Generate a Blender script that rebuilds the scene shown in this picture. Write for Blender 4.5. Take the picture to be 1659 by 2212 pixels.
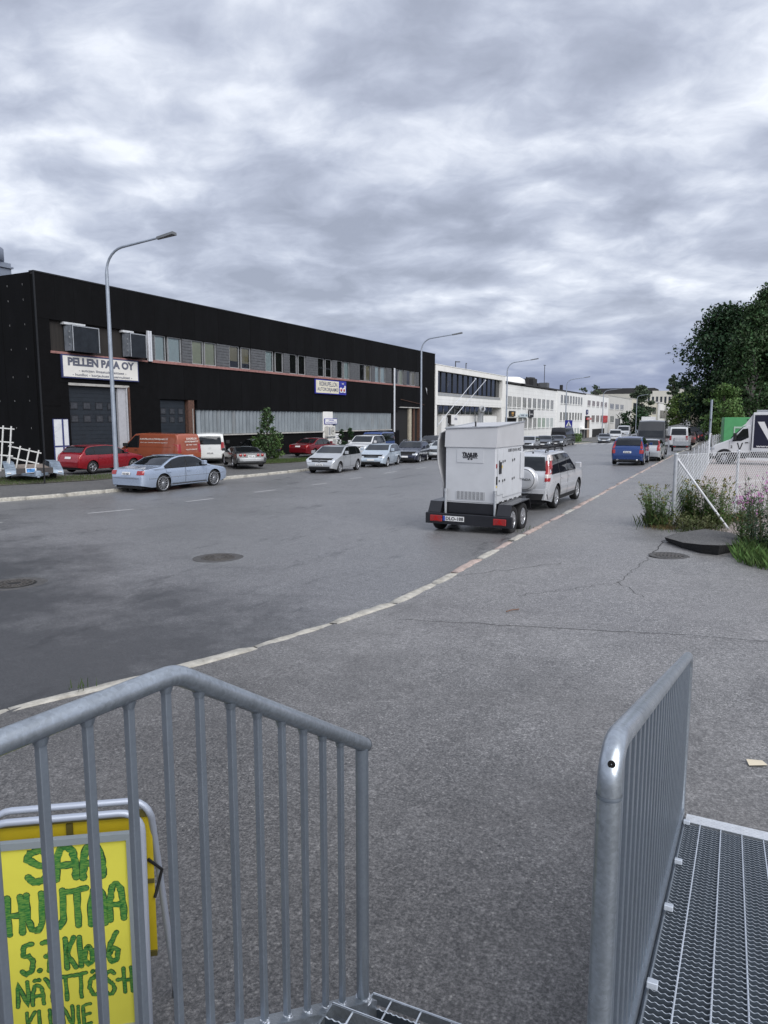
import bpy, math, random
import numpy as np
from mathutils import Vector, Matrix

for o in list(bpy.data.objects): bpy.data.objects.remove(o, do_unlink=True)
SC = bpy.context.scene
COL = SC.collection
random.seed(7); RNG = np.random.default_rng(7)
R = math.radians

# ---------------------------------------------------------------- camera
EYE = 2.2
cam_d = bpy.data.cameras.new('camera'); cam = bpy.data.objects.new('camera', cam_d); COL.objects.link(cam)
cam.location = (0, 0, EYE)
cam.rotation_euler = (R(90 - 7.465), 0, R(24.206))
cam_d.sensor_fit = 'HORIZONTAL'; cam_d.sensor_width = 36.0; cam_d.lens = 36.0 * 1534 / 1659
cam_d.clip_start = 0.05; cam_d.clip_end = 6000
SC.camera = cam

# ---------------------------------------------------------------- world: overcast sky
SUN_EL, SUN_AZ = 42, 125          # azimuth clockwise from +y
W = bpy.data.worlds.new('World'); SC.world = W; W.use_nodes = True
nt = W.node_tree; nt.nodes.clear()
def N(t, **k):
    n = nt.nodes.new(t)
    for a, v in k.items(): setattr(n, a, v)
    return n
def LK(a, b): nt.links.new(a, b)
def mth(op, a, b=None, c=None, clamp=False):
    n = N('ShaderNodeMath', operation=op, use_clamp=clamp)
    for i, v in enumerate((a, b, c)):
        if v is None: continue
        if isinstance(v, (int, float)): n.inputs[i].default_value = v
        else: LK(v, n.inputs[i])
    return n.outputs[0]
tc = N('ShaderNodeTexCoord'); sep = N('ShaderNodeSeparateXYZ'); LK(tc.outputs['Generated'], sep.inputs[0])
zc = mth('MAXIMUM', sep.outputs[2], 0.0)
den = mth('ADD', zc, 0.24)
px_ = mth('DIVIDE', sep.outputs[0], den); py_ = mth('DIVIDE', sep.outputs[1], den)
cmb = N('ShaderNodeCombineXYZ'); LK(px_, cmb.inputs[0]); LK(py_, cmb.inputs[1])
rotm = N('ShaderNodeMapping'); rotm.inputs['Rotation'].default_value = (0, 0, R(-32)); rotm.inputs['Scale'].default_value = (1.15, 1.35, 1.0)
rotm.inputs['Location'].default_value = (1.3, 4.1, 0)
LK(cmb.outputs[0], rotm.inputs[0])
def noise(vec, s, det, rough, dist=0.0):
    n = N('ShaderNodeTexNoise'); n.inputs['Scale'].default_value = s; n.inputs['Detail'].default_value = det
    n.inputs['Roughness'].default_value = rough; n.inputs['Distortion'].default_value = dist
    LK(vec, n.inputs['Vector']); return n.outputs['Fac']
def ramp(f, pts):
    r = N('ShaderNodeValToRGB'); e = r.color_ramp.elements
    e[0].position, e[0].color = pts[0][0], (*pts[0][1], 1); e[1].position, e[1].color = pts[-1][0], (*pts[-1][1], 1)
    for p, c in pts[1:-1]:
        k = e.new(p); k.color = (*c, 1)
    LK(f, r.inputs[0]); return r.outputs[0]
big = noise(rotm.outputs[0], 0.9, 2, .45)
wn = N('ShaderNodeTexNoise'); wn.inputs['Scale'].default_value = 2.6; wn.inputs['Detail'].default_value = 3; LK(rotm.outputs[0], wn.inputs['Vector'])
wv = N('ShaderNodeVectorMath', operation='MULTIPLY_ADD'); LK(wn.outputs['Color'], wv.inputs[0]); wv.inputs[1].default_value = (.24, .24, 0); LK(rotm.outputs[0], wv.inputs[2])
mid = noise(wv.outputs[0], 2.9, 7, .55)
vor = N('ShaderNodeTexVoronoi', feature='SMOOTH_F1'); vor.inputs['Scale'].default_value = 4.2; vor.inputs['Smoothness'].default_value = .6; LK(wv.outputs[0], vor.inputs['Vector'])
lump = mth('SUBTRACT', 1.0, vor.outputs['Distance'])
fine = noise(wv.outputs[0], 9.0, 4, .58)
den1 = mth('ADD', mth('ADD', mth('ADD', mth('MULTIPLY', big, .42), mth('MULTIPLY', mid, .62)), mth('MULTIPLY', fine, .12)), mth('MULTIPLY', lump, .18))
KX = 1 / 1.87
cloud = ramp(den1, [(p, tuple(c * KX for c in col)) for p, col in ((.54, (.345, .38, .475)), (.625, (.43, .47, .58)), (.685, (.52, .565, .68)), (.75, (.66, .705, .81)), (.84, (.90, .94, 1.02)))])
# slate-blue rain band low over the street
band = mth('SUBTRACT', 1.0, mth('DIVIDE', zc, .13), clamp=True)
bn = noise(cmb.outputs[0], .30, 3, .5)
bandf = mth('MULTIPLY', mth('MULTIPLY', mth('POWER', band, .7), mth('ADD', mth('MULTIPLY', bn, 1.5), .3), clamp=True), .85)
mixb = N('ShaderNodeMix', data_type='RGBA'); LK(bandf, mixb.inputs[0]); LK(cloud, mixb.inputs[6]); mixb.inputs[7].default_value = (.175 * KX, .225 * KX, .41 * KX, 1)
sky = N('ShaderNodeTexSky', sky_type='NISHITA'); sky.sun_disc = False
sky.sun_elevation = R(SUN_EL); sky.sun_rotation = R(SUN_AZ); sky.air_density = 1.0; sky.dust_density = 2.0
skys = N('ShaderNodeMix', data_type='RGBA', blend_type='MULTIPLY'); skys.inputs[0].default_value = 1; LK(sky.outputs[0], skys.inputs[6]); skys.inputs[7].default_value = (.06, .06, .06, 1)
mixs = N('ShaderNodeMix', data_type='RGBA'); mixs.inputs[0].default_value = .93; LK(skys.outputs[2], mixs.inputs[6]); LK(mixb.outputs[2], mixs.inputs[7])
bg = N('ShaderNodeBackground'); LK(mixs.outputs[2], bg.inputs[0]); bg.inputs[1].default_value = 1.0
W.cycles.sampling_method = 'MANUAL'; W.cycles.sample_map_resolution = 512
wo = N('ShaderNodeOutputWorld'); LK(bg.outputs[0], wo.inputs[0])

sun_d = bpy.data.lights.new('sun', 'SUN'); sun_d.energy = 1.5; sun_d.angle = R(60); sun_d.color = (1, .985, .965)
sun = bpy.data.objects.new('sun', sun_d); COL.objects.link(sun)
sdir = Vector((math.sin(R(SUN_AZ)) * math.cos(R(SUN_EL)), math.cos(R(SUN_AZ)) * math.cos(R(SUN_EL)), math.sin(R(SUN_EL))))
sun.rotation_euler = sdir.to_track_quat('Z', 'Y').to_euler(); sun.location = (0, -20, 40)

SC.view_settings.view_transform = 'Standard'; SC.view_settings.look = 'None'
SC.view_settings.exposure = 1.05; SC.view_settings.gamma = 1.0; SC.view_settings.use_curve_mapping = False
SC.render.engine = 'CYCLES'; SC.cycles.use_denoising = True
SC.cycles.max_bounces = 6; SC.cycles.transparent_max_bounces = 16; SC.cycles.caustics_reflective = False; SC.cycles.caustics_refractive = False

# ---------------------------------------------------------------- materials
MATS = {}
def M(name, col, rough=.6, metal=0., var=0., vscale=6., bump=0., bscale=60., coat=0., spec=.5, stretch=(1, 1, 1), stain=None, emit=None, rand=0.):
    if name in MATS: return MATS[name]
    m = bpy.data.materials.new(name); m.use_nodes = True; t = m.node_tree; b = t.nodes['Principled BSDF']; nn = t.nodes.new; lk = t.links.new
    col = tuple(col)[:3]
    b.inputs['Base Color'].default_value = (*col, 1); b.inputs['Roughness'].default_value = rough; b.inputs['Metallic'].default_value = metal
    b.inputs['Coat Weight'].default_value = coat; b.inputs['Coat Roughness'].default_value = .06; b.inputs['Specular IOR Level'].default_value = spec
    out = None
    if var or bump or stain:
        tcn = nn('ShaderNodeTexCoord'); mp = nn('ShaderNodeMapping'); mp.inputs['Scale'].default_value = stretch; lk(tcn.outputs['Object'], mp.inputs[0])
    if var:
        n1 = nn('ShaderNodeTexNoise'); n1.inputs['Scale'].default_value = vscale; n1.inputs['Detail'].default_value = 6; n1.inputs['Roughness'].default_value = .62; lk(mp.outputs[0], n1.inputs['Vector'])
        cr = nn('ShaderNodeValToRGB'); cr.color_ramp.elements[0].position = .3; cr.color_ramp.elements[1].position = .72
        cr.color_ramp.elements[0].color = (*[c * (1 - var) for c in col], 1); cr.color_ramp.elements[1].color = (*[min(1, c * (1 + var)) for c in col], 1)
        lk(n1.outputs[0], cr.inputs[0]); out = cr.outputs[0]
        rr = nn('ShaderNodeMapRange'); rr.inputs['To Min'].default_value = max(.02, rough - .1); rr.inputs['To Max'].default_value = min(1, rough + .12); lk(n1.outputs[0], rr.inputs[0]); lk(rr.outputs[0], b.inputs['Roughness'])
    if stain:
        sc_, scol, amt, lo = stain
        n2 = nn('ShaderNodeTexNoise'); n2.inputs['Scale'].default_value = sc_; n2.inputs['Detail'].default_value = 7; n2.inputs['Roughness'].default_value = .65; lk(mp.outputs[0], n2.inputs['Vector'])
        cr2 = nn('ShaderNodeMapRange'); cr2.inputs['From Min'].default_value = lo; cr2.inputs['From Max'].default_value = lo + .18; cr2.inputs['To Max'].default_value = amt; lk(n2.outputs[0], cr2.inputs[0])
        mx = nn('ShaderNodeMix'); mx.data_type = 'RGBA'; lk(cr2.outputs[0], mx.inputs[0])
        if out: lk(out, mx.inputs[6])
        else: mx.inputs[6].default_value = (*col, 1)
        mx.inputs[7].default_value = (*scol, 1); out = mx.outputs[2]
    if rand:
        ge = nn('ShaderNodeNewGeometry'); mr = nn('ShaderNodeMapRange'); mr.inputs['To Min'].default_value = 1 - rand; mr.inputs['To Max'].default_value = 1 + rand; lk(ge.outputs['Random Per Island'], mr.inputs[0])
        hs = nn('ShaderNodeHueSaturation'); lk(mr.outputs[0], hs.inputs['Value'])
        mr2 = nn('ShaderNodeMapRange'); mr2.inputs['To Min'].default_value = .5 - rand * .05; mr2.inputs['To Max'].default_value = .5 + rand * .05; lk(ge.outputs['Random Per Island'], mr2.inputs[0]); lk(mr2.outputs[0], hs.inputs['Hue'])
        if out: lk(out, hs.inputs['Color'])
        else: hs.inputs['Color'].default_value = (*col, 1)
        out = hs.outputs[0]
    if out: lk(out, b.inputs['Base Color'])
    if bump:
        n3 = nn('ShaderNodeTexNoise'); n3.inputs['Scale'].default_value = bscale; n3.inputs['Detail'].default_value = 4; lk(mp.outputs[0], n3.inputs['Vector'])
        bp = nn('ShaderNodeBump'); bp.inputs['Strength'].default_value = bump; bp.inputs['Distance'].default_value = .02; lk(n3.outputs[0], bp.inputs['Height']); lk(bp.outputs[0], b.inputs['Normal'])
    if emit: b.inputs['Emission Color'].default_value = (*emit[:3], 1); b.inputs['Emission Strength'].default_value = emit[3]
    MATS[name] = m; return m

def glass_mat(name, tint, transp=.5, rough=.03):
    if name in MATS: return MATS[name]
    m = bpy.data.materials.new(name); m.use_nodes = True; t = m.node_tree; t.nodes.clear(); nn = t.nodes.new; lk = t.links.new
    gl = nn('ShaderNodeBsdfGlossy'); gl.inputs['Roughness'].default_value = rough; gl.inputs['Color'].default_value = (.95, .97, 1, 1)
    tr = nn('ShaderNodeBsdfTransparent'); tr.inputs['Color'].default_value = (*tint, 1)
    df = nn('ShaderNodeBsdfDiffuse'); df.inputs['Color'].default_value = (.012, .014, .016, 1)
    m1 = nn('ShaderNodeMixShader'); m1.inputs[0].default_value = transp; lk(df.outputs[0], m1.inputs[1]); lk(tr.outputs[0], m1.inputs[2])
    fr = nn('ShaderNodeFresnel'); fr.inputs['IOR'].default_value = 1.6
    m2 = nn('ShaderNodeMixShader'); lk(fr.outputs[0], m2.inputs[0]); lk(m1.outputs[0], m2.inputs[1]); lk(gl.outputs[0], m2.inputs[2])
    o = nn('ShaderNodeOutputMaterial'); lk(m2.outputs[0], o.inputs[0]); MATS[name] = m; return m

def asphalt(name, dark, light, patch, pscale, stone=.5, rough=.8, streak=None, bump=.5, spec=.5, near_dark=None, dark2=None):
    m = bpy.data.materials.new(name); m.use_nodes = True; t = m.node_tree; b = t.nodes['Principled BSDF']; nn = t.nodes.new; lk = t.links.new
    tcn = nn('ShaderNodeTexCoord'); co = tcn.outputs['Object']
    def nz(s, d, r, vec=None):
        n = nn('ShaderNodeTexNoise'); n.inputs['Scale'].default_value = s; n.inputs['Detail'].default_value = d; n.inputs['Roughness'].default_value = r; lk(vec or co, n.inputs['Vector']); return n.outputs[0]
    def mr(v, a, bb, c=0., d=1.):
        n = nn('ShaderNodeMapRange'); n.inputs['From Min'].default_value = a; n.inputs['From Max'].default_value = bb; n.inputs['To Min'].default_value = c; n.inputs['To Max'].default_value = d; lk(v, n.inputs[0]); return n.outputs[0]
    def mix(f, a, c):
        n = nn('ShaderNodeMix'); n.data_type = 'RGBA'
        if isinstance(f, float): n.inputs[0].default_value = f
        else: lk(f, n.inputs[0])
        for i, v in ((6, a), (7, c)):
            if isinstance(v, tuple): n.inputs[i].default_value = (*v, 1)
            else: lk(v, n.inputs[i])
        return n.outputs[2]
    grain = nz(66, 6, .84)
    c = mix(mr(grain, .40, .62), dark, light)
    vo = nn('ShaderNodeTexVoronoi'); vo.inputs['Scale'].default_value = 48; lk(co, vo.inputs['Vector'])
    sepc = nn('ShaderNodeSeparateColor'); lk(vo.outputs['Color'], sepc.inputs[0])
    pick = mr(sepc.outputs[0], .80, .86); near = mr(vo.outputs['Distance'], .42, .22)
    pm = nn('ShaderNodeMath'); pm.operation = 'MULTIPLY'; lk(pick, pm.inputs[0]); lk(near, pm.inputs[1])
    pm2 = nn('ShaderNodeMath'); pm2.operation = 'MULTIPLY'; lk(pm.outputs[0], pm2.inputs[0]); pm2.inputs[1].default_value = stone
    c = mix(pm2.outputs[0], c, (.40, .39, .375))
    pit = mr(sepc.outputs[1], .84, .9)
    pm3 = nn('ShaderNodeMath'); pm3.operation = 'MULTIPLY'; lk(pit, pm3.inputs[0]); lk(near, pm3.inputs[1])
    c = mix(pm3.outputs[0], c, tuple(v * .35 for v in dark))
    # worn and patched areas
    pat = nz(pscale, 8, .62)
    c = mix(mr(pat, .42, .64), c, patch if isinstance(patch, tuple) else c)
    gm = nn('ShaderNodeMix'); gm.data_type = 'RGBA'; gm.blend_type = 'MULTIPLY'; gm.inputs[0].default_value = .75; lk(c, gm.inputs[6])
    g2 = mr(grain, .39, .62, .34, 1.75); cc = nn('ShaderNodeCombineColor'); [lk(g2, cc.inputs[i]) for i in range(3)]; lk(cc.outputs[0], gm.inputs[7]); c = gm.outputs[2]
    mg = mr(nz(27, 4, .75), .38, .62, .70, 1.32); m3 = nn('ShaderNodeMix'); m3.data_type = 'RGBA'; m3.blend_type = 'MULTIPLY'; m3.inputs[0].default_value = 1; lk(c, m3.inputs[6]); c3 = nn('ShaderNodeCombineColor'); [lk(mg, c3.inputs[i]) for i in range(3)]; lk(c3.outputs[0], m3.inputs[7]); c = m3.outputs[2]
    mot = mr(nz(5.5, 7, .7), .36, .64, .88, 1.10); mm_ = nn('ShaderNodeMix'); mm_.data_type = 'RGBA'; mm_.blend_type = 'MULTIPLY'; mm_.inputs[0].default_value = 1; lk(c, mm_.inputs[6]); c2 = nn('ShaderNodeCombineColor'); [lk(mot, c2.inputs[i]) for i in range(3)]; lk(c2.outputs[0], mm_.inputs[7]); c = mm_.outputs[2]
    if streak:
        mp = nn('ShaderNodeMapping'); mp.inputs['Scale'].default_value = streak[0]; mp.inputs['Rotation'].default_value = (0, 0, R(-3)); lk(co, mp.inputs[0])
        s = nz(1.0, 15, .80, mp.outputs[0])
        c = mix(mr(s, streak[1], streak[1] + .07, 0, streak[2]), c, streak[3])
    if dark2:
        c = mix(mr(nz(dark2[0], 12, .72), dark2[1], dark2[1] + .16, 0, dark2[2]), c, dark2[3])
    if near_dark:  # ragged near darkening: newer road asphalt, plus painted-in loss of grazing sheen
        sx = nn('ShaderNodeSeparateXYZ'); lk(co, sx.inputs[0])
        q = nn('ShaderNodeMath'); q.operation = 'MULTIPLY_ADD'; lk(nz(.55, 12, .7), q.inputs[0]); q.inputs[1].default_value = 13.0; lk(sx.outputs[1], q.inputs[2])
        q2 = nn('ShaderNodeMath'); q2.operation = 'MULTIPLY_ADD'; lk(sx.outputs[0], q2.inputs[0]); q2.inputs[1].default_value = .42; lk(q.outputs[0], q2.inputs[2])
        nf = mr(q2.outputs[0], near_dark[0], near_dark[1], near_dark[2], 0)
        mk = nn('ShaderNodeMix'); mk.data_type = 'RGBA'; mk.blend_type = 'MULTIPLY'; lk(nf, mk.inputs[0]); lk(c, mk.inputs[6]); mk.inputs[7].default_value = (*near_dark[3], 1); c = mk.outputs[2]
    lk(c, b.inputs['Base Color'])
    b.inputs['Specular IOR Level'].default_value = spec
    lk(mr(pat, .3, .7, rough - .08, rough + .08), b.inputs['Roughness'])
    bp = nn('ShaderNodeBump'); bp.inputs['Strength'].default_value = bump; bp.inputs['Distance'].default_value = .006; lk(grain, bp.inputs['Height']); lk(bp.outputs[0], b.inputs['Normal'])
    MATS[name] = m; return m

# ---------------------------------------------------------------- mesh and object helpers
def link(o, parent=None):
    COL.objects.link(o)
    if parent is not None: o.parent = parent
    return o
def mesh(name, V, F, mat, smooth=False, mats=None, midx=None):
    me = bpy.data.meshes.new(name); me.from_pydata([tuple(v) for v in V], [], [tuple(f) for f in F])
    for mm in (mats or [mat]): me.materials.append(mm)
    if midx is not None: me.polygons.foreach_set('material_index', list(midx))
    if smooth: me.polygons.foreach_set('use_smooth', [True] * len(me.polygons))
    me.update(); return me
def np_quads(name, V, mat):
    """V: (n,4,3) array of separate quads"""
    n = len(V); me = bpy.data.meshes.new(name)
    me.vertices.add(n * 4); me.vertices.foreach_set('co', V.reshape(-1).astype(np.float32))
    me.loops.add(n * 4); me.loops.foreach_set('vertex_index', np.arange(n * 4, dtype=np.int32))
    me.polygons.add(n); me.polygons.foreach_set('loop_start', np.arange(0, n * 4, 4, dtype=np.int32))
    try: me.polygons.foreach_set('loop_total', np.full(n, 4, dtype=np.int32))
    except Exception: pass
    me.materials.append(mat); me.update(calc_edges=True); me.validate(); return me
def obj(name, me, parent=None, loc=None, rot=None):
    o = bpy.data.objects.new(name, me)
    if loc is not None: o.location = loc
    if rot is not None: o.rotation_euler = rot
    return link(o, parent)
def thing(name, label, cat, loc=(0, 0, 0), rotz=0., group=None, rot=None):
    o = bpy.data.objects.new(name, None); COL.objects.link(o); o.empty_display_size = .1
    o.location = loc; o.rotation_euler = rot if rot else (0, 0, rotz); tag(o, label, cat, group); return o
def tag(o, label=None, cat=None, group=None, kind=None):
    if label: o['label'] = label
    if cat: o['category'] = cat
    if group: o['group'] = group
    if kind: o['kind'] = kind
    return o
class MB:
    """collects boxes, tubes, prisms and lathes into one mesh"""
    def __init__(s): s.V = []; s.F = []; s.S = []
    def add(s, V, F, smooth=False):
        b = len(s.V); s.V += [tuple(v) for v in V]; s.F += [tuple(i + b for i in f) for f in F]; s.S += [smooth] * len(F); return s
    def box(s, x0, x1, y0, y1, z0, z1):
        V = [(x, y, z) for z in (z0, z1) for y in (y0, y1) for x in (x0, x1)]
        return s.add(V, [(0, 2, 3, 1), (4, 5, 7, 6), (0, 1, 5, 4), (2, 6, 7, 3), (0, 4, 6, 2), (1, 3, 7, 5)])
    def cbox(s, x0, x1, y0, y1, z0, z1, c=.01):
        """box with chamfered vertical and top edges"""
        V = []; F = []
        ring = lambda i, z: [(x0 + i + c, y0 + i, z), (x1 - i - c, y0 + i, z), (x1 - i, y0 + i + c, z), (x1 - i, y1 - i - c, z), (x1 - i - c, y1 - i, z), (x0 + i + c, y1 - i, z), (x0 + i, y1 - i - c, z), (x0 + i, y0 + i + c, z)]
        V = ring(0, z0) + ring(0, z1 - c) + ring(c, z1)
        F = [tuple(reversed(range(8))), tuple(range(16, 24))]
        for r in (0, 8):
            for k in range(8): F.append((r + k, r + (k + 1) % 8, r + 8 + (k + 1) % 8, r + 8 + k))
        return s.add(V, F)
    def tube(s, pts, r, n=10, caps=True, smooth=True):
        pts = [Vector(p) for p in pts]; rs = r if isinstance(r, (list, tuple)) else [r] * len(pts)
        V = []; F = []; up = None
        for i, p in enumerate(pts):
            a = pts[max(0, i - 1)]; b = pts[min(len(pts) - 1, i + 1)]; d = (b - a).normalized()
            if up is None: up = Vector((0, 0, 1)) if abs(d.z) < .9 else Vector((1, 0, 0))
            u = (up - d * up.dot(d)).normalized(); w = d.cross(u); up = u
            sc_ = 1.0
            if 0 < i < len(pts) - 1:
                c = (pts[i] - a).normalized().dot((b - pts[i]).normalized()); sc_ = 1 / max(.5, math.sqrt((1 + c) / 2))
            for k in range(n):
                t = 2 * math.pi * k / n; V.append(p + (u * math.cos(t) + w * math.sin(t)) * rs[i])
        for i in range(len(pts) - 1):
            for k in range(n): F.append((i * n + k, i * n + (k + 1) % n, (i + 1) * n + (k + 1) % n, (i + 1) * n + k))
        s.add(V, F, smooth)
        if caps:
            b = len(V); s.add(V[:n], [tuple(reversed(range(n)))]); s.add(V[-n:], [tuple(range(n))])
        return s
    def bar(s, a, b, w, h=None, up=(0, 0, 1)):
        """square bar between two points"""
        a = Vector(a); b = Vector(b); d = (b - a).normalized(); h = h or w
        up = Vector(up)
        if abs(d.dot(up)) > .95: up = Vector((1, 0, 0))
        u = (up - d * up.dot(d)).normalized(); v = d.cross(u)
        V = [p + u * (sy * h / 2) + v * (sx * w / 2) for p in (a, b) for sx, sy in ((-1, -1), (1, -1), (1, 1), (-1, 1))]
        return s.add(V, [(3, 2, 1, 0), (4, 5, 6, 7)] + [(k, (k + 1) % 4, 4 + (k + 1) % 4, 4 + k) for k in range(4)])
    def prism(s, poly, ax, a0, a1):
        """poly of 2D points extruded along axis ax (0,1,2)"""
        def P(p, a):
            q = list(p); q.insert(ax, a); return tuple(q)
        n = len(poly); V = [P(p, a0) for p in poly] + [P(p, a1) for p in poly]
        F = [tuple(range(n)), tuple(reversed(range(n, 2 * n)))] + [(k + n, (k + 1) % n + n, (k + 1) % n, k) for k in range(n)]
        return s.add(V, F)
    def lathe(s, prof, n=24, ax=2, c=(0, 0, 0), smooth=True):
        """prof: (radius, axial)"""
        V = []; F = []
        for r, a in prof:
            for k in range(n):
                t = 2 * math.pi * k / n; q = [r * math.cos(t), r * math.sin(t)]; q.insert(ax, a); V.append((q[0] + c[0], q[1] + c[1], q[2] + c[2]))
        for i in range(len(prof) - 1):
            for k in range(n): F.append((i * n + k, i * n + (k + 1) % n, (i + 1) * n + (k + 1) % n, (i + 1) * n + k))
        return s.add(V, F, smooth)
    def me(s, name, mat):
        m = mesh(name, s.V, s.F, mat); m.polygons.foreach_set('use_smooth', s.S); return m
    def build(s, name, mat, parent=None, loc=None, rot=None): return obj(name, s.me(name, mat), parent, loc, rot)
def pbox(name, mat, parent, x0, x1, y0, y1, z0, z1, c=0):
    m = MB(); (m.cbox(x0, x1, y0, y1, z0, z1, c) if c else m.box(x0, x1, y0, y1, z0, z1)); return m.build(name, mat, parent)

def text_mesh(txt, mat, w=None, h=None, bold=0., ext=.0, align='CENTER', shear=0., space=1.):
    cu = bpy.data.curves.new('lettering', 'FONT'); cu.body = txt; cu.align_x = align; cu.align_y = 'CENTER'; cu.size = 1; cu.offset = bold; cu.extrude = 0; cu.resolution_u = 3; cu.shear = shear; cu.space_character = space
    to = bpy.data.objects.new('lettering', cu); me = bpy.data.meshes.new_from_object(to); bpy.data.objects.remove(to)
    co = np.empty(len(me.vertices) * 3, np.float32); me.vertices.foreach_get('co', co); co = co.reshape(-1, 3)
    mn, mx = co.min(0), co.max(0); sz = mx - mn; c = (mn + mx) / 2
    sx = w / sz[0] if w else h / sz[1]; sy = h / sz[1] if h else sx
    co = (co - c) * np.array([sx, sy, 1]); me.vertices.foreach_set('co', co.reshape(-1).astype(np.float32)); me.materials.clear(); me.materials.append(mat); me.update(); return me
def text(name, txt, mat, parent, loc, xdir, zdir, w=None, h=None, bold=.0, **k):
    """flat lettering: xdir = reading direction, zdir = up"""
    me = text_mesh(txt, mat, w, h, bold, **k); o = obj(name, me, parent)
    x = Vector(xdir).normalized(); z = Vector(zdir).normalized(); n = x.cross(z)
    o.matrix_local = Matrix.Translation(loc) @ Matrix((x, z, n)).transposed().to_4x4(); return o

def copy_tree(o, parent=None):
    c = o.copy(); COL.objects.link(c); c.parent = parent
    for ch in list(o.children): copy_tree(ch, c)
    return c

# ---------------------------------------------------------------- terrain
YR = [-60, 0, 15, 22, 46, 59, 75, 88, 105, 135, 160, 250, 600]
ZR = [.05, -.24, -.35, -.40, -.56, -.68, -.90, -1.02, -.75, 0, .9, 3.5, 9]
YL = [-60, 0, 24, 35, 47, 84, 96, 107, 145, 180, 250, 400, 600]
ZL = [-.55, -.62, -.70, -.73, -.80, -1.2, -1.33, -1.45, -2.2, -2.4, -2.4, -1, 0]
def _sm(y, Y, Z): return sum(np.interp(y + o, Y, Z) for o in (-6, -3, 0, 3, 6)) / 5
def g(x, y):
    t = np.clip((x + 20) / 16.5, 0, 1)
    near = np.interp(x, [-3.5, 0], [0, .14]) * np.interp(y, [25, 60], [1, 0])
    return float(_sm(y, YL, ZL) * (1 - t) + _sm(y, YR, ZR) * t + near)
KRP = [(-40, -9), (-5, -7.2), (3.94, -5.25), (4.6, -4.92), (5.3, -4.60), (5.8, -4.39), (6.86, -4.06), (8.3, -3.70), (9.85, -3.59), (13.9, -3.52), (21.2, -3.27), (53, -2.4), (63.5, -2.2), (91, -1.12), (124, .2), (145, -1.5), (170, -5), (260, -12)]
KLP = [(-40, -26.5), (10, -24.3), (17, -22.4), (18.75, -21.75), (21.3, -21.35), (27.9, -21.1), (33.6, -20.6), (60, -20.2), (84, -18.6), (96, -18.3), (101, -16), (110, -14.2), (140, -14), (200, -18), (260, -21)]
def kr(y): return float(np.interp(y, [p[0] for p in KRP], [p[1] for p in KRP]))
def kl(y): return float(np.interp(y, [p[0] for p in KLP], [p[1] for p in KLP]))
# ================================================================ SETTING
m_road = asphalt('road_asphalt', (.075, .075, .077), (.205, .204, .207), (.175, .174, .177), .16, stone=.6, rough=.42, spec=1.0, bump=.35, near_dark=(9.6, 13.0, .95, (.17, .17, .175)), streak=((1.3, .34, 1), .56, .75, (.034, .034, .035)))
m_pave = asphalt('pavement_asphalt', (.085, .083, .082), (.255, .250, .248), (.205, .201, .199), .35, stone=1.0, rough=.50, spec=.8, bump=.5, dark2=(.45, .52, .45, (.085, .082, .081)), near_dark=(8.2, 14.0, .9, (.44, .43, .42)))
m_yard = asphalt('yard_asphalt', (.055, .055, .055), (.13, .128, .126), (.115, .113, .11), .3, stone=.4, rough=.8)
m_gravel = asphalt('gravel', (.20, .165, .155), (.40, .345, .325), (.36, .31, .29), .25, stone=.8, rough=.9, streak=((.5, .14, 1), .64, .5, (.16, .14, .13)))
m_dirt = M('dirt', (.085, .075, .055), .95, var=.5, vscale=3, bump=.6, bscale=25)
m_far = M('far_ground', (.06, .075, .04), .95, var=.4, vscale=.05)
m_kerb = M('kerb_stone', (.44, .42, .37), .85, var=.3, vscale=9, bump=.5, bscale=60, stain=(5, (.19, .17, .14), .7, .52))
m_kerb2 = M('kerb_granite_pink', (.44, .35, .31), .85, var=.3, vscale=9, bump=.5, bscale=60, stain=(5, (.22, .17, .15), .7, .5))
m_paint = M('road_paint', (.46, .46, .46), .7, var=.2, vscale=20, stain=(14, (.1, .1, .1), .8, .56))
m_crack = M('tar_crack', (.035, .034, .033), .8, var=.3)

def sheet(name, ys, x0f, x1f, nx, dz, mat, kind='structure', parent=None):
    V = []; F = []
    for y in ys:
        a, b = x0f(y), x1f(y)
        for i in range(nx + 1):
            x = a + (b - a) * i / nx; V.append((x, y, g(x, y) + dz))
    for j in range(len(ys) - 1):
        for i in range(nx): F.append((j * (nx + 1) + i, j * (nx + 1) + i + 1, (j + 1) * (nx + 1) + i + 1, (j + 1) * (nx + 1) + i))
    o = obj(name, mesh(name, V, F, mat, True), parent)
    if kind: o['kind'] = kind
    return o
# wide ground to the horizon
ysb = [-300, -120, -60, -30, 0, 15, 30, 45, 60, 75, 90, 105, 120, 140, 160, 200, 250, 350, 600, 1200, 2600]
xsb = [-1800, -600, -200, -90, -50, -35, -25, -20, -14, -8, -3.5, 0, 8, 20, 60, 150, 500, 1800]
V = [(x, y, g(x, y) - .30) for y in ysb for x in xsb]; nxb = len(xsb)
F = [(j * nxb + i, j * nxb + i + 1, (j + 1) * nxb + i + 1, (j + 1) * nxb + i) for j in range(len(ysb) - 1) for i in range(nxb - 1)]
tag(obj('ground', mesh('ground', V, F, m_far)), kind='structure')

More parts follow.
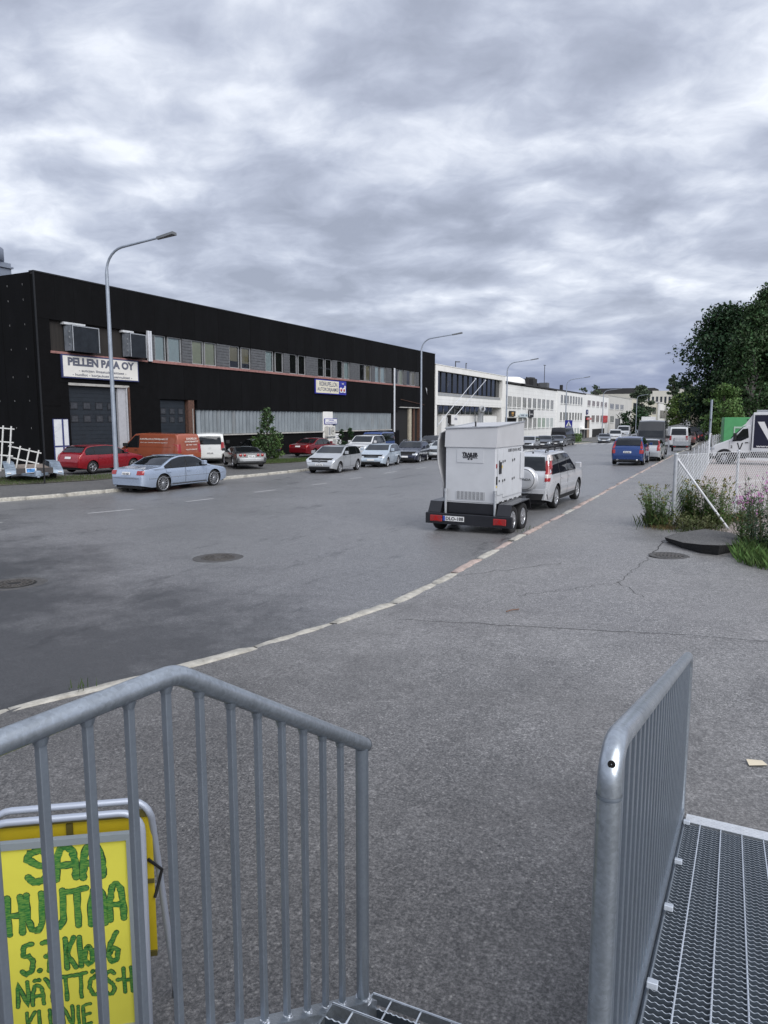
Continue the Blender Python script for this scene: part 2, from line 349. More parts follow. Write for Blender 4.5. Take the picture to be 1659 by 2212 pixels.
ysr = sorted(set([round(v, 2) for v in np.arange(-40, 30, 1.0)] + [p[0] for p in KRP if p[0] < 30] + [round(v, 2) for v in np.arange(30, 262, 3.0)]))
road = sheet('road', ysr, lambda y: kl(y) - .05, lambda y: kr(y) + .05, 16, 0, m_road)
def pr(y):
    return float(np.interp(y, [12.3, 13.2, 16.6, 17.5], [16, .9, -.2, kr(17.5) + 2.85])) if y < 17.5 else kr(y) + 2.85
ysp = sorted(set(ysr + [12.3, 12.6, 13.2, 14.2, 15.4, 16.6, 17.5]))
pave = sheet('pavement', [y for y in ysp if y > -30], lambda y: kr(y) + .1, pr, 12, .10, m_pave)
pave['label'] = 'grey asphalt pavement and forecourt on the near side of the road'
pavl = sheet('pavement_left', [y for y in ysr if y > -30], lambda y: kl(y) - 4.2, lambda y: kl(y) - .1, 4, .10, m_yard)
yard = sheet('yard', [y for y in ysr if y > -30], lambda y: -62, lambda y: kl(y) - 3.9, 14, .085, m_yard)
lot = sheet('gravel_lot', [y for y in ysr if 8 < y < 150], lambda y: max(kr(y) + 1.2, -2.4), lambda y: 70, 20, .085, m_gravel)

# kerbs, stone by stone
def kerb(name, fx, side, y0, y1, w, matf, Ls, seed, hgt=.115):
    rnd = random.Random(seed)
    par = tag(bpy.data.objects.new(name, None), kind='structure'); COL.objects.link(par)
    par['label'] = 'row of worn stone kerbs between road and pavement'
    y = y0
    while y < y1:
        L = Ls * rnd.uniform(.75, 1.25) if y < 60 else Ls * 3
        a, b = y, y + L - rnd.uniform(.012, .035)
        xa, xb = fx(a), fx(b); d = Vector((xb - xa, b - a, 0)).normalized(); nrm = Vector((d.y, -d.x, 0)) * side
        mid = Vector(((xa + xb) / 2 + rnd.uniform(-.02, .02), (a + b) / 2, 0)); z = g(mid.x, mid.y) + hgt + rnd.uniform(-.012, .014)
        l2 = math.hypot(xb - xa, b - a) / 2
        V = []; n = 6; tilt = (g(xb, b) - g(xa, a)) / 2
        prof = [(0, -.25), (0, -.035), (.012 + rnd.uniform(0, .01), -.008), (.04, 0), (w - .02, .002), (w, -.008), (w, -.25)]
        for i in range(n + 1):
            s = -1 + 2 * i / n; p = mid + d * (l2 * s)
            e = .012 if i in (0, n) else 0
            for (o_, zz) in prof:
                j = rnd.uniform(-.012, .012) if zz > -.1 else 0
                jz = rnd.uniform(-.008, .006) if zz > -.1 else 0
                q = p + nrm * (o_ + j + (e if o_ == 0 else 0)); V.append((q.x, q.y, z + zz + jz - e + tilt * s))
        m_ = len(prof); F = [(i * m_ + k, i * m_ + k + 1, (i + 1) * m_ + k + 1, (i + 1) * m_ + k) for i in range(n) for k in range(m_ - 1)]
        F = [f if side > 0 else f[::-1] for f in F]
        F += [tuple(range(m_)), tuple(range(n * m_, n * m_ + m_))[::-1]]
        obj('kerb_stone', mesh('kerb_stone', V, F, matf(mid.y, rnd), True), par)
        y += L
    return par
kerb('kerb', kr, 1, -2, 130, .16, lambda y, r: m_kerb2 if (11 < y < 60 and r.random() < .8) else m_kerb, 1.15, 3)
kerb('kerb_left', kl, -1, 6, 110, .18, lambda y, r: m_kerb, 1.5, 4, .125)

# painted markings lie on the road as thin sheets
def strip(pts, w, dz, mat, name, parent):
    V = []; F = []
    for i, (x, y) in enumerate(pts):
        a = Vector(pts[max(0, i - 1)]); b = Vector(pts[min(len(pts) - 1, i + 1)]); d = (b - a).normalized(); n = Vector((d.y, -d.x))
        ww = w[i] if isinstance(w, list) else w
        for s in (-1, 1):
            q = Vector((x, y)) + n * (s * ww / 2); V.append((q.x, q.y, g(q.x, q.y) + dz))
    for i in range(len(pts) - 1): F.append((2 * i, 2 * i + 1, 2 * i + 3, 2 * i + 2))
    return obj(name, mesh(name, V, F, mat), parent)
for (a, b) in (((-17.75, 12.2), (-17.45, 13.3)), ((-16.75, 15.6), (-16.2, 16.9)), ((-16.1, 19.25), (-15.85, 20.45)), ((-15.8, 22.9), (-15.6, 24.1)), ((-15.35, 26.5), (-15.22, 27.7)), ((-15.4, 30.2), (-15.28, 31.4)), ((-15.42, 34.3), (-15.4, 35.9)), ((-15.3, 38.5), (-15.2, 40)), ((-15.0, 43), (-14.9, 44.5))):
    strip([a, ((a[0] + b[0]) / 2, (a[1] + b[1]) / 2), b], .13, .004, m_paint, 'lane_marking', road)
strip([(-23.2, 15.9), (-22.6, 16.6), (-22.05, 17.25)], [.8, .5, .03], .004, m_paint, 'give_way_marking', road)
for k in range(9):
    x = -14.6 + k * 1.05; strip([(x, 97.5), (x, 101)], .55, .006, m_paint, 'crossing_stripe', road)
# cracks and joints in the pavement
def zig(a, b, n, amp, seed):
    r = random.Random(seed); P = []
    for i in range(n + 1):
        t = i / n; P.append((a[0] + (b[0] - a[0]) * t + r.uniform(-amp, amp), a[1] + (b[1] - a[1]) * t + r.uniform(-amp, amp)))
    return P
strip(zig((-3.5, 7.6), (6, 8.5), 60, .025, 1), .011, .104, m_crack, 'crack', pave)
strip(zig((-.62, 14.6), (-.72, 12.9), 12, .03, 2), .018, .104, m_crack, 'crack', pave)
strip(zig((-.72, 12.9), (-1.02, 10.4), 22, .03, 5), .007, .104, m_crack, 'crack', pave)
strip(zig((-1.02, 10.4), (-2.2, 9.2), 20, .06, 6), .007, .104, m_crack, 'crack', pave)
strip(zig((-3.1, 22.6), (-.5, 22.9), 20, .03, 7), .007, .104, m_crack, 'crack', pave)
strip(zig((-1.0, 10.4), (-.6, 9.6), 10, .04, 8), .007, .104, m_crack, 'crack', pave)
strip(zig((-2.9, 34), (-.2, 34.3), 14, .03, 9), .018, .104, m_crack, 'crack', pave)
strip(zig((-3.4, 10.3), (-2.0, 11.8), 14, .06, 10), .010, .104, m_crack, 'crack', pave)

# manhole covers, one darkened to look sunken, and a drain
m_iron = M('cast_iron', (.085, .078, .072), .6, metal=.35, var=.4, vscale=14, bump=.3)
m_ring = M('manhole_ring', (.075, .073, .072), .8, var=.3, vscale=8, bump=.4)
def manhole(label, x, y, r, sunk):
    dz = (.10 if x > kr(y) else 0)
    z = g(x, y) + dz
    t = thing('manhole_cover', label, 'manhole cover', (x, y, z))
    mr_ = MB().lathe([(r + .16, .004), (r + .12, .012), (r + .015, .012), (r, .004), (r, -sunk)], 40); mr_.build('frame_ring', m_ring, t)
    c = MB().lathe([(r, -sunk), (r - .02, -sunk + .012), (.001, -sunk + .012)], 40)
    c.build('lid', m_iron if sunk < -.004 else M('recess_shade_lid', (.012, .012, .012), .9), t)  # near-black lid paints in the shade of a recess
    rb = MB()
    for q in (.3, .55, .8): rb.lathe([(r * q, -sunk + .012), (r * q, -sunk + .018), (r * q + .025, -sunk + .018), (r * q + .025, -sunk + .012)], 36)
    for k in range(16):
        a = k * math.pi / 8; rb.bar((r * .33 * math.cos(a), r * .33 * math.sin(a), -sunk + .014), (r * .92 * math.cos(a), r * .92 * math.sin(a), -sunk + .014), .02, .012)
    rb.build('raised_pattern', m_iron, t)
manhole('round iron manhole cover flush in the road, beyond the railing peak', -8.3, 10.8, .32, -.006)
manhole('dark sunken manhole cover at the road, cut by the picture edge', -10.0, 7.75, .33, -.003)
dr = thing('drain_cover', 'round drain cover with slotted grate beside the asphalt slab', 'drain cover', (-.45, 12.85, g(-.45, 12.85) + .10))
MB().lathe([(.33, .003), (.31, .010), (.25, .010), (.24, .004), (.001, .003)], 36).build('rim', m_ring, dr)
sl = MB()
for k in range(-3, 4):
    h = math.sqrt(.23 ** 2 - (k * .06) ** 2); sl.box(k * .06 - .016, k * .06 + .016, -h, h, .006, .012)
sl.box(-.23, .23, -.02, .02, .0065, .0125); sl.build('grate', m_iron, dr)
# ================================================================ BUILDINGS along one facade line
B0 = (-33.045, 29.022); BANG = 2.7
m_felt = M('black_felt', (.0030, .0031, .0038), .8, var=.6, vscale=1.4, bump=.6, bscale=3, spec=.17, stain=(.8, (.007, .0075, .009), .7, .6), stretch=(1, 1, .35))
m_felt2 = M('black_felt_worn', (.0032, .0032, .0038), .8, var=.5, vscale=2.2, bump=.5, bscale=4, spec=.15, stain=(2.6, (.03, .023, .018), .35, .70))
m_inner = M('dark_interior', (.010, .010, .011), .9)
m_sill = M('red_sill', (.30, .15, .135), .8, var=.3, vscale=6)
m_pan = M('grey_corrugated', (.105, .11, .118), .7, var=.25, vscale=5)
m_frame = M('window_frame_grey', (.30, .31, .32), .6, var=.15)
m_frdark = M('window_frame_dark', (.02, .022, .025), .5)
m_white = M('white_render', (.80, .79, .76), .85, var=.07, vscale=.6, stain=(.5, (.55, .53, .49), .5, .58), stretch=(1, 1, .5))
m_white2 = M('white_metal_cladding', (.80, .80, .78), .6, var=.08, vscale=1.2, stain=(1.1, (.50, .48, .44), .6, .6), stretch=(1, 1, .4))
m_conc = M('weathered_concrete', (.42, .41, .39), .9, var=.2, vscale=1.2, stain=(1.5, (.2, .19, .18), .6, .52))
m_gpane = glass_mat('window_glass', (.92, .95, .95), .95)
m_gdark = glass_mat('dark_glass', (.2, .25, .25), .25, .05)
m_cblue = M('pale_blue_curtain', (.75, .90, .93), .9, var=.15, vscale=18, stretch=(6, 6, .3))
m_blind = M('green_blind', (.62, .64, .44), .9, var=.08)
m_beige = M('beige_blind', (.42, .36, .22), .9, var=.1)
m_corr = M('ribbed_steel', (.24, .27, .29), .5, metal=.3, var=.25, vscale=1.6, stain=(1.2, (.22, .21, .20), .7, .56), stretch=(1, 1, .3))
m_door = M('blue_grey_door', (.013, .019, .027), .6, var=.2, vscale=3)
m_rust = M('rusty_post', (.10, .05, .035), .85, var=.5, vscale=8)
m_galv = M('galvanised', (.52, .54, .56), .42, metal=.65, var=.18, vscale=14)
m_pipew = M('pale_pipe', (.62, .64, .68), .5, var=.1)
m_roofd = M('dark_roof', (.03, .03, .032), .9)

def building(name, label, cat='building'):
    return thing(name, label, cat, (B0[0], B0[1], 0), R(90 - BANG))
def bb(name, mat, par, s0, s1, z0, z1, d0, d1, c=0):
    """box on the facade: s along, z up, d outwards"""
    return pbox(name, mat, par, s0, s1, -d1, -d0, z0, z1, c)

# ---- black felt-clad workshop
BK = building('black_workshop', 'long black felt-clad two-storey car repair workshop across the road')
bb('wall', m_inner, BK, -.85, 54.0, -1.0, 9.9, -30, -.32)
bb('roof', m_roofd, BK, -.95, 54.1, 9.9, 10.0, -30.1, -.1)
rn = random.Random(11)
s = -.95; k = 0
while s < 54.0:
    w = min(1.24, 54.05 - s)
    for (z0, z1) in ((7.62, 10.02 + rn.uniform(-.012, .012)), (2.92, 5.80)):
        segs = [(z0, z1)]
        if z0 < 3 and (s + w > .3 and s < 6.1): segs = [(4.25, 5.8)]
        if z0 < 3 and (s + w > 7.85 and s < 11.2): segs = [(3.5, 5.8)]
        if z0 < 3 and (s + w > 44.1 and s < 49.6): segs = [(3.55, 5.8)]
        for (a, b) in segs:
            bb('cladding_panel', m_felt if k % 3 else m_felt2, BK, s + .004, s + w - .004, a, b, -.31, rn.uniform(-.004, .012), .004)
    s += w; k += 1
for (a, b) in ((-.95, .86), (5.32, 7.9), (49.6, 54.04)):
    bb('cladding_panel', m_felt2, BK, a, b, -.9, 2.92 if a < 40 else 3.56, -.31, -.004, .004)
bb('cladding_panel', m_felt2, BK, -.95, .86, 2.92, 4.25, -.31, -.008); bb('cladding_panel', m_felt2, BK, 5.32, 7.9, 2.92, 4.25, -.31, -.008)
bb('cladding_panel', m_felt2, BK, 49.6, 54.04, 5.8, 7.62, -.31, -.006); bb('cladding_panel', m_felt2, BK, -.95, -.15, 5.8, 7.62, -.31, -.006)
bb('plinth', m_felt2, BK, 11.2, 44.1, -1.0, .95, -.3, -.02)
bb('parapet_flashing', M('felt_edge', (.008, .009, .011), .6), BK, -.99, 54.1, 10.0, 10.07, -.35, .03)
bb('corner_trim', M('felt_edge', (.008, .009, .011), .6), BK, -.985, -.93, -.8, 10.0, -.06, .022)
# end wall panels with fixing dots
nail = MB()
for i in range(16):
    y0 = .3 + i * 1.25
    pbox('cladding_panel', m_felt, BK, -.98 + rn.uniform(-.006, .006), -.86, y0 + .004, y0 + 1.246, -.9, 10.0)
    for z in (1.5, 3.0, 4.3, 5.8, 7.1, 8.4, 9.2):
        for q in (.45, .6): nail.box(-1.0, -.975, y0 + .6, y0 + .625, z + q * .35, z + q * .35 + .025)
tag(nail.build('fixing', M('tin', (.3, .3, .3), .5), BK), kind='stuff')
# red sill band
bb('sill', m_sill, BK, -.2, 1.1, 5.80, 5.93, -.3, .05); bb('sill', m_sill, BK, 1.1, 6.95, 5.8, 5.90, -.3, .03); bb('sill', m_sill, BK, 7.25, 42.3, 5.8, 5.96, -.3, .06); bb('sill', m_sill, BK, 42.85, 49.4, 5.8, 5.94, -.3, .05)
# windows and ribbed panels
def window(par, s0, s1, z0, z1, d, back, fr=m_frame, pane=m_gpane, fw=.06, backz=None):
    w = tag(MB().box(s0, s0 + fw, -d, -d + .1, z0, z1).box(s1 - fw, s1, -d, -d + .1, z0, z1).box(s0 + fw, s1 - fw, -d, -d + .1, z1 - fw, z1).box(s0 + fw, s1 - fw, -d, -d + .1, z0, z0 + fw).build('window', fr, par))
    obj('pane', mesh('pane', [(s0 + fw, -d + .05, z0 + fw), (s1 - fw, -d + .05, z0 + fw), (s1 - fw, -d + .05, z1 - fw), (s0 + fw, -d + .05, z1 - fw)], [(0, 1, 2, 3)], pane), w)
    if back:
        zb = backz or z0
        n = 14; V = []; F = []
        for i in range(n + 1):
            x = s0 + fw + (s1 - s0 - 2 * fw) * i / n; y = -d + .13 + (.02 if i % 2 else 0) * (1 if back is m_cblue else .1)
            V += [(x, y, zb), (x, y, z1 - .02)]
        for i in range(n): F.append((2 * i, 2 * i + 2, 2 * i + 3, 2 * i + 1))
        obj('curtain', mesh('curtain', V, F, back), w)
    return w
def ribbed(name, par, s0, s1, z0, z1, d, mat, pitch=.1, vert=False, dep=.025):
    V = []; F = []; n = int((s1 - s0) / pitch); 
    for i in range(n * 2 + 1):
        x = s0 + (s1 - s0) * i / (2 * n); y = -d + (dep if i % 2 else 0)
        V += [(x, y, z0), (x, y, z1)]
    for i in range(n * 2): F.append((2 * i, 2 * i + 2, 2 * i + 3, 2 * i + 1))
    return obj(name, mesh(name, V, F, mat), par)
ZW0, ZW1 = 5.97, 7.6
wl = [(7.72, 8.69, m_cblue, None), (8.9, 10.14, m_cblue, None), (11.2, 12.34, m_blind, None), (12.5, 13.7, m_blind, None), (15.2, 16.35, m_beige, 6.5), (16.6, 17.7, m_beige, 6.4), (19.66, 20.71, m_cblue, None), (21.0, 22.05, None, None), (23.01, 24.1, None, None), (24.34, 25.42, None, None), (27.43, 28.5, None, None), (28.74, 29.83, None, None), (30.8, 31.85, None, None), (32.1, 33.13, m_cblue, None), (35.17, 36.25, None, None), (36.45, 37.51, m_beige, None), (38.43, 39.45, m_cblue, None), (39.72, 40.83, m_cblue, None), (43.1, 44.0, None, None), (44.2, 45.25, m_blind, None), (46.1, 47.15, None, None), (47.4, 48.5, m_beige, None)]
for (a, b, bk, bz) in wl: window(BK, a, b, ZW0, ZW1, -.12, bk, backz=bz)
for (a, b) in ((7.3, 7.68), (10.2, 11.15), (13.75, 15.15), (17.75, 19.6), (22.1, 22.96), (25.46, 27.38), (29.88, 30.75), (33.2, 35.1), (37.56, 38.38), (40.9, 42.2), (45.3, 46.05), (48.55, 49.4)):
    p = bb('spandrel_panel', m_pan, BK, a, b, ZW0, ZW1, -.3, -.06)
    for z in np.arange(ZW0 + .1, ZW1, .2): bb('batten', m_pan, p, a + .02, b - .02, z, z + .1, -.065, -.035)
bb('louvre_wall', M('brown_louvre', (.022, .019, .017), .8, var=.4, vscale=3, stretch=(4, 4, .2)), BK, -.15, 6.9, 5.93, 7.62, -.3, -.2)
pbox('drainpipe', m_pipew, BK, 6.93, 7.08, -.14, 0, 5.85, 7.75); pbox('drainpipe', m_pipew, BK, 7.11, 7.24, -.15, 0, 5.85, 7.75)
MB().tube([(42.55, -.12, 7.62), (42.55, -.12, .8)], .10, 10).build('drainpipe', m_pipew, BK)
# projecting ventilation boxes at the upper window
for i, (s0, s1) in enumerate(((.85, 2.75), (5.05, 6.4))):
    v = thing('ventilation_box', ['large grey sheet-metal ventilation box hung at the upper window band, left one', 'smaller grey sheet-metal ventilation box hung beside the white downpipes'][i], 'ventilation box', (B0[0], B0[1], 0), R(90 - BANG))
    fm = M('box_sheet', (.022, .027, .034), .4, metal=.4, var=.3, vscale=3)
    bb('casing', fm, v, s0, s1, 5.97, 7.42, -.2, .52, .02)
    bb('front_frame', m_galv, v, s0 + .02, s0 + .07, 5.99, 7.40, .51, .545); bb('front_frame', m_galv, v, s1 - .07, s1 - .02, 5.99, 7.40, .51, .545); bb('front_frame', m_galv, v, s0 + .08, s1 - .08, 7.35, 7.40, .51, .545)
    bb('side_panel', M('box_side', (.26, .29, .33), .45, metal=.4, var=.3, vscale=3), v, s0 - .02, s0 + .0, 6.0, 7.38, -.1, .48)
    for z in (6.3, 6.7, 7.0): bb('bracket', m_galv, v, s0 - .05, s0 - .018, z, z + .1, .3, .36)
    bb('top_sheet', M('white_sheet', (.6, .62, .64), .6, var=.2), v, s0 - .15, s1 - .6, 7.45, 7.58, -.3, .1)
# big roller door under the long sign
rec = bb('doorway_lintel', m_conc, BK, .85, 5.3, 4.10, 4.24, -.3, .02)
bb('reveal', M('reveal_grey', (.42, .43, .46), .8, var=.1), BK, 5.06, 5.14, -.9, 4.1, -.3, .0)
bb('door_post', m_rust, BK, 5.18, 5.32, -.9, 4.15, -.3, .03)
def sect_door(s0, s1, z0, z1, d, cols, rows_z, lab):
    dd = bb('sectional_door', m_door, BK, s0, s1, z0, z1, d - .1, d)
    z = z0 + .02
    while z < z1 - .1:
        zz = min(z + .24, z1 - .01); bb('slat', m_door, dd, s0 + .01, s1 - .01, z, zz - .012, d, d + .018); z = zz
    ww = (s1 - s0) / cols
    for r_ in rows_z:
        for c_ in range(cols):
            a = s0 + ww * c_ + ww * .2; f = bb('window', M('door_win_frame', (.012, .014, .018), .5), dd, a, a + ww * .6, r_, r_ + .42, d, d + .035); bb('pane', M('door_pane', (.05, .053, .06), .15, var=.3, vscale=6), f, a + .05, a + ww * .6 - .05, r_ + .05, r_ + .37, d + .036, d + .042)
sect_door(.88, 4.45, -.9, 4.1, -.25, 4, (2.0, 2.75), '')
bb('reveal_panel', M('reveal_grey', (.42, .43, .46), .8, var=.1), BK, 4.46, 5.05, -.9, 4.1, -.3, -.10)
sect_door(7.95, 10.4, -.9, 3.45, -.25, 3, (1.95, 2.5), '')
bb('door_post', m_rust, BK, 10.55, 11.15, -.9, 3.5, -.31, -.02)
bb('reveal_strip', m_conc, BK, 10.95, 11.0, -.9, 2.9, -.02, .01)
# blue and white boards beside the door
bn_ = M('banner_white', (.68, .70, .72), .7, var=.1, vscale=4, stain=(5, (.25, .27, .32), .6, .58)); bl_ = M('banner_blue', (.045, .055, .16), .7, var=.2)
bo = building('door_side_board', 'white and dark blue board standing beside the large roller door', 'board')
bb('backing', bl_, bo, -.36, .66, -.75, 2.2, .02, .05)
for (a, b) in ((-.30, .20), (.33, .62)):
    for (z0, z1) in ((.72, 2.17), (-.35, .62), (-.7, -.42)): bb('white_panel', bn_, bo, a, b, z0, z1, .052, .06)
# ribbed steel infill with ledge
for (a, b) in ((11.3, 28.0), (29.8, 42.0)):
    ribbed('ribbed_cladding', BK, a, b, 1.12, 2.86, -.03, m_corr, .42, dep=.09)
    bb('ledge', m_conc, BK, a - .05, b + .1, 1.0, 1.1, -.25, .10)
    bb('head_trim', m_felt2, BK, a - .05, b + .05, 2.84, 2.93, -.25, .03)
bb('pier', m_white, BK, 28.05, 29.75, -.8, 2.86, -.25, .02)
# workshop entrance at the far end
bb('door_jamb', M('pale_jamb', (.42, .38, .30), .8, var=.3), BK, 46.9, 47.5, -1, 3.45, -.31, -.1); bb('door_jamb', m_rust, BK, 48.2, 48.5, -1, 3.4, -.31, -.15); bb('door_jamb', m_rust, BK, 49.45, 49.6, -1, 3.5, -.3, .02)
bb('door_head', m_conc, BK, 44.15, 49.5, 3.44, 3.54, -.31, .02)
MB().tube([(44.3, -.05, 4.35), (50.8, -.05, 3.85)], .03, 6).build('cable', m_rust, BK)
fl = building('torn_felt', 'torn flap of felt hanging pale at the far end of the workshop wall', 'felt flap')
obj('flap', mesh('flap', [(51.2, -.03, 5.9), (51.5, -.10, 5.7), (51.3, -.13, 5.3), (51.7, -.05, 5.0), (51.55, -.03, 5.45), (51.6, -.02, 5.85)], [(0, 1, 2), (0, 2, 3), (0, 3, 4), (0, 4, 5)], M('felt_back', (.35, .36, .38), .8)), fl)
# roof vent far left
rv = thing('roof_ventilator', 'grey round-capped ventilator on the black workshop roof', 'ventilator', (B0[0], B0[1], 0), R(90 - BANG))
m_vent = M('ventilator_paint', (.20, .23, .29), .6, var=.1)
pbox('housing', m_vent, rv, -1.5, 1.4, 5.0, 7.4, 9.95, 11.3); MB().lathe([(.001, 12.15), (1.45, 12.15), (1.55, 12.08), (1.55, 11.42), (1.45, 11.3), (.001, 11.3)], 28, c=(-.05, 6.2, 0)).build('cap', m_vent, rv)
pbox('flange', m_vent, rv, -1.6, 1.5, 4.9, 7.5, 11.0, 11.1)

# ---- signs on the workshop
m_signw = M('sign_face', (.74, .73, .69), .6, var=.06, vscale=3, stain=(1.5, (.60, .57, .48), .6, .55))
m_navy = M('sign_navy', (.035, .045, .13), .6); m_letg = M('letter_grey', (.115, .125, .165), .6, var=.3, vscale=3); m_black = M('sign_black', (.012, .012, .014), .6); m_signwhite = M('sign_white', (.78, .78, .78), .5)
m_red = M('sign_red', (.45, .03, .03), .5)
sg = building('workshop_sign', 'long white sign reading PELLEN PAJA OY above the large roller door', 'sign')
bb('frame', m_navy, sg, .38, 6.02, 4.50, 5.80, .03, .13); bb('face', m_signw, sg, .46, 5.94, 4.57, 5.73, .132, .14)
text('lettering', 'PELLEN PAJA OY', m_letg, sg, (3.22, -.146, 5.36), (1, 0, 0), (0, 0, 1), w=4.9, h=.60, bold=.055)
text('lettering', '- autojen ilmastointilaitteet -', m_letg, sg, (3.25, -.146, 4.93), (1, 0, 0), (0, 0, 1), w=3.5, h=.20, bold=.02)
text('lettering', '- huollot - korjaukset - asennukset -', m_letg, sg, (3.25, -.146, 4.69), (1, 0, 0), (0, 0, 1), w=4.4, h=.20, bold=.02)
ad = building('workshop_sign', 'cream and blue sign reading ROIHUPELLON AUTOKORJAAMO with ad emblem', 'sign')
m_adb = M('sign_blue', (.03, .035, .30), .5)
bb('frame', m_adb, ad, 26.65, 32.1, 4.45, 5.72, .03, .13); bb('face', M('sign_cream', (.72, .68, .55), .6, var=.1, vscale=1), ad, 26.75, 30.7, 4.53, 5.64, .132, .14)
text('lettering', 'ROIHUPELLON', m_navy, ad, (28.85, -.146, 5.34), (1, 0, 0), (0, 0, 1), w=3.1, h=.42, bold=.012)
text('lettering', 'AUTOKORJAAMO', m_navy, ad, (28.75, -.146, 4.82), (1, 0, 0), (0, 0, 1), w=3.6, h=.42, bold=.012)
text('lettering', 'ad', m_signwhite, ad, (31.4, -.146, 4.98), (1, 0, 0), (0, 0, 1), w=1.1, h=.66, bold=.05)
for cx in (31.12, 31.66): MB().lathe([(.001, -.16), (.14, -.16), (.14, -.15)], 18, ax=1, c=(cx, 0, 4.88)).build('red_dot', m_red, ad)
text('lettering', '100', m_signwhite, ad, (31.45, -.146, 5.48), (1, 0, 0), (0, 0, 1), w=.36, h=.14, bold=.03)
sm = building('reception_sign', 'small white sign reading TÖIDEN VASTAANOTTO on the pale pier', 'sign')
bb('frame', m_adb, sm, 28.2, 30.4, 1.72, 2.24, .06, .11); bb('face', m_signwhite, sm, 28.26, 30.34, 1.77, 2.19, .112, .118)
text('lettering', 'TÖIDEN', m_adb, sm, (29.3, -.123, 2.09), (1, 0, 0), (0, 0, 1), w=.95, h=.14, bold=.02); text('lettering', 'VASTAANOTTO', m_adb, sm, (29.3, -.123, 1.88), (1, 0, 0), (0, 0, 1), w=1.8, h=.14, bold=.02)
ac = building('air_conditioner', 'pale outdoor air conditioner unit with round fan below the small sign', 'air conditioner')
m_acw = M('ac_white', (.62, .61, .57), .5)
bb('casing', m_acw, ac, 28.25, 29.5, .62, 1.56, .08, .45, .02); MB().lathe([(.34, -.47), (.36, -.455), (.36, -.45)], 28, ax=1, c=(29.05, 0, 1.1)).lathe([(.22, -.47), (.24, -.455)], 28, ax=1, c=(29.05, 0, 1.1)).lathe([(.001, -.468), (.09, -.468), (.09, -.45)], 20, ax=1, c=(29.05, 0, 1.1)).build('fan_guard', m_black, ac)
bb('vent_grille', m_frame, ac, 28.3, 28.6, .75, 1.45, .452, .46); bb('bracket', m_galv, ac, 28.3, 29.45, .5, .62, .0, .4)
cb = building('meter_cabinet', 'small pale cabinet with notices on the pier by the conifers', 'cabinet')
bb('cabinet_box', m_acw, cb, 28.4, 29.9, -.75, .45, .03, .35, .02); bb('door_panel', m_signwhite, cb, 28.5, 29.1, -.6, .35, .352, .36)
for z in (.0, .15, .28): bb('notice', m_frame, cb, 29.25, 29.75, z - .06, z + .03, .352, .358)
nb = building('notice_board', 'white notice board with printed lines beside the air conditioner', 'notice board')
bb('board', m_signwhite, nb, 30.1, 31.2, -.4, .85, .05, .10)
for k in range(6): bb('text_line', m_letg, nb, 30.25, 31.05, -.25 + k * .17, -.19 + k * .17, .102, .106)

# ---- white building with the dark ribbon glazing
WB = building('white_workshop_building', 'white concrete building with dark ribbon windows next to the black workshop')
bb('wall', m_white, WB, 54.2, 82.6, -1.6, 8.75, -28, -2.2)
bb('fascia', m_white, WB, 54.2, 82.6, 8.12, 8.82, -2.2, .05); bb('coping', m_white2, WB, 54.12, 82.7, 8.82, 8.9, -28, .1)
bb('pier', m_white, WB, 54.2, 54.9, 3.95, 8.12, -2.2, .05); bb('pier', m_white, WB, 81.0, 82.6, 3.95, 8.12, -2.2, .05)
bb('spandrel', m_white2, WB, 54.9, 81.0, 3.95, 5.05, -2.2, .0)
bb('ledge', m_conc, WB, 54.9, 81.0, 5.05, 5.5, -2.0, -.25)
for k in range(26): bb('louvre', m_frame, WB, 54.95 + k, 55.9 + k, 5.14, 5.45, -.25, -.2)
for k in range(13):
    a = 54.95 + k * 2.0; p = bb('window', m_frdark, WB, a, a + .1, 5.55, 8.1, -.6, -.35); bb('pane', m_gdark, p, a + .1, a + 2.0, 5.58, 8.08, -.5, -.47)
bb('backing', m_inner, WB, 54.9, 81.0, 5.5, 8.12, -2.1, -1.2)
bb('pier', m_white, WB, 54.2, 54.75, -1.6, 3.95, -2.2, .02); bb('pier', m_white, WB, 80.9, 82.6, -1.6, 3.95, -2.2, .02)
bb('low_wall', m_white2, WB, 56.6, 78.8, -1.6, 2.7, -2.2, -.1); bb('wall_cap', m_conc, WB, 56.5, 78.9, 2.7, 2.8, -2.2, -.05)
for k in range(11):
    a = 56.7 + k * 2.0; p = bb('window', m_frame, WB, a, a + .08, 2.8, 3.93, -.9, -.7); bb('pane', m_gdark, p, a + .08, a + 2.0, 2.82, 3.9, -.8, -.78)
bb('backing', m_inner, WB, 54.75, 80.9, -1.6, 3.95, -2.19, -2.0)
bb('garage_opening', m_inner, WB, 78.9, 80.9, -1.6, 2.7, -2.0, -1.8)
for z in (4.2, 4.6): bb('panel_joint', m_conc, WB, 54.95, 80.95, z, z + .015, .0, .004)
for i, (b0, t0) in enumerate(((54.9, 62.5), (58.2, 66.5))):
    fp = building('flagpole', ['slanting white flagpole on the white building, nearer the black workshop', 'slanting white flagpole on the white building, above the sign box'][i], 'flagpole', )
    MB().tube([(b0, -.15, 1.5), (t0, -2.2, 7.35)], [.055, .035], 8).build('pole', m_pipew, fp); MB().lathe([(.001, 7.5), (.16, 7.42), (.001, 7.28)], 10, c=(t0, -2.2, 0)).build('knob', m_pipew, fp)
    MB().bar((b0 - .1, -.02, 1.2), (b0 - .1, -.02, 2.4), .2, .12).build('bracket', m_galv, fp)
sb = building('sign_box', 'white square sign box with small print on the white building', 'sign')
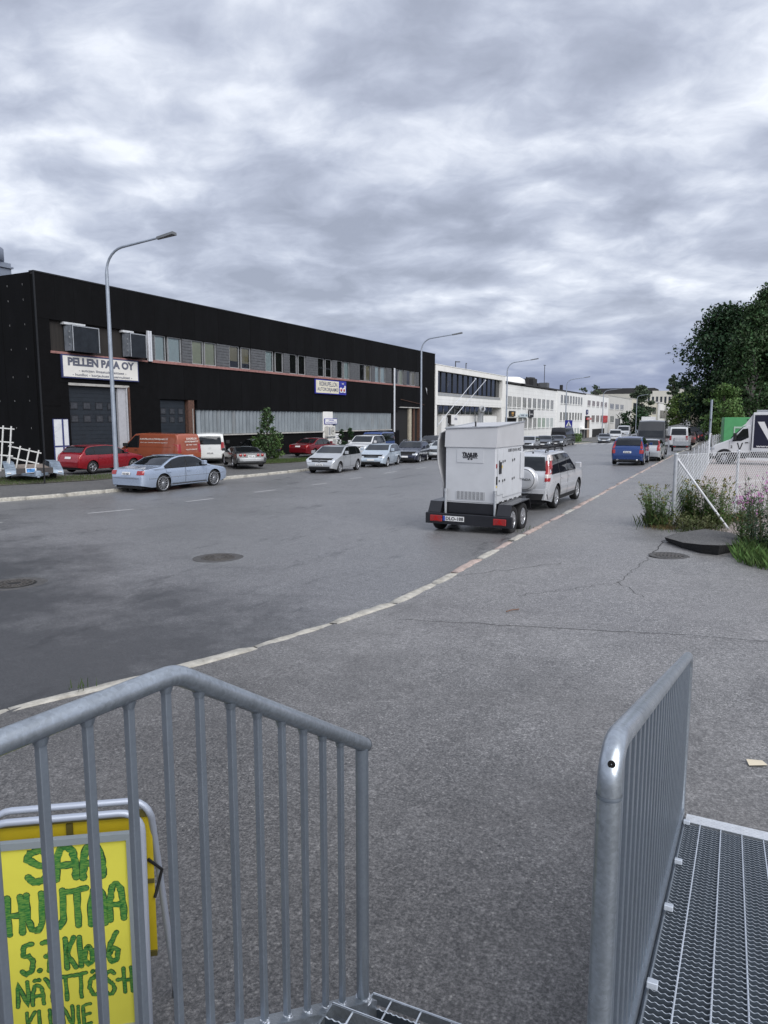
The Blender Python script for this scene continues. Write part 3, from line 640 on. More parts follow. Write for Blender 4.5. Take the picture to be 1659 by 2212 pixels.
bb('side', m_black, sb, 58.25, 58.45, 1.45, 2.7, .0, .45); bb('face', m_signwhite, sb, 58.46, 60.8, 1.5, 2.7, .0, .5); text('lettering', 'STEKA', m_navy, sb, (60.0, -.51, 2.2), (1, 0, 0), (0, 0, 1), w=1.0, h=.28, bold=.03)
ep = building('exhaust_pipe', 'bent rusty-based metal exhaust pipe rising in front of the white building', 'exhaust pipe')
MB().tube([(68.9, -.75, .2), (68.9, -.75, 3.0), (68.75, -.85, 3.45), (68.3, -1.1, 3.6), (67.6, -1.5, 3.6)], .42, 14).build('pipe', m_galv, ep); MB().lathe([(.44, .2), (.44, 1.4)], 14, c=(68.9, -.75, 0)).build('rusty_base', m_rust, ep)
MB().lathe([(.30, 0), (.001, 0)], 14, ax=1, c=(67.3, -1.7, 3.6)).build('mouth', m_inner, ep)
for (s_, l) in ((63.5, 'thin antenna rod'), (67.5, 'dark roof vent stub')):
    a = building('roof_antenna' if 'rod' in l else 'roof_vent', l + ' on the roof of the white glazed building', 'antenna' if 'rod' in l else 'vent')
    MB().tube([(s_, 1, 8.8), (s_, 1, 9.9)], .06, 6).tube([(s_, 1, 9.8), (s_ + (1.6 if 'rod' in l else .3), 1, 9.9)], .06, 6).build('rod', m_roofd, a)

# ---- long white office building and the rows beyond
m_wfr = M('white_window_frame', (.72, .72, .70), .6); m_pdark = M('far_pane', (.03, .036, .042), .12, var=.5, vscale=.9); m_pred = M('dark_red_blind_pane', (.055, .014, .016), .2, var=.3, vscale=1)
m_pgreen = M('green_tint_pane', (.10, .20, .13), .25, var=.4, vscale=1); m_ppale = M('pale_tint_pane', (.30, .36, .36), .3, var=.3, vscale=1)
def win_row(par, s0, s1, n, z0, z1, frac, pane, d=0., mull=1, fr=None, sill=True):
    w = (s1 - s0) / n; fr = fr or m_wfr
    for i in range(n):
        a = s0 + w * i + w * (1 - frac) / 2; b = a + w * frac; pn = pane[i % len(pane)] if isinstance(pane, list) else pane
        p = bb('window', pn, par, a, b, z0, z1, d - .25, d + .01)
        f = MB().box(a - .1, a, -d - .06, -d + .1, z0, z1).box(b, b + .1, -d - .06, -d + .1, z0, z1)
        for k in range(1, mull + 1):
            x = a + (b - a) * k / (mull + 1); f.box(x - .07, x + .07, -d - .05, -d + .1, z0, z1)
        f.build('frame', fr, p)
        if sill: bb('sill', m_white2, p, a - .12, b + .12, z0 - .12, z0, d, d + .14)
OF = building('white_office_building', 'long white office building with three signs and narrow window rows')
bb('wall', m_white2, OF, 82.75, 116.8, -3, 7.7, -20, 0); bb('wall', m_white2, OF, 116.8, 145.0, -3.5, 7.85, -20, .12)
bb('roof_edge', m_roofd, OF, 82.7, 145.2, 7.86, 8.12, -20, .2)
for z in np.arange(-.4, 7.6, .62): bb('block_joint', m_conc, OF, 82.8, 116.7, z, z + .012, .0, .003)
win_row(OF, 83.7, 91.6, 3, 4.1, 5.85, .78, m_pdark, mull=3); win_row(OF, 92.0, 114.6, 7, 4.1, 5.85, .66, m_pdark, mull=2)
win_row(OF, 89.6, 114.7, 8, .62, 2.4, .66, [m_pdark, m_pdark, m_pdark, m_pdark, m_pgreen, m_pgreen, m_ppale, m_ppale], mull=2)
win_row(OF, 119.3, 141.6, 8, 5.4, 7.1, .66, m_pdark, .12, 1); win_row(OF, 118.9, 141.7, 8, 1.92, 3.58, .62, m_pdark, .12, 1); win_row(OF, 130.2, 142.0, 4, -1.6, .2, .66, m_ppale, .12, 1)
bb('entrance_recess', m_inner, OF, 83.0, 89.0, -2.5, 2.35, -3, .005); bb('entrance_canopy', m_conc, OF, 82.9, 89.1, 2.35, 2.5, -3, .5)
bb('door', m_frdark, OF, 142.3, 144.3, -3.2, -.2, 0, .2); bb('door_canopy', m_white, OF, 139.5, 145.0, -.2, -.02, .13, 1.4)
def wall_sign(label, s0, s1, z0, z1, bgm, lines, d=.1, fg=None):
    t = building('wall_sign', label, 'sign'); bb('board', bgm, t, s0, s1, z0, z1, d, d + .12)
    for (tx, cs, cz, w, h, mm) in lines: text('lettering', tx, mm, t, (cs, -d - .128, cz), (1, 0, 0), (0, 0, 1), w=w, h=h, bold=.03)
    return t
m_gold = M('sign_gold', (.45, .25, .06), .5)
ws = wall_sign('black square sign with golden panel at the office entrance', 84.6, 87.8, 2.62, 3.5, m_black, [('KIRPPIS', 86.2, 2.78, 1.2, .16, m_gold)]); bb('golden_panel', m_gold, ws, 85.6, 86.9, 2.95, 3.32, .222, .23)
wall_sign('pale light-box sign with blue print left of the black upright sign', 89.9, 94.6, 2.5, 3.1, M('sign_paleblue', (.55, .63, .66), .5), [('KAHVIO', 91.3, 2.8, 1.8, .25, m_navy), ('AUKI', 93.6, 2.8, 1.0, .25, m_navy)], .3)
ws3 = wall_sign('black upright sign with white figure and lettering on the office wall', 96.0, 99.1, 2.5, 3.8, m_black, [('studio', 97.6, 3.05, 1.7, .22, m_signwhite)]); bb('white_figure', m_signwhite, ws3, 96.25, 96.5, 2.65, 3.65, .222, .23)
wall_sign('small blue and white upright sign above the entrance recess', 146.4, 148.3, 3.3, 4.4, m_navy, [('A', 147.3, 3.9, .9, .6, m_signwhite)])
R4 = building('white_row_building', 'white row building with dark red window panes beyond the office')
bb('wall', m_white2, R4, 145.05, 177, -3.6, 8.05, -18, .0); bb('coping', m_conc, R4, 145.0, 177.1, 8.05, 8.18, -18, .06)
win_row(R4, 146.8, 175.5, 5, 5.35, 6.65, .62, m_pred, 0, 2); win_row(R4, 152.5, 170.5, 3, 1.4, 3.1, .66, m_pred, 0, 2)
bb('recess', m_inner, R4, 144.9 + .3, 151.3, -3, 2.9, -3, .004); bb('recess_panel', M('tan_panel', (.28, .22, .17), .8), R4, 148.5, 151.0, -3, 2.6, -2.5, .006)
bb('garage_door', m_inner, R4, 155, 172, -3.2, -.3, -.5, .006)
wall_sign('red square sign between windows of the far row building', 168.6, 175.3, 1.25, 3.1, m_red, [('ARTIKA', 172, 2.2, 3.5, .5, M('sign_pink', (.6, .15, .13), .5))])
wall_sign('small red shop sign over the recessed entrance', 145.6, 151.0, 2.0, 2.5, m_red, [('AVOINNA', 148, 2.25, 3.5, .3, m_signwhite)], .35)
R5 = building('grey_white_building', 'grey-white two-storey building with paired windows further down the street')
m_grw = M('greyish_render', (.55, .54, .51), .9, var=.15, vscale=.6, stain=(.6, (.35, .33, .3), .6, .55), stretch=(1, 1, .4))
bb('wall', m_grw, R5, 177.1, 222, -3.6, 8.6, -18, -.1); bb('coping', m_conc, R5, 177.1, 222.1, 8.6, 8.75, -18, .0)
win_row(R5, 178.5, 206, 3, 5.0, 6.5, .7, m_pdark, -.1, 4); win_row(R5, 178.5, 190, 1, 1.2, 3.0, .55, m_pdark, -.1, 3); win_row(R5, 201, 210, 1, 1.2, 3.0, .7, m_pdark, -.1, 2)
bb('gate', m_pan, R5, 190, 199, -3, 2.3, -.4, -.08); bb('gate_post', m_frdark, R5, 197, 198, -3, 2.6, -.07, .0)
R6 = building('cream_far_building', 'cream building with long dark upper windows near the end of the street')
m_crm = M('cream_render', (.58, .55, .46), .9, var=.1, vscale=.4)
bb('wall', m_crm, R6, 222.2, 300, -3.6, 8.9, -18, -.2); bb('coping', m_conc, R6, 222.2, 300.1, 8.9, 9.1, -18, -.1)
win_row(R6, 224, 256, 1, 4.6, 7.6, .85, m_pdark, -.2, 8, m_frdark); win_row(R6, 262, 296, 2, 4.2, 7.0, .8, m_pdark, -.2, 4, m_frdark); win_row(R6, 224, 245, 1, -.5, 2.2, .8, m_pdark, -.2, 4, m_frdark)
R7 = building('white_far_building', 'white low building with one dark window band closing the street')
bb('wall', m_white, R7, 300.2, 400, -3.6, 9.2, -18, -.2); win_row(R7, 305, 395, 1, 2.5, 6, .9, m_pdark, -.2, 10, m_frdark); bb('coping', m_white, R7, 300.2, 400, 9.2, 9.5, -18, .0)
# roof clutter on the office
def roof_item(name, label, cat, s_, d_, fn):
    t = building(name, label, cat); fn(t, s_, d_)
roof_item('roof_dome', 'white rounded skylight on the office roof', 'skylight', 91.5, -1, lambda t, s_, d_: MB().lathe([(.001, 9.3), (2.2, 9.2), (3.0, 8.8), (3.1, 8.1)], 16, c=(s_, 2.5, 0)).build('dome', m_white2, t))
roof_item('roof_pipes', 'pair of thin dark pipes on the office roof', 'vent pipe', 100, 0, lambda t, s_, d_: MB().tube([(s_, 1.5, 8), (s_, 1.5, 9.7)], .14, 8).tube([(s_ + .8, 1.5, 8), (s_ + .8, 1.5, 9.6)], .14, 8).build('pipe', m_roofd, t))
roof_item('roof_cooler', 'black cooling unit with domed cap on the office roof', 'cooling unit', 105, 0, lambda t, s_, d_: MB().box(s_ - 1.6, s_ + 1.1, 1.2, 3.2, 8.1, 9.6).lathe([(.001, 9.95), (.8, 9.85), (1.0, 9.6)], 12, c=(s_, 2.2, 0)).box(s_ + 2, s_ + 3.2, 1.2, 2.2, 8.1, 8.9).build('casing', m_roofd, t))
roof_item('mast', 'tall thin mast rising from a grey box on the office roof', 'mast', 114.5, 0, lambda t, s_, d_: (MB().tube([(s_, 2, 8.1), (s_, 2, 12.8)], .06, 6).tube([(s_ - .9, 2, 12.7), (s_ + .9, 2, 12.75)], .05, 6).build('pole', m_roofd, t), pbox('box', m_pan, t, s_ - .9, s_ + .9, 1.2, 2.8, 8.1, 9.3)))
roof_item('roof_stack', 'short dark chimney stub near the end of the office roof', 'chimney', 127, 0, lambda t, s_, d_: MB().box(s_ - .25, s_ + .25, 1.2, 1.8, 8.1, 9.4).build('stack', m_roofd, t))
# ---- pale block on the rise closing the view
HB = thing('hilltop_block', 'pale concrete block with dark domed roof on the rise behind the street', 'building', (-38, 395, 2.0), R(4))
m_hb = M('hill_block_concrete', (.50, .48, .43), .9, var=.08, vscale=.1)
pbox('wall', m_hb, HB, -48, 12, 0, 30, 0, 13.2); pbox('wall', m_hb, HB, 12.1, 42, 0, 30, 0, 14.6); pbox('penthouse', m_hb, HB, 22, 31, 3, 15, 14.7, 19.0)
pbox('penthouse_window', m_pdark, HB, 23, 30, 2.8, 2.98, 15.6, 18.0)
for k in range(16): pbox('window', m_pdark, HB, 8 + k * 2.0, 9.0 + k * 2.0, -.1, .05, 8.2, 11.6)
for k in range(2): pbox('window_band', m_pdark, HB, -46 + k * 24, -26 + k * 24, -.1, .05, 6.5, 9)
MB().prism([(-18, 13.3), (-18, 15.2), (-16, 16.4), (13, 16.4), (15, 15.6), (16, 13.3)], 1, 6, 22).build('dark_roof_hall', m_roofd, HB)
# ================================================================ VEHICLES
m_tyre = M('tyre_rubber', (.012, .012, .013), .85, bump=.2, bscale=40); m_alloy = M('alloy', (.50, .51, .53), .3, metal=.8); m_alloyd = M('alloy_dark', (.10, .10, .11), .35, metal=.8); m_hub = M('wheel_inner', (.008, .008, .009), .8)
m_cglass = glass_mat('car_glass', (.25, .30, .30), .35, .02); m_plastic = M('black_plastic', (.012, .012, .013), .55); m_trim = M('grey_trim', (.06, .062, .066), .5)
m_lamp = M('headlamp', (.60, .63, .66), .12, metal=.35, coat=1); m_tail = M('tail_red', (.30, .008, .008), .15, coat=1); m_tailw = M('tail_clear', (.55, .50, .48), .15, coat=1); m_amber = M('amber', (.5, .16, .01), .2, coat=1)
m_plate = M('plate_white', (.72, .72, .72), .4); m_platetx = M('plate_text', (.02, .02, .025), .5); m_eu = M('plate_blue', (.02, .06, .35), .4); m_chrome = M('chrome', (.65, .66, .68), .12, metal=1)
def paint(name, c, metal=.35, rough=.32): return M('paint_' + name, c, rough, metal=metal, coat=.9, var=.03, vscale=1.5)

def wheel_me(r, w, style, cache={}):
    key = (r, w, style)
    if key in cache: return cache[key]
    hw = w / 2; ri = r * {'steel': .62, 'multi': .80}.get(style, .68)
    t = MB().lathe([(ri, -hw * .9), (r * .93, -hw), (r * .985, -hw * .72), (r, -hw * .3), (r, hw * .3), (r * .985, hw * .72), (r * .93, hw), (ri + .01, hw * .93), (ri, hw * .8)], 30, ax=1)
    tm = t.me('tyre', m_tyre)
    mt = m_alloyd if style == 'dark' else m_alloy
    rm = MB().lathe([(ri, -hw * .6), (ri, hw * .80), (ri * .95, hw * .9), (ri * .9, hw * .78), (ri * .9, 0)], 30, ax=1)
    ns = {'multi': 14, 'dark': 12, 'five': 5, 'steel': 8, 'six': 7}[style]
    for k in range(ns):
        a = 2 * math.pi * k / ns; wd = ri * {'multi': .085, 'dark': .08, 'five': .26, 'steel': .3, 'six': .2}[style]
        c, s_ = math.cos(a), math.sin(a)
        def P(rad, tt, y): return (rad * c - tt * s_, y, rad * s_ + tt * c)
        i0, i1 = ri * .14, ri * .93
        V = [P(i0, -wd * .6, hw * .45), P(i0, wd * .6, hw * .45), P(i1, wd / 2, hw * .45), P(i1, -wd / 2, hw * .45), P(i0, -wd * .5, hw * .80), P(i0, wd * .5, hw * .80), P(i1, wd * .4, hw * .82), P(i1, -wd * .4, hw * .82)]
        rm.add(V, [(4, 5, 6, 7), (0, 1, 5, 4), (1, 2, 6, 5), (3, 0, 4, 7)])
    rm.lathe([(.001, hw * .86), (ri * .2, hw * .84), (ri * .22, hw * .4)], 16, ax=1)
    rme = rm.me('rim', mt); bk = MB().lathe([(ri * .96, hw * .2), (.001, hw * .2)], 24, ax=1).me('dark_backing', m_hub)  # near-black disc behind the spokes paints in the wheel's inner shade
    cache[key] = (tm, rme, bk); return cache[key]

class Car:
    def __init__(s, name, label, x, y, head, L, Wd, H, prof, belt, wr, ax, col, cat='car', z=None, tum=.18, sill=.22, style='five', glassx=(.25, .72), pill=(.5,), wheelw=.21, glass=m_cglass, group=None, doors=(), nose=.74, noseR=.55, rearR=.45, tail=.80, dlo_top=.10, body=None):
        s.L, s.W, s.H, s.belt, s.wr, s.sill = L, Wd, H, belt, wr, sill; s.col = col; s.tum = tum; s.nose, s.noseR, s.tail, s.rearR = nose, noseR, tail, rearR; s.glass = glass
        s.root = thing(name, label, cat, (x, y, g(x, y) if z is None else z), R(90 - head), group)
        xs = np.linspace(0, 1, 601); s.X = xs * L - L / 2
        T = np.interp(xs, [p[0] for p in prof], [p[1] for p in prof]); k = max(3, int(.05 / L * 600)); pad = np.pad(T, k, mode='edge'); s.T = np.convolve(pad, np.ones(2 * k + 1) / (2 * k + 1), 'valid')
        s.T[0] = prof[0][1]; s.T[-1] = prof[-1][1]
        s.P = np.array([s.plan(v) for v in s.X])
        s.axles = [(-L / 2 + a) for a in ax]
        s.mk_body(col); s.mk_wheels(style, wheelw)
        s.dlo_top = dlo_top
        if glassx: s.side_glass(glassx, pill)
        s.doors(doors)
    def plan(s, x):
        d0, d1 = x + s.L / 2, s.L / 2 - x; f = 1.
        if d0 < s.rearR: f *= s.tail + (1 - s.tail) * math.sqrt(max(0, 1 - (1 - d0 / s.rearR) ** 2))
        if d1 < s.noseR: f *= s.nose + (1 - s.nose) * math.sqrt(max(0, 1 - (1 - d1 / s.noseR) ** 2))
        return f
    def top(s, x): return float(np.interp(x, s.X, s.T))
    def S(s, x, z):
        w = s.W / 2 * float(np.interp(x, s.X, s.P)); b = s.belt
        if z <= b:
            zz = (b * .72 - z) / (b * .72 - s.sill + 1e-6); return w * (1 - (.075 * zz * zz if zz > 0 else .03 * (zz * 2.2) ** 2 * .55))
        return w * (.98 - s.tum * (z - b) / (s.H - b) - .02 * ((z - b) / (s.H - b)) ** 2)
    def mk_body(s, mat):
        st = sorted(set([round(v, 3) for v in np.linspace(-s.L / 2, s.L / 2, 84)] + [round(-s.L / 2 + v, 3) for v in (.01, .025, .08)] + [round(s.L / 2 - v, 3) for v in (.01, .025, .08)]))
        n1, n2, rc = 10, 6, .055; V = []; rings = []
        for x in st:
            T = s.top(x); d = min(x + s.L / 2, s.L / 2 - x); zs = s.sill + .10 * max(0, 1 - d / .5)
            zb = min(s.belt, T - rc - .02); zb = max(zb, zs + .05); zt = max(T - rc, zb + .01); r = []
            for i in range(n1): r.append(zs + (zb - zs) * i / n1)
            for i in range(n2 + 1): r.append(zb + (zt - zb) * i / n2)
            side = [(s.S(x, z), z) for z in r]; ye = side[-1][0]
            for q in (35, 65): side.append((ye - rc * (1 - math.cos(R(q))), zt + (T - .035 - zt + .01) * math.sin(R(q))))
            y2 = ye - rc
            for q in (1, .8, .55, .28, 0): side.append((y2 * q, T - .035 * q * q))
            ring = [(x, -y_, z_) for (y_, z_) in side] + [(x, y_, z_) for (y_, z_) in reversed(side[:-1])]
            rings.append(ring)
        m_ = len(rings[0]); V = np.array([p for r in rings for p in r])
        Rw = s.wr + .055; keep = []; cut = set(); kept = set()
        for j in range(len(st) - 1):
            for i in range(m_ - 1):
                f = (j * m_ + i, j * m_ + i + 1, (j + 1) * m_ + i + 1, (j + 1) * m_ + i); c = V[list(f)].mean(0)
                if any((c[0] - a) ** 2 + (c[2] - s.wr) ** 2 < Rw * Rw for a in s.axles) and c[2] < s.wr + Rw and (i < n1 + 3 or i > m_ - n1 - 5): cut.update(f)
                else: keep.append(f); kept.update(f)
        for v in cut & kept:
            p = V[v]; a = min(s.axles, key=lambda q: abs(q - p[0])); dx, dz = p[0] - a, p[2] - s.wr; l = math.hypot(dx, dz)
            if l > 1e-4 and dz > -.12:
                nx_, nz = a + dx / l * Rw, s.wr + dz / l * Rw
                if nz > s.sill - .05: V[v] = (nx_, math.copysign(s.S(nx_, nz), p[1]), nz)
        nb = len(V); V = np.vstack([V, V[:m_], V[(len(st) - 1) * m_:len(st) * m_]])
        keep += [tuple(range(nb, nb + m_)), tuple(range(nb + m_, nb + 2 * m_))[::-1]]
        me = mesh('body', V, keep, mat, True)
        o = obj('body', me, s.root); s.body = o
        # wheel-arch liners and dark underside
        u = MB().box(-s.L / 2 + .12, s.L / 2 - .15, -s.W / 2 * .74, s.W / 2 * .74, s.sill - .03, s.belt - .12)
        for a in s.axles:
            for sd in (-1, 1):
                V2 = []; n = 14
                for i in range(n + 1):
                    t = math.pi * (-.08 + 1.16 * i / n); xx, zz = a + Rw * math.cos(t), s.wr + Rw * math.sin(t); yo = s.S(xx, max(zz, s.sill))
                    V2 += [(xx, sd * (yo - .004), zz), (xx, sd * (yo - .32), zz)]
                u.add(V2, [(2 * i, 2 * i + 1, 2 * i + 3, 2 * i + 2) for i in range(n)], True)
        u.build('underbody', m_plastic, s.root)
    def mk_wheels(s, style, w):
        tm, rm, bk = wheel_me(s.wr, w, style)
        for a in s.axles:
            for sd in (-1, 1):
                o = obj('wheel', tm, s.root, (a, sd * (s.W / 2 - w / 2 - .025), s.wr), (0, RNG.uniform(0, 3), 0 if sd > 0 else math.pi)); obj('rim', rm, o); obj('dark_backing', bk, o)
    def side(s, name, mat, x0, x1, zlo, zhi, sd, off=.006, nx=10, nz=4, parent=None, thick=.0):
        fl = zlo if callable(zlo) else (lambda x: zlo); fh = zhi if callable(zhi) else (lambda x: zhi); V = []; F = []
        for i in range(nx + 1):
            x = x0 + (x1 - x0) * i / nx; a, b = fl(x), fh(x)
            for j in range(nz + 1):
                z = a + (max(b, a + .001) - a) * j / nz; V.append((x, sd * (s.S(x, z) + off), z))
        for i in range(nx):
            for j in range(nz): F.append((i * (nz + 1) + j, (i + 1) * (nz + 1) + j, (i + 1) * (nz + 1) + j + 1, i * (nz + 1) + j + 1)[::(1 if sd < 0 else -1)])
        if thick:
            b = len(V); V += [(x_, y_ - sd * thick, z_) for (x_, y_, z_) in V]
            bd = [i * (nz + 1) for i in range(nx + 1)] + [nx * (nz + 1) + j for j in range(1, nz + 1)] + [i * (nz + 1) + nz for i in range(nx - 1, -1, -1)] + [j for j in range(nz - 1, 0, -1)]
            for q in range(len(bd)): F.append((bd[q], bd[(q + 1) % len(bd)], b + bd[(q + 1) % len(bd)], b + bd[q]))
        return obj(name, mesh(name, V, F, mat, not thick), parent or s.root)
    def end(s, name, mat, front, y0, y1, z0, z1, off=.008, ny=8, nz=6, parent=None, taper=0., fz=None):
        V = []; F = []; X = s.X if not front else s.X[::-1]; T = s.T if not front else s.T[::-1]; Pn = s.P if not front else s.P[::-1]
        for j in range(nz + 1):
            z = z0 + (z1 - z0) * j / nz
            tw = 1 - taper * j / nz; b = s.belt
            for i in range(ny + 1):
                y = (y0 + (y1 - y0) * i / ny) * tw; ye = s.S(0, z)
                ok = np.nonzero((T - .035 * min(1, abs(y) / max(.1, ye)) ** 2 >= z) & (Pn * (s.S(0, z) / max(.01, float(np.interp(0, s.X, s.P)))) >= abs(y)))[0]
                x = X[ok[0]] if len(ok) else X[60]; V.append((x + (off if front else -off), y * (1 + .004), z + off * .4))
        for j in range(nz):
            for i in range(ny): F.append((j * (ny + 1) + i, j * (ny + 1) + i + 1, (j + 1) * (ny + 1) + i + 1, (j + 1) * (ny + 1) + i)[::(1 if front else -1)])
        return obj(name, mesh(name, V, F, mat, True), parent or s.root)
    def side_glass(s, gx, pill):
        xa, xb = -s.L / 2 + gx[0] * s.L, -s.L / 2 + gx[1] * s.L; cuts = [xa] + [-s.L / 2 + p * s.L for p in pill] + [xb]
        zl = s.belt + .02; zh = lambda x: min(s.H - s.dlo_top, s.top(x) - s.dlo_top * .95)
        for sd in (-1, 1):
            s.side('window_surround', m_plastic, xa - .03, xb + .03, zl - .02, lambda x: min(s.H - s.dlo_top + .025, s.top(x) - s.dlo_top * .95 + .025), sd, .004, 24, 4)
            for a, b in zip(cuts[:-1], cuts[1:]): s.side('side_window', s.glass, a + .03, b - .03, zl, zh, sd, .009, 12, 4)
    def doors(s, cuts):
        for sd in (-1, 1):
            for (a, b) in cuts:
                xa, xb = -s.L / 2 + a * s.L, -s.L / 2 + b * s.L; za, zb = s.sill + .10, s.belt - .01
                def low(x):
                    z = za
                    for q in s.axles:
                        dx = abs(x - q); Rr = s.wr + .10
                        if dx < Rr: z = max(z, s.wr + math.sqrt(Rr * Rr - dx * dx))
                    return min(z, zb - .05)
                s.side('door_gap', m_plastic, xa - .011, xb + .011, lambda x: low(x) - .011, zb + .008, sd, .0015, 14, 8)
                d = s.side('door', s.col, xa, xb, low, zb, sd, .004, 14, 8)
                s.side('door_handle', s.col if s.H < 1.9 else m_plastic, xa + .06, xa + .26, s.belt - .16, s.belt - .12, sd, .03, 3, 2, d, .02)
    def mirrors(s, xf, mat=None, size=1.):
        for sd in (-1, 1):
            x = -s.L / 2 + xf * s.L; y = sd * (s.S(x, s.belt + .05)); z = s.belt + .09
            MB().cbox(-.09 * size, .06 * size, *(sorted((sd * .05, sd * .24 * size))), -.02, .14 * size, .02).add([(-.04, sd * -.02, -.02), (.03, sd * -.02, -.02), (.03, sd * .08, .03), (-.04, sd * .08, .03)], [(0, 1, 2, 3)]).build('mirror', mat or s.col, s.root, (x, y, z))
    def screens(s, fz, rz, fy=.90, ry=.88, ft=.0, rt=.0):
        if fz:
            wy = lambda z: s.S(0, z) * fy
            s.end('windscreen', s.glass, True, -wy(fz[0]), wy(fz[0]), fz[0], fz[1], .018, 10, 8, taper=1 - wy(fz[1]) / wy(fz[0]))
        if rz:
            wy = lambda z: s.S(0, z) * ry
            s.end('rear_window', s.glass, False, -wy(rz[0]), wy(rz[0]), rz[0], rz[1], .022, 10, 8, taper=1 - wy(rz[1]) / wy(rz[0]))
    def lights(s, front=None, rear=None, mats=None):
        for sd in (-1, 1):
            if front: y0, y1, z0, z1 = front; s.end('headlight', m_lamp, True, *(sorted((sd * y0, sd * y1))), z0, z1, .012)
            if rear: y0, y1, z0, z1 = rear; s.end('tail_light', mats or m_tail, False, *(sorted((sd * y0, sd * y1))), z0, z1, .012)
    def plate(s, front, z, txt, y=0., w=.45):
        p = s.end('number_plate', m_plate, front, y - w / 2, y + w / 2, z, z + .11, .022, 2, 2); co = [v.co.x for v in p.data.vertices]; x = (max(co) if front else min(co))
        if txt: text('lettering', txt, m_platetx, p, (x + (.004 if front else -.004), y, z + .055), (0, 1 if front else -1, 0), (0, 0, 1), w=w * .8, h=.075, bold=.02)
    def mid(s, name, mat, front, y0, y1, z0, z1, off=.014): return s.end(name, mat, front, y0, y1, z0, z1, off)

SEDAN = [(0, .66), (.008, .86), (.03, .955), (.15, 1.01), (.20, 1.035), (.33, 1.34), (.42, 1.43), (.52, 1.44), (.60, 1.39), (.735, 1.02), (.77, .97), (.93, .83), (.975, .72), (1, .5)]
HATCH = [(0, .60), (.01, .86), (.03, 1.0), (.055, 1.06), (.13, 1.38), (.2, 1.45), (.42, 1.48), (.54, 1.43), (.735, 1.03), (.77, .99), (.95, .80), (.985, .68), (1, .5)]
ESTATE = [(0, .6), (.01, .9), (.045, 1.04), (.11, 1.39), (.2, 1.47), (.45, 1.5), (.53, 1.46), (.69, 1.02), (.73, .98), (.94, .8), (.98, .68), (1, .5)]
SUVP = [(0, .62), (.008, 1.04), (.03, 1.10), (.065, 1.57), (.12, 1.645), (.48, 1.66), (.55, 1.61), (.70, 1.16), (.73, 1.11), (.94, .98), (.985, .8), (1, .55)]
XOVER = [(0, .62), (.008, .98), (.03, 1.10), (.06, 1.16), (.125, 1.52), (.19, 1.64), (.30, 1.70), (.45, 1.71), (.54, 1.66), (.72, 1.17), (.75, 1.12), (.94, .96), (.985, .8), (1, .55)]
VANP = [(0, .6), (.005, 1.1), (.018, 1.80), (.05, 1.94), (.6, 1.98), (.71, 1.93), (.87, 1.26), (.90, 1.18), (.975, .96), (.99, .8), (1, .55)]
TALL = [(0, .6), (.004, 1.2), (.016, 2.2), (.04, 2.40), (.62, 2.45), (.73, 2.38), (.88, 1.32), (.91, 1.22), (.975, 1.02), (.99, .85), (1, .55)]
VETTE = [(0, .55), (.008, .84), (.03, .885), (.15, .92), (.36, 1.15), (.47, 1.18), (.55, 1.15), (.70, .87), (.95, .62), (1, .45)]
def sc(P, k): return [(a, b * k if b > .7 else b) for a, b in P]

# --- silver-blue saloon at the far kerb
c_mb = paint('ice_blue', (.40, .475, .60), .4, .26)
mb = Car('silver_saloon', 'pale silver-blue saloon with dark multi-spoke wheels parked under the first street lamp', -20.46, 23.72, 4.0, 5.04, 1.86, 1.44, SEDAN, .93, .35, (1.10, 4.07), c_mb, z=-.70, style='multi', glassx=(.235, .715), pill=(.30, .475,), doors=((.245, .455), (.462, .70)))
mb.screens((1.05, 1.37), (1.06, 1.38)); mb.lights((.45, .80, .62, .74), (.56, .87, .73, .89)); mb.mirrors(.66)
mb.plate(False, .72, 'VXS-608'); mb.plate(True, .42, 'VXS-608'); mb.mid('grille', m_trim, True, -.35, .35, .56, .74)
mb.mid('bumper_trim', m_chrome, False, -.80, .80, .585, .60); mb.side('sill_strip', m_trim, -1.1, 1.1, .26, .30, -1, .005); mb.side('sill_strip', m_trim, -1.1, 1.1, .26, .30, 1, .005)
for sd in (-1, 1): mb.side('rub_strip', m_chrome, -2.2, 2.2, .565, .58, sd, .006, 30, 1)
# --- silver off-roader towing
c_sil = paint('silver', (.60, .615, .64), .35, .28)
cr = Car('silver_suv', 'silver off-roader with spare wheel on its tailgate, towing the generator trailer', -4.64, 22.3, 4.0, 4.40, 1.78, 1.66, SUVP, 1.03, .345, (.92, 3.54), c_sil, z=-.40, style='six', glassx=(.075, .70), pill=(.255, .475), doors=((.27, .465), (.473, .69)), tum=.15, tail=.86, wheelw=.22)
cr.screens((1.20, 1.58), (1.14, 1.52), .9, .86); cr.mirrors(.655); cr.lights((.5, .84, .72, .92), None)
for sd in (-1, 1):
    for (z0, z1, mm) in ((.84, .94, m_tail), (.94, 1.04, m_tailw), (1.04, 1.42, m_tail), (1.42, 1.58, m_tailw)):
        cr.end('tail_light', mm, False, *(sorted((sd * .73, sd * .86))), z0, z1, .014, 4, 4, taper=(.0 if z1 < 1.08 else .055))
cr.mid('rear_bumper', c_sil, False, -.83, .83, .48, .62, .05); cr.mid('bumper_lower', m_plastic, False, -.82, .82, .30, .47, .045); cr.plate(False, .86, '', -.0, .40)
for sd in (-1, 1):
    for (a, b) in ((-1.68, -.9), (.93, 1.74)): pass
    cr.side('sill_trim', m_plastic, -.92, .98, .24, .36, sd, .012, 10, 2); cr.side('rub_strip', c_sil, -.85, .95, .60, .68, sd, .018, 10, 2, None, .014)
sp = MB().lathe([(.001, -.145), (.20, -.14), (.30, -.12), (.345, -.07), (.35, .06)], 36, ax=0).build('spare_wheel_cover', c_sil, cr.root, (-2.24, -.20, .90))
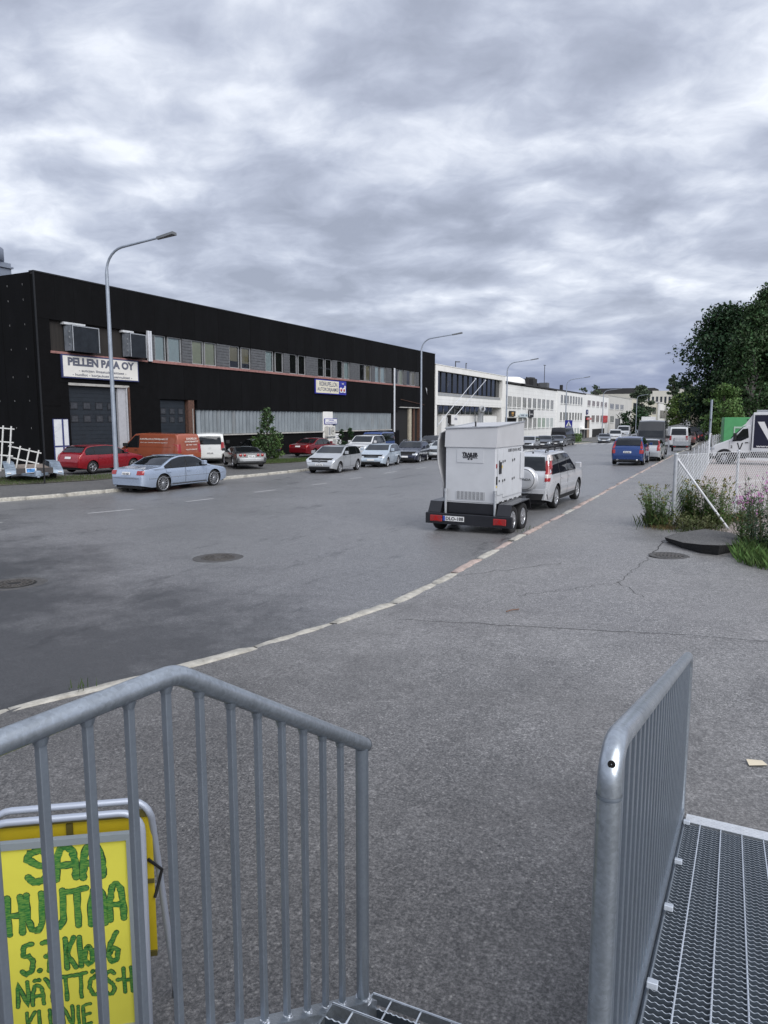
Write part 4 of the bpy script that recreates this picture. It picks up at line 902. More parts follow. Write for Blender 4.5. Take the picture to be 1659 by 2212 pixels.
MB().lathe([(.285, -.138), (.29, -.128), (.297, -.133)], 36, ax=0).build('cover_groove', m_trim, sp)
text('lettering', 'HONDA', m_trim, sp, (-.152, 0, .0), (0, -1, 0), (0, 0, 1), w=.40, h=.065, bold=.02)
rr = MB()
for sd in (-1, 1):
    rr.tube([(-1.75, sd * .62, 1.64), (-1.7, sd * .62, 1.71), (.15, sd * .62, 1.72), (.2, sd * .62, 1.65)], .018, 6)
for x in (-1.5, -.75, .0): rr.tube([(x, -.66, 1.76), (x, .66, 1.76)], .016, 6); rr.tube([(x, -.62, 1.66), (x, -.62, 1.76)], .02, 6); rr.tube([(x, .62, 1.66), (x, .62, 1.76)], .02, 6)
rr.tube([(-1.72, -.5, 1.80), (.2, -.5, 1.80)], .012, 6).tube([(-1.72, .5, 1.80), (.2, .5, 1.80)], .012, 6)
rr.build('roof_rack', m_plastic, cr.root)
for k in range(3): pbox('brake_lamp', m_plastic, cr.root, -2.02 + k * 0, -1.98, -.35 + k * .34, -.31 + k * .34, 1.62, 1.66)
# --- row facing us across the road
def simple(name, label, x, y, head, kind, col, L, Wd, H, z=None, style='five', plate=None, grille=True, rearplate=None, cat='car', front=True, black_grille=False, group=None):
    base, belt, gl, pl, drs, tum, ax = {
        'hatch': (HATCH, .96, (.10, .715), (.22, .47), ((.265, .46), (.468, .69)), .17, (.19, .80)),
        'estate': (ESTATE, .95, (.05, .68), (.21, .44), ((.245, .43), (.437, .645)), .17, (.22, .79)),
        'sedan': (SEDAN, .93, (.235, .715), (.30, .475), ((.245, .455), (.462, .70)), .18, (.22, .80)),
        'xover': (XOVER, 1.06, (.09, .715), (.25, .47), ((.265, .46), (.468, .69)), .22, (.20, .80)),
        'suv': (SUVP, 1.03, (.075, .70), (.255, .475), ((.27, .465), (.473, .69)), .15, (.20, .80)),
        'van': (VANP, 1.10, (.64, .86), (.655,), ((.655, .85),), .10, (.20, .80)),
        'tall': (TALL, 1.20, (.68, .87), (.69,), ((.695, .865),), .10, (.18, .80)),
        'winvan': (VANP, 1.10, (.04, .86), (.25, .45, .655), ((.655, .85),), .10, (.20, .80))}[kind]
    k = H / {'hatch': 1.48, 'estate': 1.5, 'sedan': 1.44, 'suv': 1.66, 'xover': 1.71, 'van': 1.98, 'winvan': 1.98, 'tall': 2.45}[kind]
    wr = .31 if kind in ('hatch', 'estate', 'sedan') else .34
    c = Car(name, label, x, y, head, L, Wd, H, sc(base, k), belt * k, wr, (ax[0] * L, ax[1] * L), col, cat, z, tum, style=style, glassx=gl, pill=pl, doors=drs, tail=.93 if kind in ('van', 'tall', 'winvan') else .82, nose=.8 if kind in ('van', 'tall', 'winvan') else .74, dlo_top=.16 if kind in ('van', 'winvan') else (.4 if kind == 'tall' else .09), group=group, noseR=.5, rearR=.25 if kind in ('van', 'tall', 'winvan') else .45)
    w2 = Wd / 2; b = c.belt
    if kind in ('van', 'winvan'): c.screens((b + .16, H - .17), (b + .12, H - .22) if kind == 'winvan' or name == 'white_van' else None, .9, .8)
    elif kind == 'tall': c.screens((b + .14, H - .78), None, .86, .8)
    else: c.screens((b + .12, H - .08), (b + .12, H - .09))
    hz = {'hatch': (.62, .78), 'estate': (.60, .75), 'sedan': (.60, .74), 'suv': (.72, .90), 'xover': (.74, .90), 'van': (.74, .98), 'winvan': (.74, .98), 'tall': (.82, 1.05)}[kind]
    c.lights((w2 * .56, w2 * .93, hz[0], hz[1]), (w2 * .72, w2 * .96, (.72 if kind not in ('van', 'tall', 'winvan') else .85), (.95 if kind not in ('van', 'tall', 'winvan') else 1.35)))
    c.mirrors(gl[1] - .05 if kind in ('hatch', 'estate', 'sedan', 'suv', 'xover') else .83, m_plastic if kind in ('van', 'tall', 'winvan') else None, 1.0 if kind not in ('van', 'tall', 'winvan') else 1.3)
    if grille: c.mid('grille', m_plastic, True, -w2 * .5, w2 * .5, hz[0] + .02, hz[0] + .10); c.mid('air_intake', m_plastic, True, -w2 * .68, w2 * .68, .30, .40)
    c.plate(True, .44, plate); c.plate(False, .60 if kind in ('van', 'tall', 'winvan') else .74, rearplate)
    c.mid('rear_bumper', m_trim if kind in ('van', 'tall') else col, False, -w2 * .85, w2 * .85, .36, .52, .03)
    return c
c_wsil = paint('white_silver', (.50, .52, .54), .45, .32)
gf = simple('silver_hatchback', 'silver five-door hatchback first in the row facing us at the far kerb', -18.92, 35.34, 175.5, 'hatch', c_wsil, 4.2, 1.79, 1.48, -.73, 'six', 'CLX-746')
MB().lathe([(.075, .02), (.075, .0)], 18, ax=0).lathe([(.001, .018), (.06, .018)], 18, ax=0).build('badge', m_chrome, gf.root, (2.08, 0, .70))
simple('pale_blue_hatchback', 'pale ice-blue hatchback parked second in the far kerb row', -18.84, 41.32, 171, 'hatch', paint('pale_blue', (.48, .56, .64), .3, .3), 4.37, 1.78, 1.44, -.78, 'five', None)
pe = simple('dark_blue_estate', 'dark blue estate car with roof rails in the far kerb row', -18.91, 46.90, 170, 'estate', paint('dark_blue', (.018, .022, .045), .4, .25), 4.77, 1.82, 1.5, -.84, 'six', None)
for sd in (-1, 1): MB().tube([(-1.9, sd * .6, 1.44), (-1.8, sd * .6, 1.53), (.1, sd * .6, 1.54), (.25, sd * .6, 1.48)], .016, 6).build('roof_rail', m_chrome, pe.root)
simple('pale_hatchback', 'pale silver hatchback half hidden behind the generator trailer', -18.03, 51.3, 178, 'hatch', paint('pale_green_silver', (.50, .54, .56), .3, .3), 4.3, 1.75, 1.45, -.84)
# --- cars on the workshop yard
rh = simple('red_hatchback', 'bright red hatchback with black-and-silver wheels beside the car transporter trailer', -29.3, 28.5, 4, 'hatch', paint('cherry_red', (.32, .012, .022), .35, .25), 4.37, 1.8, 1.45, -.56, 'five')
ov = simple('orange_van', 'orange-brown panel van lettered ROIHUPELLON AUTOKORJAAMO OY behind the silver saloon', -30.3, 34.0, -86, 'van', paint('burnt_orange', (.34, .085, .038), .2, .4), 4.97, 1.99, 2.0, -.62, 'steel', cat='van')
mwl = M('van_lettering', (.75, .72, .68), .5)
text('lettering', 'ROIHUPELLON AUTOKORJAAMO OY', mwl, ov.root, (-.55, ov.S(-.5, 1.55) + .02, 1.62), (-1, 0, 0), (0, 0, 1), w=2.3, h=.13, bold=.03, shear=.2)
text('lettering', '09 727 1022 - ROIHUPELLONAUTOKORJAAMO.FI', mwl, ov.root, (-.55, ov.S(-.5, 1.42) + .02, 1.42), (-1, 0, 0), (0, 0, 1), w=2.2, h=.07, bold=.02, shear=.2)
ov.side('painted_crease', M('crease_shade', (.16, .04, .02), .5), -1.9, .6, 1.16, 1.18, 1, .004, 12, 1)  # flat strip of darker orange, painting in the shade of a crease
for (tx, z, w, h) in (('ROIHUPELLON', 1.66, .85, .12), ('AUTOKORJAAMO OY', 1.48, 1.15, .12), ('09 727 1022', 1.30, .9, .06), ('HUOLLOT KORJAUKSET', 1.02, .95, .08)):
    text('lettering', tx, mwl, ov.root, (-2.53, -.1, z), (0, -1, 0), (0, 0, 1), w=w, h=h, bold=.03, shear=.15)
t4 = simple('white_van', 'older white van with large rear window showing its back, next to the orange van', -30.2, 38.9, -36, 'winvan', paint('old_white', (.66, .67, .66), 0, .45), 4.8, 1.84, 1.94, -.62, 'steel', rearplate='BHV-628', cat='van')
MB().lathe([(.06, -.02), (.06, 0)], 16, ax=0).build('badge', m_chrome, t4.root, (-2.43, 0, 1.02)); t4.mid('rear_sunshade', M('sunshade', (.40, .46, .49), .8, var=.2, vscale=5, bump=.8, bscale=7), False, -.62, .62, 1.28, 1.66, .018)
vt = Car('dark_sports_car', 'low dark grey sports coupe with four round tail lights and silver bumper', -24.9, 35.0, -48, 4.48, 1.80, 1.18, VETTE, .82, .31, (1.05, 3.47), paint('gunmetal', (.035, .038, .042), .5, .3), 'car', z=-.56, style='five', glassx=(.28, .68), pill=(.40,), doors=((.40, .68),), tum=.28, tail=.9, nose=.72)
vt.screens((.90, 1.12), (.93, 1.14), .86, .85); vt.mid('rear_bumper', M('silver_bumper', (.48, .49, .50), .35, metal=.5), False, -.86, .86, .40, .60, .02); vt.plate(False, .60, 'FTI-41', 0, .4); vt.mirrors(.66)
for sd in (-1, 1):
    for q in (.38, .62): MB().lathe([(.001, -.012), (.075, -.01), (.085, .01)], 18, ax=0).build('tail_light', m_tail, vt.root, (-2.225, sd * q, .735))
simple('red_saloon', 'dark red saloon in the yard behind the silver hatchback', -28.12, 49.25, 5, 'sedan', paint('dark_red', (.21, .010, .018), .35, .28), 4.7, 1.83, 1.42, -.68)
simple('black_saloon', 'black car nose-in behind the shrub, mostly in shadow', -30.8, 45.2, -60, 'sedan', paint('black', (.008, .008, .009), .2, .2), 4.6, 1.8, 1.42, -.68)
simple('white_suv', 'white compact off-roader parked behind the pale blue hatchback', -23.0, 47.8, 176, 'suv', paint('white', (.66, .67, .68), 0, .3), 4.4, 1.8, 1.62, -.60)
simple('blue_van', 'royal blue small van parked by the ribbed workshop wall', -25.8, 55.9, 176, 'winvan', paint('royal_blue', (.03, .075, .26), .3, .3), 4.5, 1.8, 1.84, -.72, cat='van')
simple('dark_grey_car', 'dark grey car by the workshop entrance at the far end', -24.5, 66.0, 178, 'hatch', paint('dark_grey', (.03, .032, .035), .4, .3), 4.3, 1.78, 1.48, -.85)
# --- far side, past the trailer
simple('white_crossover', 'white crossover facing us just right of the off-roader roof', -17.3, 69.0, 178, 'suv', paint('white', (.66, .67, .68), 0, .3), 4.4, 1.85, 1.6, -1.02)
simple('silver_estate', 'silver estate car facing us behind the white crossover', -17.2, 76.0, 177, 'estate', c_wsil, 4.7, 1.82, 1.48, -1.08)
simple('dark_grey_estate', 'dark grey estate car facing us before the black van', -17.03, 83.76, 175, 'estate', paint('slate', (.08, .09, .105), .5, .3), 4.7, 1.82, 1.46, -1.16)
simple('dark_saloon', 'dark saloon squeezed just in front of the black van', -16.6, 89.6, 177, 'sedan', paint('slate2', (.05, .055, .06), .5, .3), 4.7, 1.82, 1.45, -1.22)
simple('black_van', 'tall black panel van seen from behind at the far kerb', -17.14, 96.3, 3.4, 'tall', paint('van_black', (.010, .011, .012), .1, .4), 5.9, 2.0, 2.45, -1.30, 'steel', cat='van')
simple('silver_saloon', 'small silver saloon waiting past the zebra crossing', -13.16, 106.5, 174, 'sedan', paint('slate3', (.22, .24, .27), .5, .3), 4.5, 1.8, 1.43, -1.30)
simple('white_small_van', 'small white delivery van behind the waiting silver saloon', -12.5, 114, 174, 'van', paint('white', (.66, .67, .68), 0, .3), 4.3, 1.85, 1.85, -1.2, 'steel', cat='van')
simple('white_large_van', 'larger white van behind the small white delivery van', -12.0, 121.5, 178, 'winvan', paint('white', (.66, .67, .68), 0, .3), 4.9, 1.95, 2.15, -1.0, 'steel', cat='van')
simple('pale_car', 'pale car between the white vans and the blue off-roader', -9.2, 123, 178, 'hatch', paint('pale_blue2', (.5, .58, .66), .2, .3), 4.3, 1.8, 1.5, -.75)
bt = thing('delivery_truck', 'white box truck with script lettering far down the left lane', 'truck', (-9.6, 140, -.7), R(-88))
# --- right kerb
c_xb = paint('deep_blue', (.018, .055, .20), .5, .25)
xc = simple('blue_suv', 'deep blue off-roader with upright red tail lights parked on the right', -4.13, 46.88, 1.0, 'xover', c_xb, 4.63, 1.89, 1.71, -.56, 'five', rearplate='ETN-907')
for sd in (-1, 1):
    xc.end('tail_light', m_tail, False, *(sorted((sd * .74, sd * .87))), 1.0, 1.42, .018, 4, 8, taper=.13)
    MB().lathe([(.001, -.02), (.055, -.02), (.06, .02)], 14, ax=0).build('exhaust_tip', m_chrome, xc.root, (-2.33, sd * .55, .33))
xc.mid('bumper_lower', m_plastic, False, -.75, .75, .26, .36, .035)
sc_ = simple('silver_hatchback', 'silver hatchback squeezed between the blue off-roader and the black box van', -3.45, 52.6, 1.5, 'hatch', c_wsil, 4.2, 1.76, 1.5, -.62)
for sd in (-1, 1): sc_.end('tail_light', m_tail, False, *(sorted((sd * .66, sd * .82))), .85, 1.38, .016, 4, 8, taper=.06)
c_crf = paint('van_grey_black', (.018, .019, .021), .1, .42)
cf = simple('black_box_van', 'large black van with high roof facing us on the right kerb', -3.70, 59.05, 179.7, 'tall', c_crf, 6.5, 2.07, 2.75, -.64, 'steel', cat='van')
tw = simple('white_minibus', 'white minibus with dark rear window parked ahead on the right kerb', -2.53, 88.12, 3, 'winvan', paint('white', (.66, .67, .68), 0, .3), 5.0, 2.0, 2.35, -1.0, 'steel', cat='van')
simple('beige_hatchback', 'dark red-lit hatchback just past the white minibus', -1.75, 95.0, 3, 'hatch', paint('dull_red', (.10, .05, .045), .3, .3), 4.2, 1.78, 1.6, -.93)
simple('black_suv', 'black tall off-roader parked before the far box truck', -1.1, 104.5, 2, 'suv', paint('black_blue', (.010, .013, .02), .3, .25), 4.9, 1.95, 1.95, -.74)
simple('dark_hatchback', 'dark hatchback in the right kerb row beyond the minibus', -1.45, 99.6, 2, 'hatch', paint('dark_teal', (.02, .025, .03), .4, .3), 4.2, 1.78, 1.5, -.85)

# --- box trucks
def box_truck(t, L, Wd, z0, z1, cabH, boxm, cabm, fr=None):
    """local x forward, box behind the cab"""
    b = MB(); b.cbox(-L / 2, L / 2 - 1.9, -Wd / 2, Wd / 2, z0, z1, .02).build('cargo_box', boxm, t)
    MB().box(-L / 2, L / 2 - .3, -.45, .45, .45, .75).build('chassis', m_plastic, t)
    w = Wd / 2 * .95
    MB().prism([(L / 2 - 1.85, .55), (L / 2 - 1.85, cabH), (L / 2 - .75, cabH), (L / 2 - .12, cabH * .55), (L / 2, cabH * .48), (L / 2, .55)], 1, -w, w).build('cab', cabm, t)
    MB().prism([(L / 2 - .72, cabH - .06), (L / 2 - .13, cabH * .57), (L / 2 - .10, cabH * .575), (L / 2 - .69, cabH - .05)], 1, -w * .9, w * .9).build('windscreen', m_cglass, t)
    for sd in (-1, 1):
        MB().prism([(L / 2 - 1.6, cabH * .56), (L / 2 - 1.6, cabH - .15), (L / 2 - .9, cabH - .15), (L / 2 - .42, cabH * .56)], 1, sd * w, sd * (w + .01)).build('side_window', m_cglass, t)
        tm, rm, bk = wheel_me(.45, .28, 'steel')
        for x in (-L / 2 + 1.8, L / 2 - 1.0):
            o = obj('wheel', tm, t, (x, sd * (Wd / 2 - .16), .45), (0, 0, 0 if sd > 0 else math.pi)); obj('rim', rm, o)
box_truck(bt, 7, 2.4, .9, 3.3, 2.6, M('truck_white', (.7, .7, .7), .5), M('truck_white', (.7, .7, .7), .5))
text('lettering', 'Hellins', m_letg, bt, (3.52, 0, 2.3), (0, 1, 0), (0, 0, 1), w=1.7, h=.5, bold=.03, shear=.3)
bt2 = thing('box_truck', 'cream and white box truck at the end of the parked row on the right', 'truck', (-.9, 131, g(-.9, 131)), R(88))
m_bx = M('truck_cream', (.52, .46, .36), .6, var=.1); m_bxw = M('truck_side', (.62, .63, .64), .5)
box_truck(bt2, 8.0, 2.5, 1.0, 3.5, 2.7, m_bxw, m_bxw)
pbox('tail_door', m_bx, bt2, -4.03, -4.003, -1.22, 1.22, 1.05, 3.45); MB().box(-4.06, -4.03, -1.25, -1.17, 1.0, 3.5).box(-4.06, -4.03, 1.17, 1.25, 1.0, 3.5).box(-4.06, -4.03, -1.17, 1.17, 3.38, 3.5).build('door_frame', M('door_frame_brown', (.25, .17, .12), .6), bt2)
pbox('tail_bumper', m_plastic, bt2, -4.1, -4.0, -1.2, 1.2, .45, .62)

# --- white truck with V emblem behind the fence
vh = -78; VX, VY = 3.70, 46.7
vtr = thing('white_van_truck', 'white cab truck with navy V-emblem box behind the chain-link fence', 'truck', (VX, VY, g(VX, VY) + .06), R(90 - vh))
c_w = paint('fleet_white', (.72, .73, .74), 0, .3)
cab = [(3.3, .45), (3.3, .78), (3.22, .92), (3.05, 1.12), (2.6, 1.32), (2.15, 1.5), (1.55, 2.18), (1.3, 2.32), (1.10, 2.35), (1.10, .45)]
cb_ = MB().prism(cab, 1, -.98, .98).build('cab', c_w, vtr)
bv = cb_.modifiers.new('bevel', 'BEVEL'); bv.width = .06; bv.segments = 3; bv.limit_method = 'ANGLE'
MB().prism([(1.62, 2.24), (1.45, 2.36), (1.09, 2.9), (1.09, 2.32)], 1, -.95, .95).build('roof_fairing', c_w, vtr)
MB().prism([(2.17, 1.54), (1.58, 2.17), (1.60, 2.19), (2.20, 1.56)], 1, -.85, .85).build('windscreen', m_cglass, vtr)
m_navyblk = M('navy_black', (.008, .009, .028), .4)
box_ = MB().cbox(-3.9, 1.05, -1.08, 1.08, .82, 3.02, .03).build('cargo_box', c_w, vtr)
pbox('side_panel', m_navyblk, box_, -3.7, .95, 1.084, 1.09, 1.02, 2.88); pbox('side_panel', m_navyblk, box_, -3.7, .95, -1.09, -1.084, 1.02, 2.88)
pbox('box_edge', m_galv, box_, -3.9, 1.05, 1.075, 1.12, .78, .90)
roofp = pbox('roof_plate', m_galv, vtr, -3.9, .90, -1.0, 1.0, 3.03, 3.16, .02)
lb = pbox('roof_box', M('roof_box_white', (.7, .7, .68), .5), vtr, -2.2, -.35, -.6, .7, 3.17, 3.75, .03)
for k in range(4): pbox('slot', m_plastic, lb, -.75 - k * .32, -.6 - k * .32, .70, .712, 3.25, 3.68)
ve = .0
for sd in (1,):
    y0, y1 = sorted((sd * 1.0, sd * 1.012))
    MB().prism([(2.08, 1.36), (2.02, 1.50), (1.55, 2.08), (1.28, 2.12), (1.22, 1.60), (1.6, 1.40)], 1, sd * .982, sd * .992).build('side_window', m_cglass, vtr)
    MB().cbox(1.85, 2.0, 1.0, 1.2, 1.45, 1.85, .02).build('mirror', m_plastic, vtr)
    pbox('sill_cladding', m_plastic, vtr, 1.12, 2.3, .98, 1.0, .45, .72); pbox('side_skirt', c_w, vtr, -.2, 1.3, .99, 1.03, .30, .45)
    MB().cbox(1.22, 1.4, .985, 1.01, 1.28, 1.33, .008).build('door_handle', m_plastic, vtr)
    for xg in (1.16, 2.22): pbox('door_gap', m_plastic, vtr, xg, xg + .012, .982, .986, .74, 1.38)
    MB().prism([(1.82, 1.28), (1.76, 1.30), (1.66, .95), (1.56, 1.30), (1.50, 1.28), (1.64, .86), (1.68, .86)], 1, .985, .992).build('door_emblem', m_plastic, vtr)
text('lettering', '2', m_plastic, vtr, (2.1, .995, 1.05), (-1, 0, 0), (0, 0, 1), h=.16, bold=.03)
pbox('front_bumper', m_plastic, vtr, 3.05, 3.36, -.96, .98, .30, .68, .04); MB().cbox(2.98, 3.27, .62, .99, .86, 1.02, .03).build('headlight', m_lamp, vtr)
MB().lathe([(.50, 1.01), (.50, .985)], 28, ax=1, c=(2.45, 0, .42)).lathe([(.5, 1.006), (.36, 1.006)], 28, ax=1, c=(2.45, 0, .42)).build('wheel_arch', m_plastic, vtr)
for (x, sd) in ((2.45, 1), (2.45, -1), (-2.2, 1), (-2.2, -1)):
    tm, rm, bk = wheel_me(.36, .24, 'steel'); o = obj('wheel', tm, vtr, (x, sd * .90, .36), (0, 0, 0 if sd > 0 else math.pi)); obj('rim', rm, o); obj('dark_backing', bk, o)
pbox('chassis', m_plastic, vtr, -4.2, 2.9, -.8, .8, .38, .80)
# V emblem on the box: left stroke, right stroke with a stepped notch
em = MB().prism([(.80, 2.5), (.46, 2.5), (.10, 1.72), (.10, 1.28)], 1, 1.091, 1.10).prism([(.10, 1.28), (.10, 1.72), (-.23, 2.1), (-.04, 2.1), (-.04, 2.30), (-.20, 2.30), (-.20, 2.55), (-.63, 2.55)], 1, 1.091, 1.10)
em.build('box_emblem', m_signwhite, vtr)
text('lettering', 'www.valofirma.fi', m_signwhite, vtr, (-.30, 1.10, 1.12), (-1, 0, 0), (0, 0, 1), w=2.2, h=.13, bold=.02)
# --- green container behind it
gc = thing('green_container', 'green steel container behind the white cab truck', 'container', (2.0, 66, g(2.0, 66) + .05), R(4))
m_grn = M('container_green', (.07, .30, .115), .55, var=.12, vscale=2)
pbox('box', m_grn, gc, -.6, 5.2, 0, 2.4, .1, 3.05, .03); fr_ = MB().box(.15, .25, -.04, 0, .5, 2.3).box(.25, 3.4, -.04, 0, 2.15, 2.3); fr_.build('door_frame', M('pale_green', (.36, .48, .40), .6), gc)
for k in range(12): pbox('rib', m_grn, gc, -.5 + k * .46, -.40 + k * .46, -.035, 0, .2, 2.98) if k > 7 else None
pbox('vent', M('container_dark', (.02, .08, .035), .6), gc, 1.1, 2.0, -.02, .0, 2.78, 2.92)
# --- small cargo trailer by the kerb
st = thing('cargo_trailer', 'small grey mesh-sided cargo trailer parked ahead of the black van', 'trailer', (-2.0, 74.5, g(-2.0, 74.5)), R(88))
tb = MB().box(-1.2, 1.2, -.7, .7, .5, .58); tb.build('bed', m_trim, st)
sm_ = MB()
for k in range(9):
    for y in (-.7, .7): sm_.bar((-1.2 + k * .3, y, .58), (-1.2 + k * .3, y, 1.25), .03)
for z in (.7, .9, 1.1, 1.25):
    for y in (-.7, .7): sm_.bar((-1.2, y, z), (1.2, y, z), .03)
    for x in (-1.2, 1.2): sm_.bar((x, -.7, z), (x, .7, z), .03)
for k in range(6): sm_.bar((-1.2, -.7 + k * .28, .58), (-1.2, -.7 + k * .28, 1.25), .03)
sm_.build('mesh_sides', m_galv, st); pbox('tailboard', m_galv, st, -1.24, -1.2, -.68, .68, .58, .95); MB().bar((1.2, 0, .5), (2.3, 0, .45), .08).build('drawbar', m_galv, st)
for sd in (-1, 1):
    tm, rm, bk = wheel_me(.27, .16, 'steel'); o = obj('wheel', tm, st, (-.1, sd * .82, .27), (0, 0, 0 if sd > 0 else math.pi)); obj('rim', rm, o); pbox('tail_light', m_tail, st, -1.26, -1.22, sd * .55 - .09, sd * .55 + .09, .44, .52)
# ================================================================ GENERATOR TRAILER
GH = 4.0; GX, GY = -4.70, 17.15
gt = thing('generator_trailer', 'black twin-axle flatbed trailer carrying the generator, plate DLO-188', 'trailer', (GX, GY, g(GX, GY) - .01), R(90 - GH))
m_tblk = M('trailer_black', (.008, .0085, .012), .4, coat=.3, var=.2, vscale=3)
# local x forward; rear bar at x=-1.75
MB().cbox(-1.80, -1.70, -1.05, 1.05, .19, .44, .012).build('rear_beam', m_tblk, gt)
MB().box(-1.70, 0.85, -.62, -.52, .24, .37).box(-1.70, 0.85, .52, .62, .24, .37).box(-.5, -.4, -.52, .52, .26, .36).box(.6, .7, -.52, .52, .26, .36).build('chassis', m_tblk, gt)
pbox('deck', m_tblk, gt, -1.70, 0.85, -.66, .66, .37, .43)
db = MB().bar((.8, -.55, .33), (2.4, -.02, .42), .09, .12).bar((.8, .55, .33), (2.4, .02, .42), .09, .12).bar((2.35, 0, .42), (3.05, 0, .42), .08, .08); db.build('drawbar', m_tblk, gt)
MB().tube([(2.2, .2, .1), (2.2, .2, .95)], .03, 8).build('jockey_wheel', m_galv, gt)
for sd in (-1, 1):
    # tandem mudguard
    y0, y1 = sd * .68, sd * .99
    P = [(-1.78, .46), (-1.64, .70), (-.32, .72), (-.14, .46)]
    V = []; 
    for (x, z) in P: V += [(x, y0, z), (x, y1, z)]
    b = len(V)
    for (x, z) in P: V += [(x, y0, z - .02), (x, y1, z - .02)]
    F = [(2 * i, 2 * i + 1, 2 * i + 3, 2 * i + 2) for i in range(3)] + [(b + 2 * i + 2, b + 2 * i + 3, b + 2 * i + 1, b + 2 * i) for i in range(3)] + [(2 * i + 1, b + 2 * i + 1, b + 2 * i + 3, 2 * i + 3) for i in range(3)]
    F += [(0, b, b + 1, 1), (6, 7, b + 7, b + 6)]
    obj('mudguard', mesh('mudguard', V, F, m_tblk), gt)
    MB().prism([(-1.78, .44), (-1.64, .69), (-.32, .71), (-.14, .45)], 1, y0, y0 + sd * .02).build('mudguard_side', m_tblk, gt)
    for x in (-1.36, -.60):
        tm, rm, bk = wheel_me(.325, .19, 'steel'); o = obj('wheel', tm, gt, (x, sd * .845, .325), (0, RNG.uniform(0, 3), 0 if sd > 0 else math.pi)); obj('rim', rm, o); obj('dark_backing', bk, o)
    l = MB().cbox(-1.83, -1.80, *(sorted((sd * .62, sd * .92))), .25, .39, .008).build('tail_light', m_tail, gt); pbox('light_base', m_plastic, l, -1.82, -1.80, *(sorted((sd * .60, sd * .94))), .235, .248)
    MB().prism([(sd * .70, .27), (sd * .84, .27), (sd * .77, .38)], 0, -1.845, -1.832).build('reflector', M('reflector', (.35, .01, .01), .2), l)
    MB().tube([(-1.66, sd * .60, .42), (-1.66, sd * .60, .98)], .032, 10).tube([(-1.66, sd * .60, .93), (-1.66, sd * .60, 1.0)], .044, 10).build('stake_post', m_galv, gt)
pl = pbox('number_plate', m_plate, gt, -1.815, -1.802, .08, .60, .27, .385); pbox('country_band', m_eu, pl, -1.818, -1.815, .545, .598, .272, .383)
text('lettering', 'DLO-188', m_platetx, pl, (-1.819, .31, .328), (0, -1, 0), (0, 0, 1), w=.43, h=.08, bold=.025)
# ---- the generator set standing on it
GN = thing('generator', 'pale grey canopied generator with trailer-company plate standing on the black trailer', 'generator', (GX - .05, GY - .13, g(GX, GY) + .43), R(90 - GH))
m_gen = M('generator_grey', (.56, .575, .60), .5, var=.05, vscale=3, stain=(2.0, (.42, .43, .44), .35, .6)); m_genc = M('generator_canopy', (.50, .505, .52), .45, var=.06, vscale=2)
pbox('base_tank', m_tblk, GN, -1.62, .62, -.565, .565, .0, .30)
bx = pbox('enclosure', m_gen, GN, -1.60, .60, -.56, .56, .305, 1.92, .012)
# canopy: sloped hood, low at the rear, higher in front
V = [(-1.625, -.578, 1.90), (-1.625, .578, 1.90), (.62, .578, 1.90), (.62, -.578, 1.90), (-1.56, -.585, 2.48), (-1.56, .585, 2.42), (.6, .585, 2.58), (.6, -.585, 2.62)]
obj('canopy', mesh('canopy', V, [(0, 3, 2, 1), (4, 5, 6, 7), (0, 1, 5, 4), (1, 2, 6, 5), (2, 3, 7, 6), (3, 0, 4, 7)], m_genc), GN)
MB().bar((-1.57, -.59, 2.49), (.6, -.59, 2.63), .03).bar((-1.57, -.59, 2.49), (-1.57, .59, 2.43), .03).bar((-1.57, .59, 2.43), (.6, .59, 2.59), .03).build('canopy_edge', m_galv, GN)
MB().tube([(-1.1, .05, 2.44), (-1.1, .05, 2.62)], .018, 6).box(-1.16, -1.04, -.01, .11, 2.45, 2.48).build('roof_fitting', m_plastic, GN)
# left side: bulging aluminium fairing with jagged edge
V = []; F = []; n = 16
ss = [(0.40, .62), (.8, .66), (1.4, .74), (1.8, .78), (2.1, .77), (2.28, .72), (2.36, .60)]
for i, x in enumerate(np.linspace(-1.5, .5, n)):
    for (z, y) in ss: V.append((x + (.04 * math.sin(z * 17) if i == 0 else 0), y + (.02 * math.sin(z * 23) if i == 0 else 0), z + .01 * math.sin(i * 2.1)))
m_ = len(ss)
for i in range(n - 1):
    for j in range(m_ - 1): F.append((i * m_ + j, i * m_ + j + 1, (i + 1) * m_ + j + 1, (i + 1) * m_ + j))
fo = obj('side_fairing', mesh('side_fairing', V, F, M('brushed_aluminium', (.52, .52, .52), .45, metal=.25, var=.12, vscale=3), True), GN)
so = fo.modifiers.new('solid', 'SOLIDIFY'); so.thickness = .025; so.offset = 1
# rear details
lp = pbox('logo_plate', m_gen, GN, -1.612, -1.601, -.30, .30, 1.46, 1.84); 
text('lettering', 'THE', m_platetx, lp, (-1.616, .135, 1.758), (0, -1, 0), (0, 0, 1), w=.055, h=.02, bold=.03)
text('lettering', 'TRAILER', m_platetx, lp, (-1.616, 0, 1.70), (0, -1, 0), (0, 0, 1), w=.36, h=.10, bold=.07)
text('lettering', 'COMPANY', m_platetx, lp, (-1.616, 0, 1.628), (0, -1, 0), (0, 0, 1), w=.34, h=.055, bold=.07)
pbox('logo_bar', m_platetx, lp, -1.617, -1.6125, -.17, .155, 1.588, 1.598)
for q in (-.032, .032): MB().lathe([(.001, -.006), (.022, -.006), (.022, 0)], 14, ax=0, c=(-1.6125, q, 1.562)).build('logo_wheel', m_platetx, lp)
gr = pbox('vent_recess', m_plastic, GN, -1.604, -1.6012, -.33, .31, .40, .63)
for i in range(9): pbox('grille_slat', m_gen, gr, -1.612, -1.603, -.32, .30, .405 + i * .0255, .417 + i * .0255)
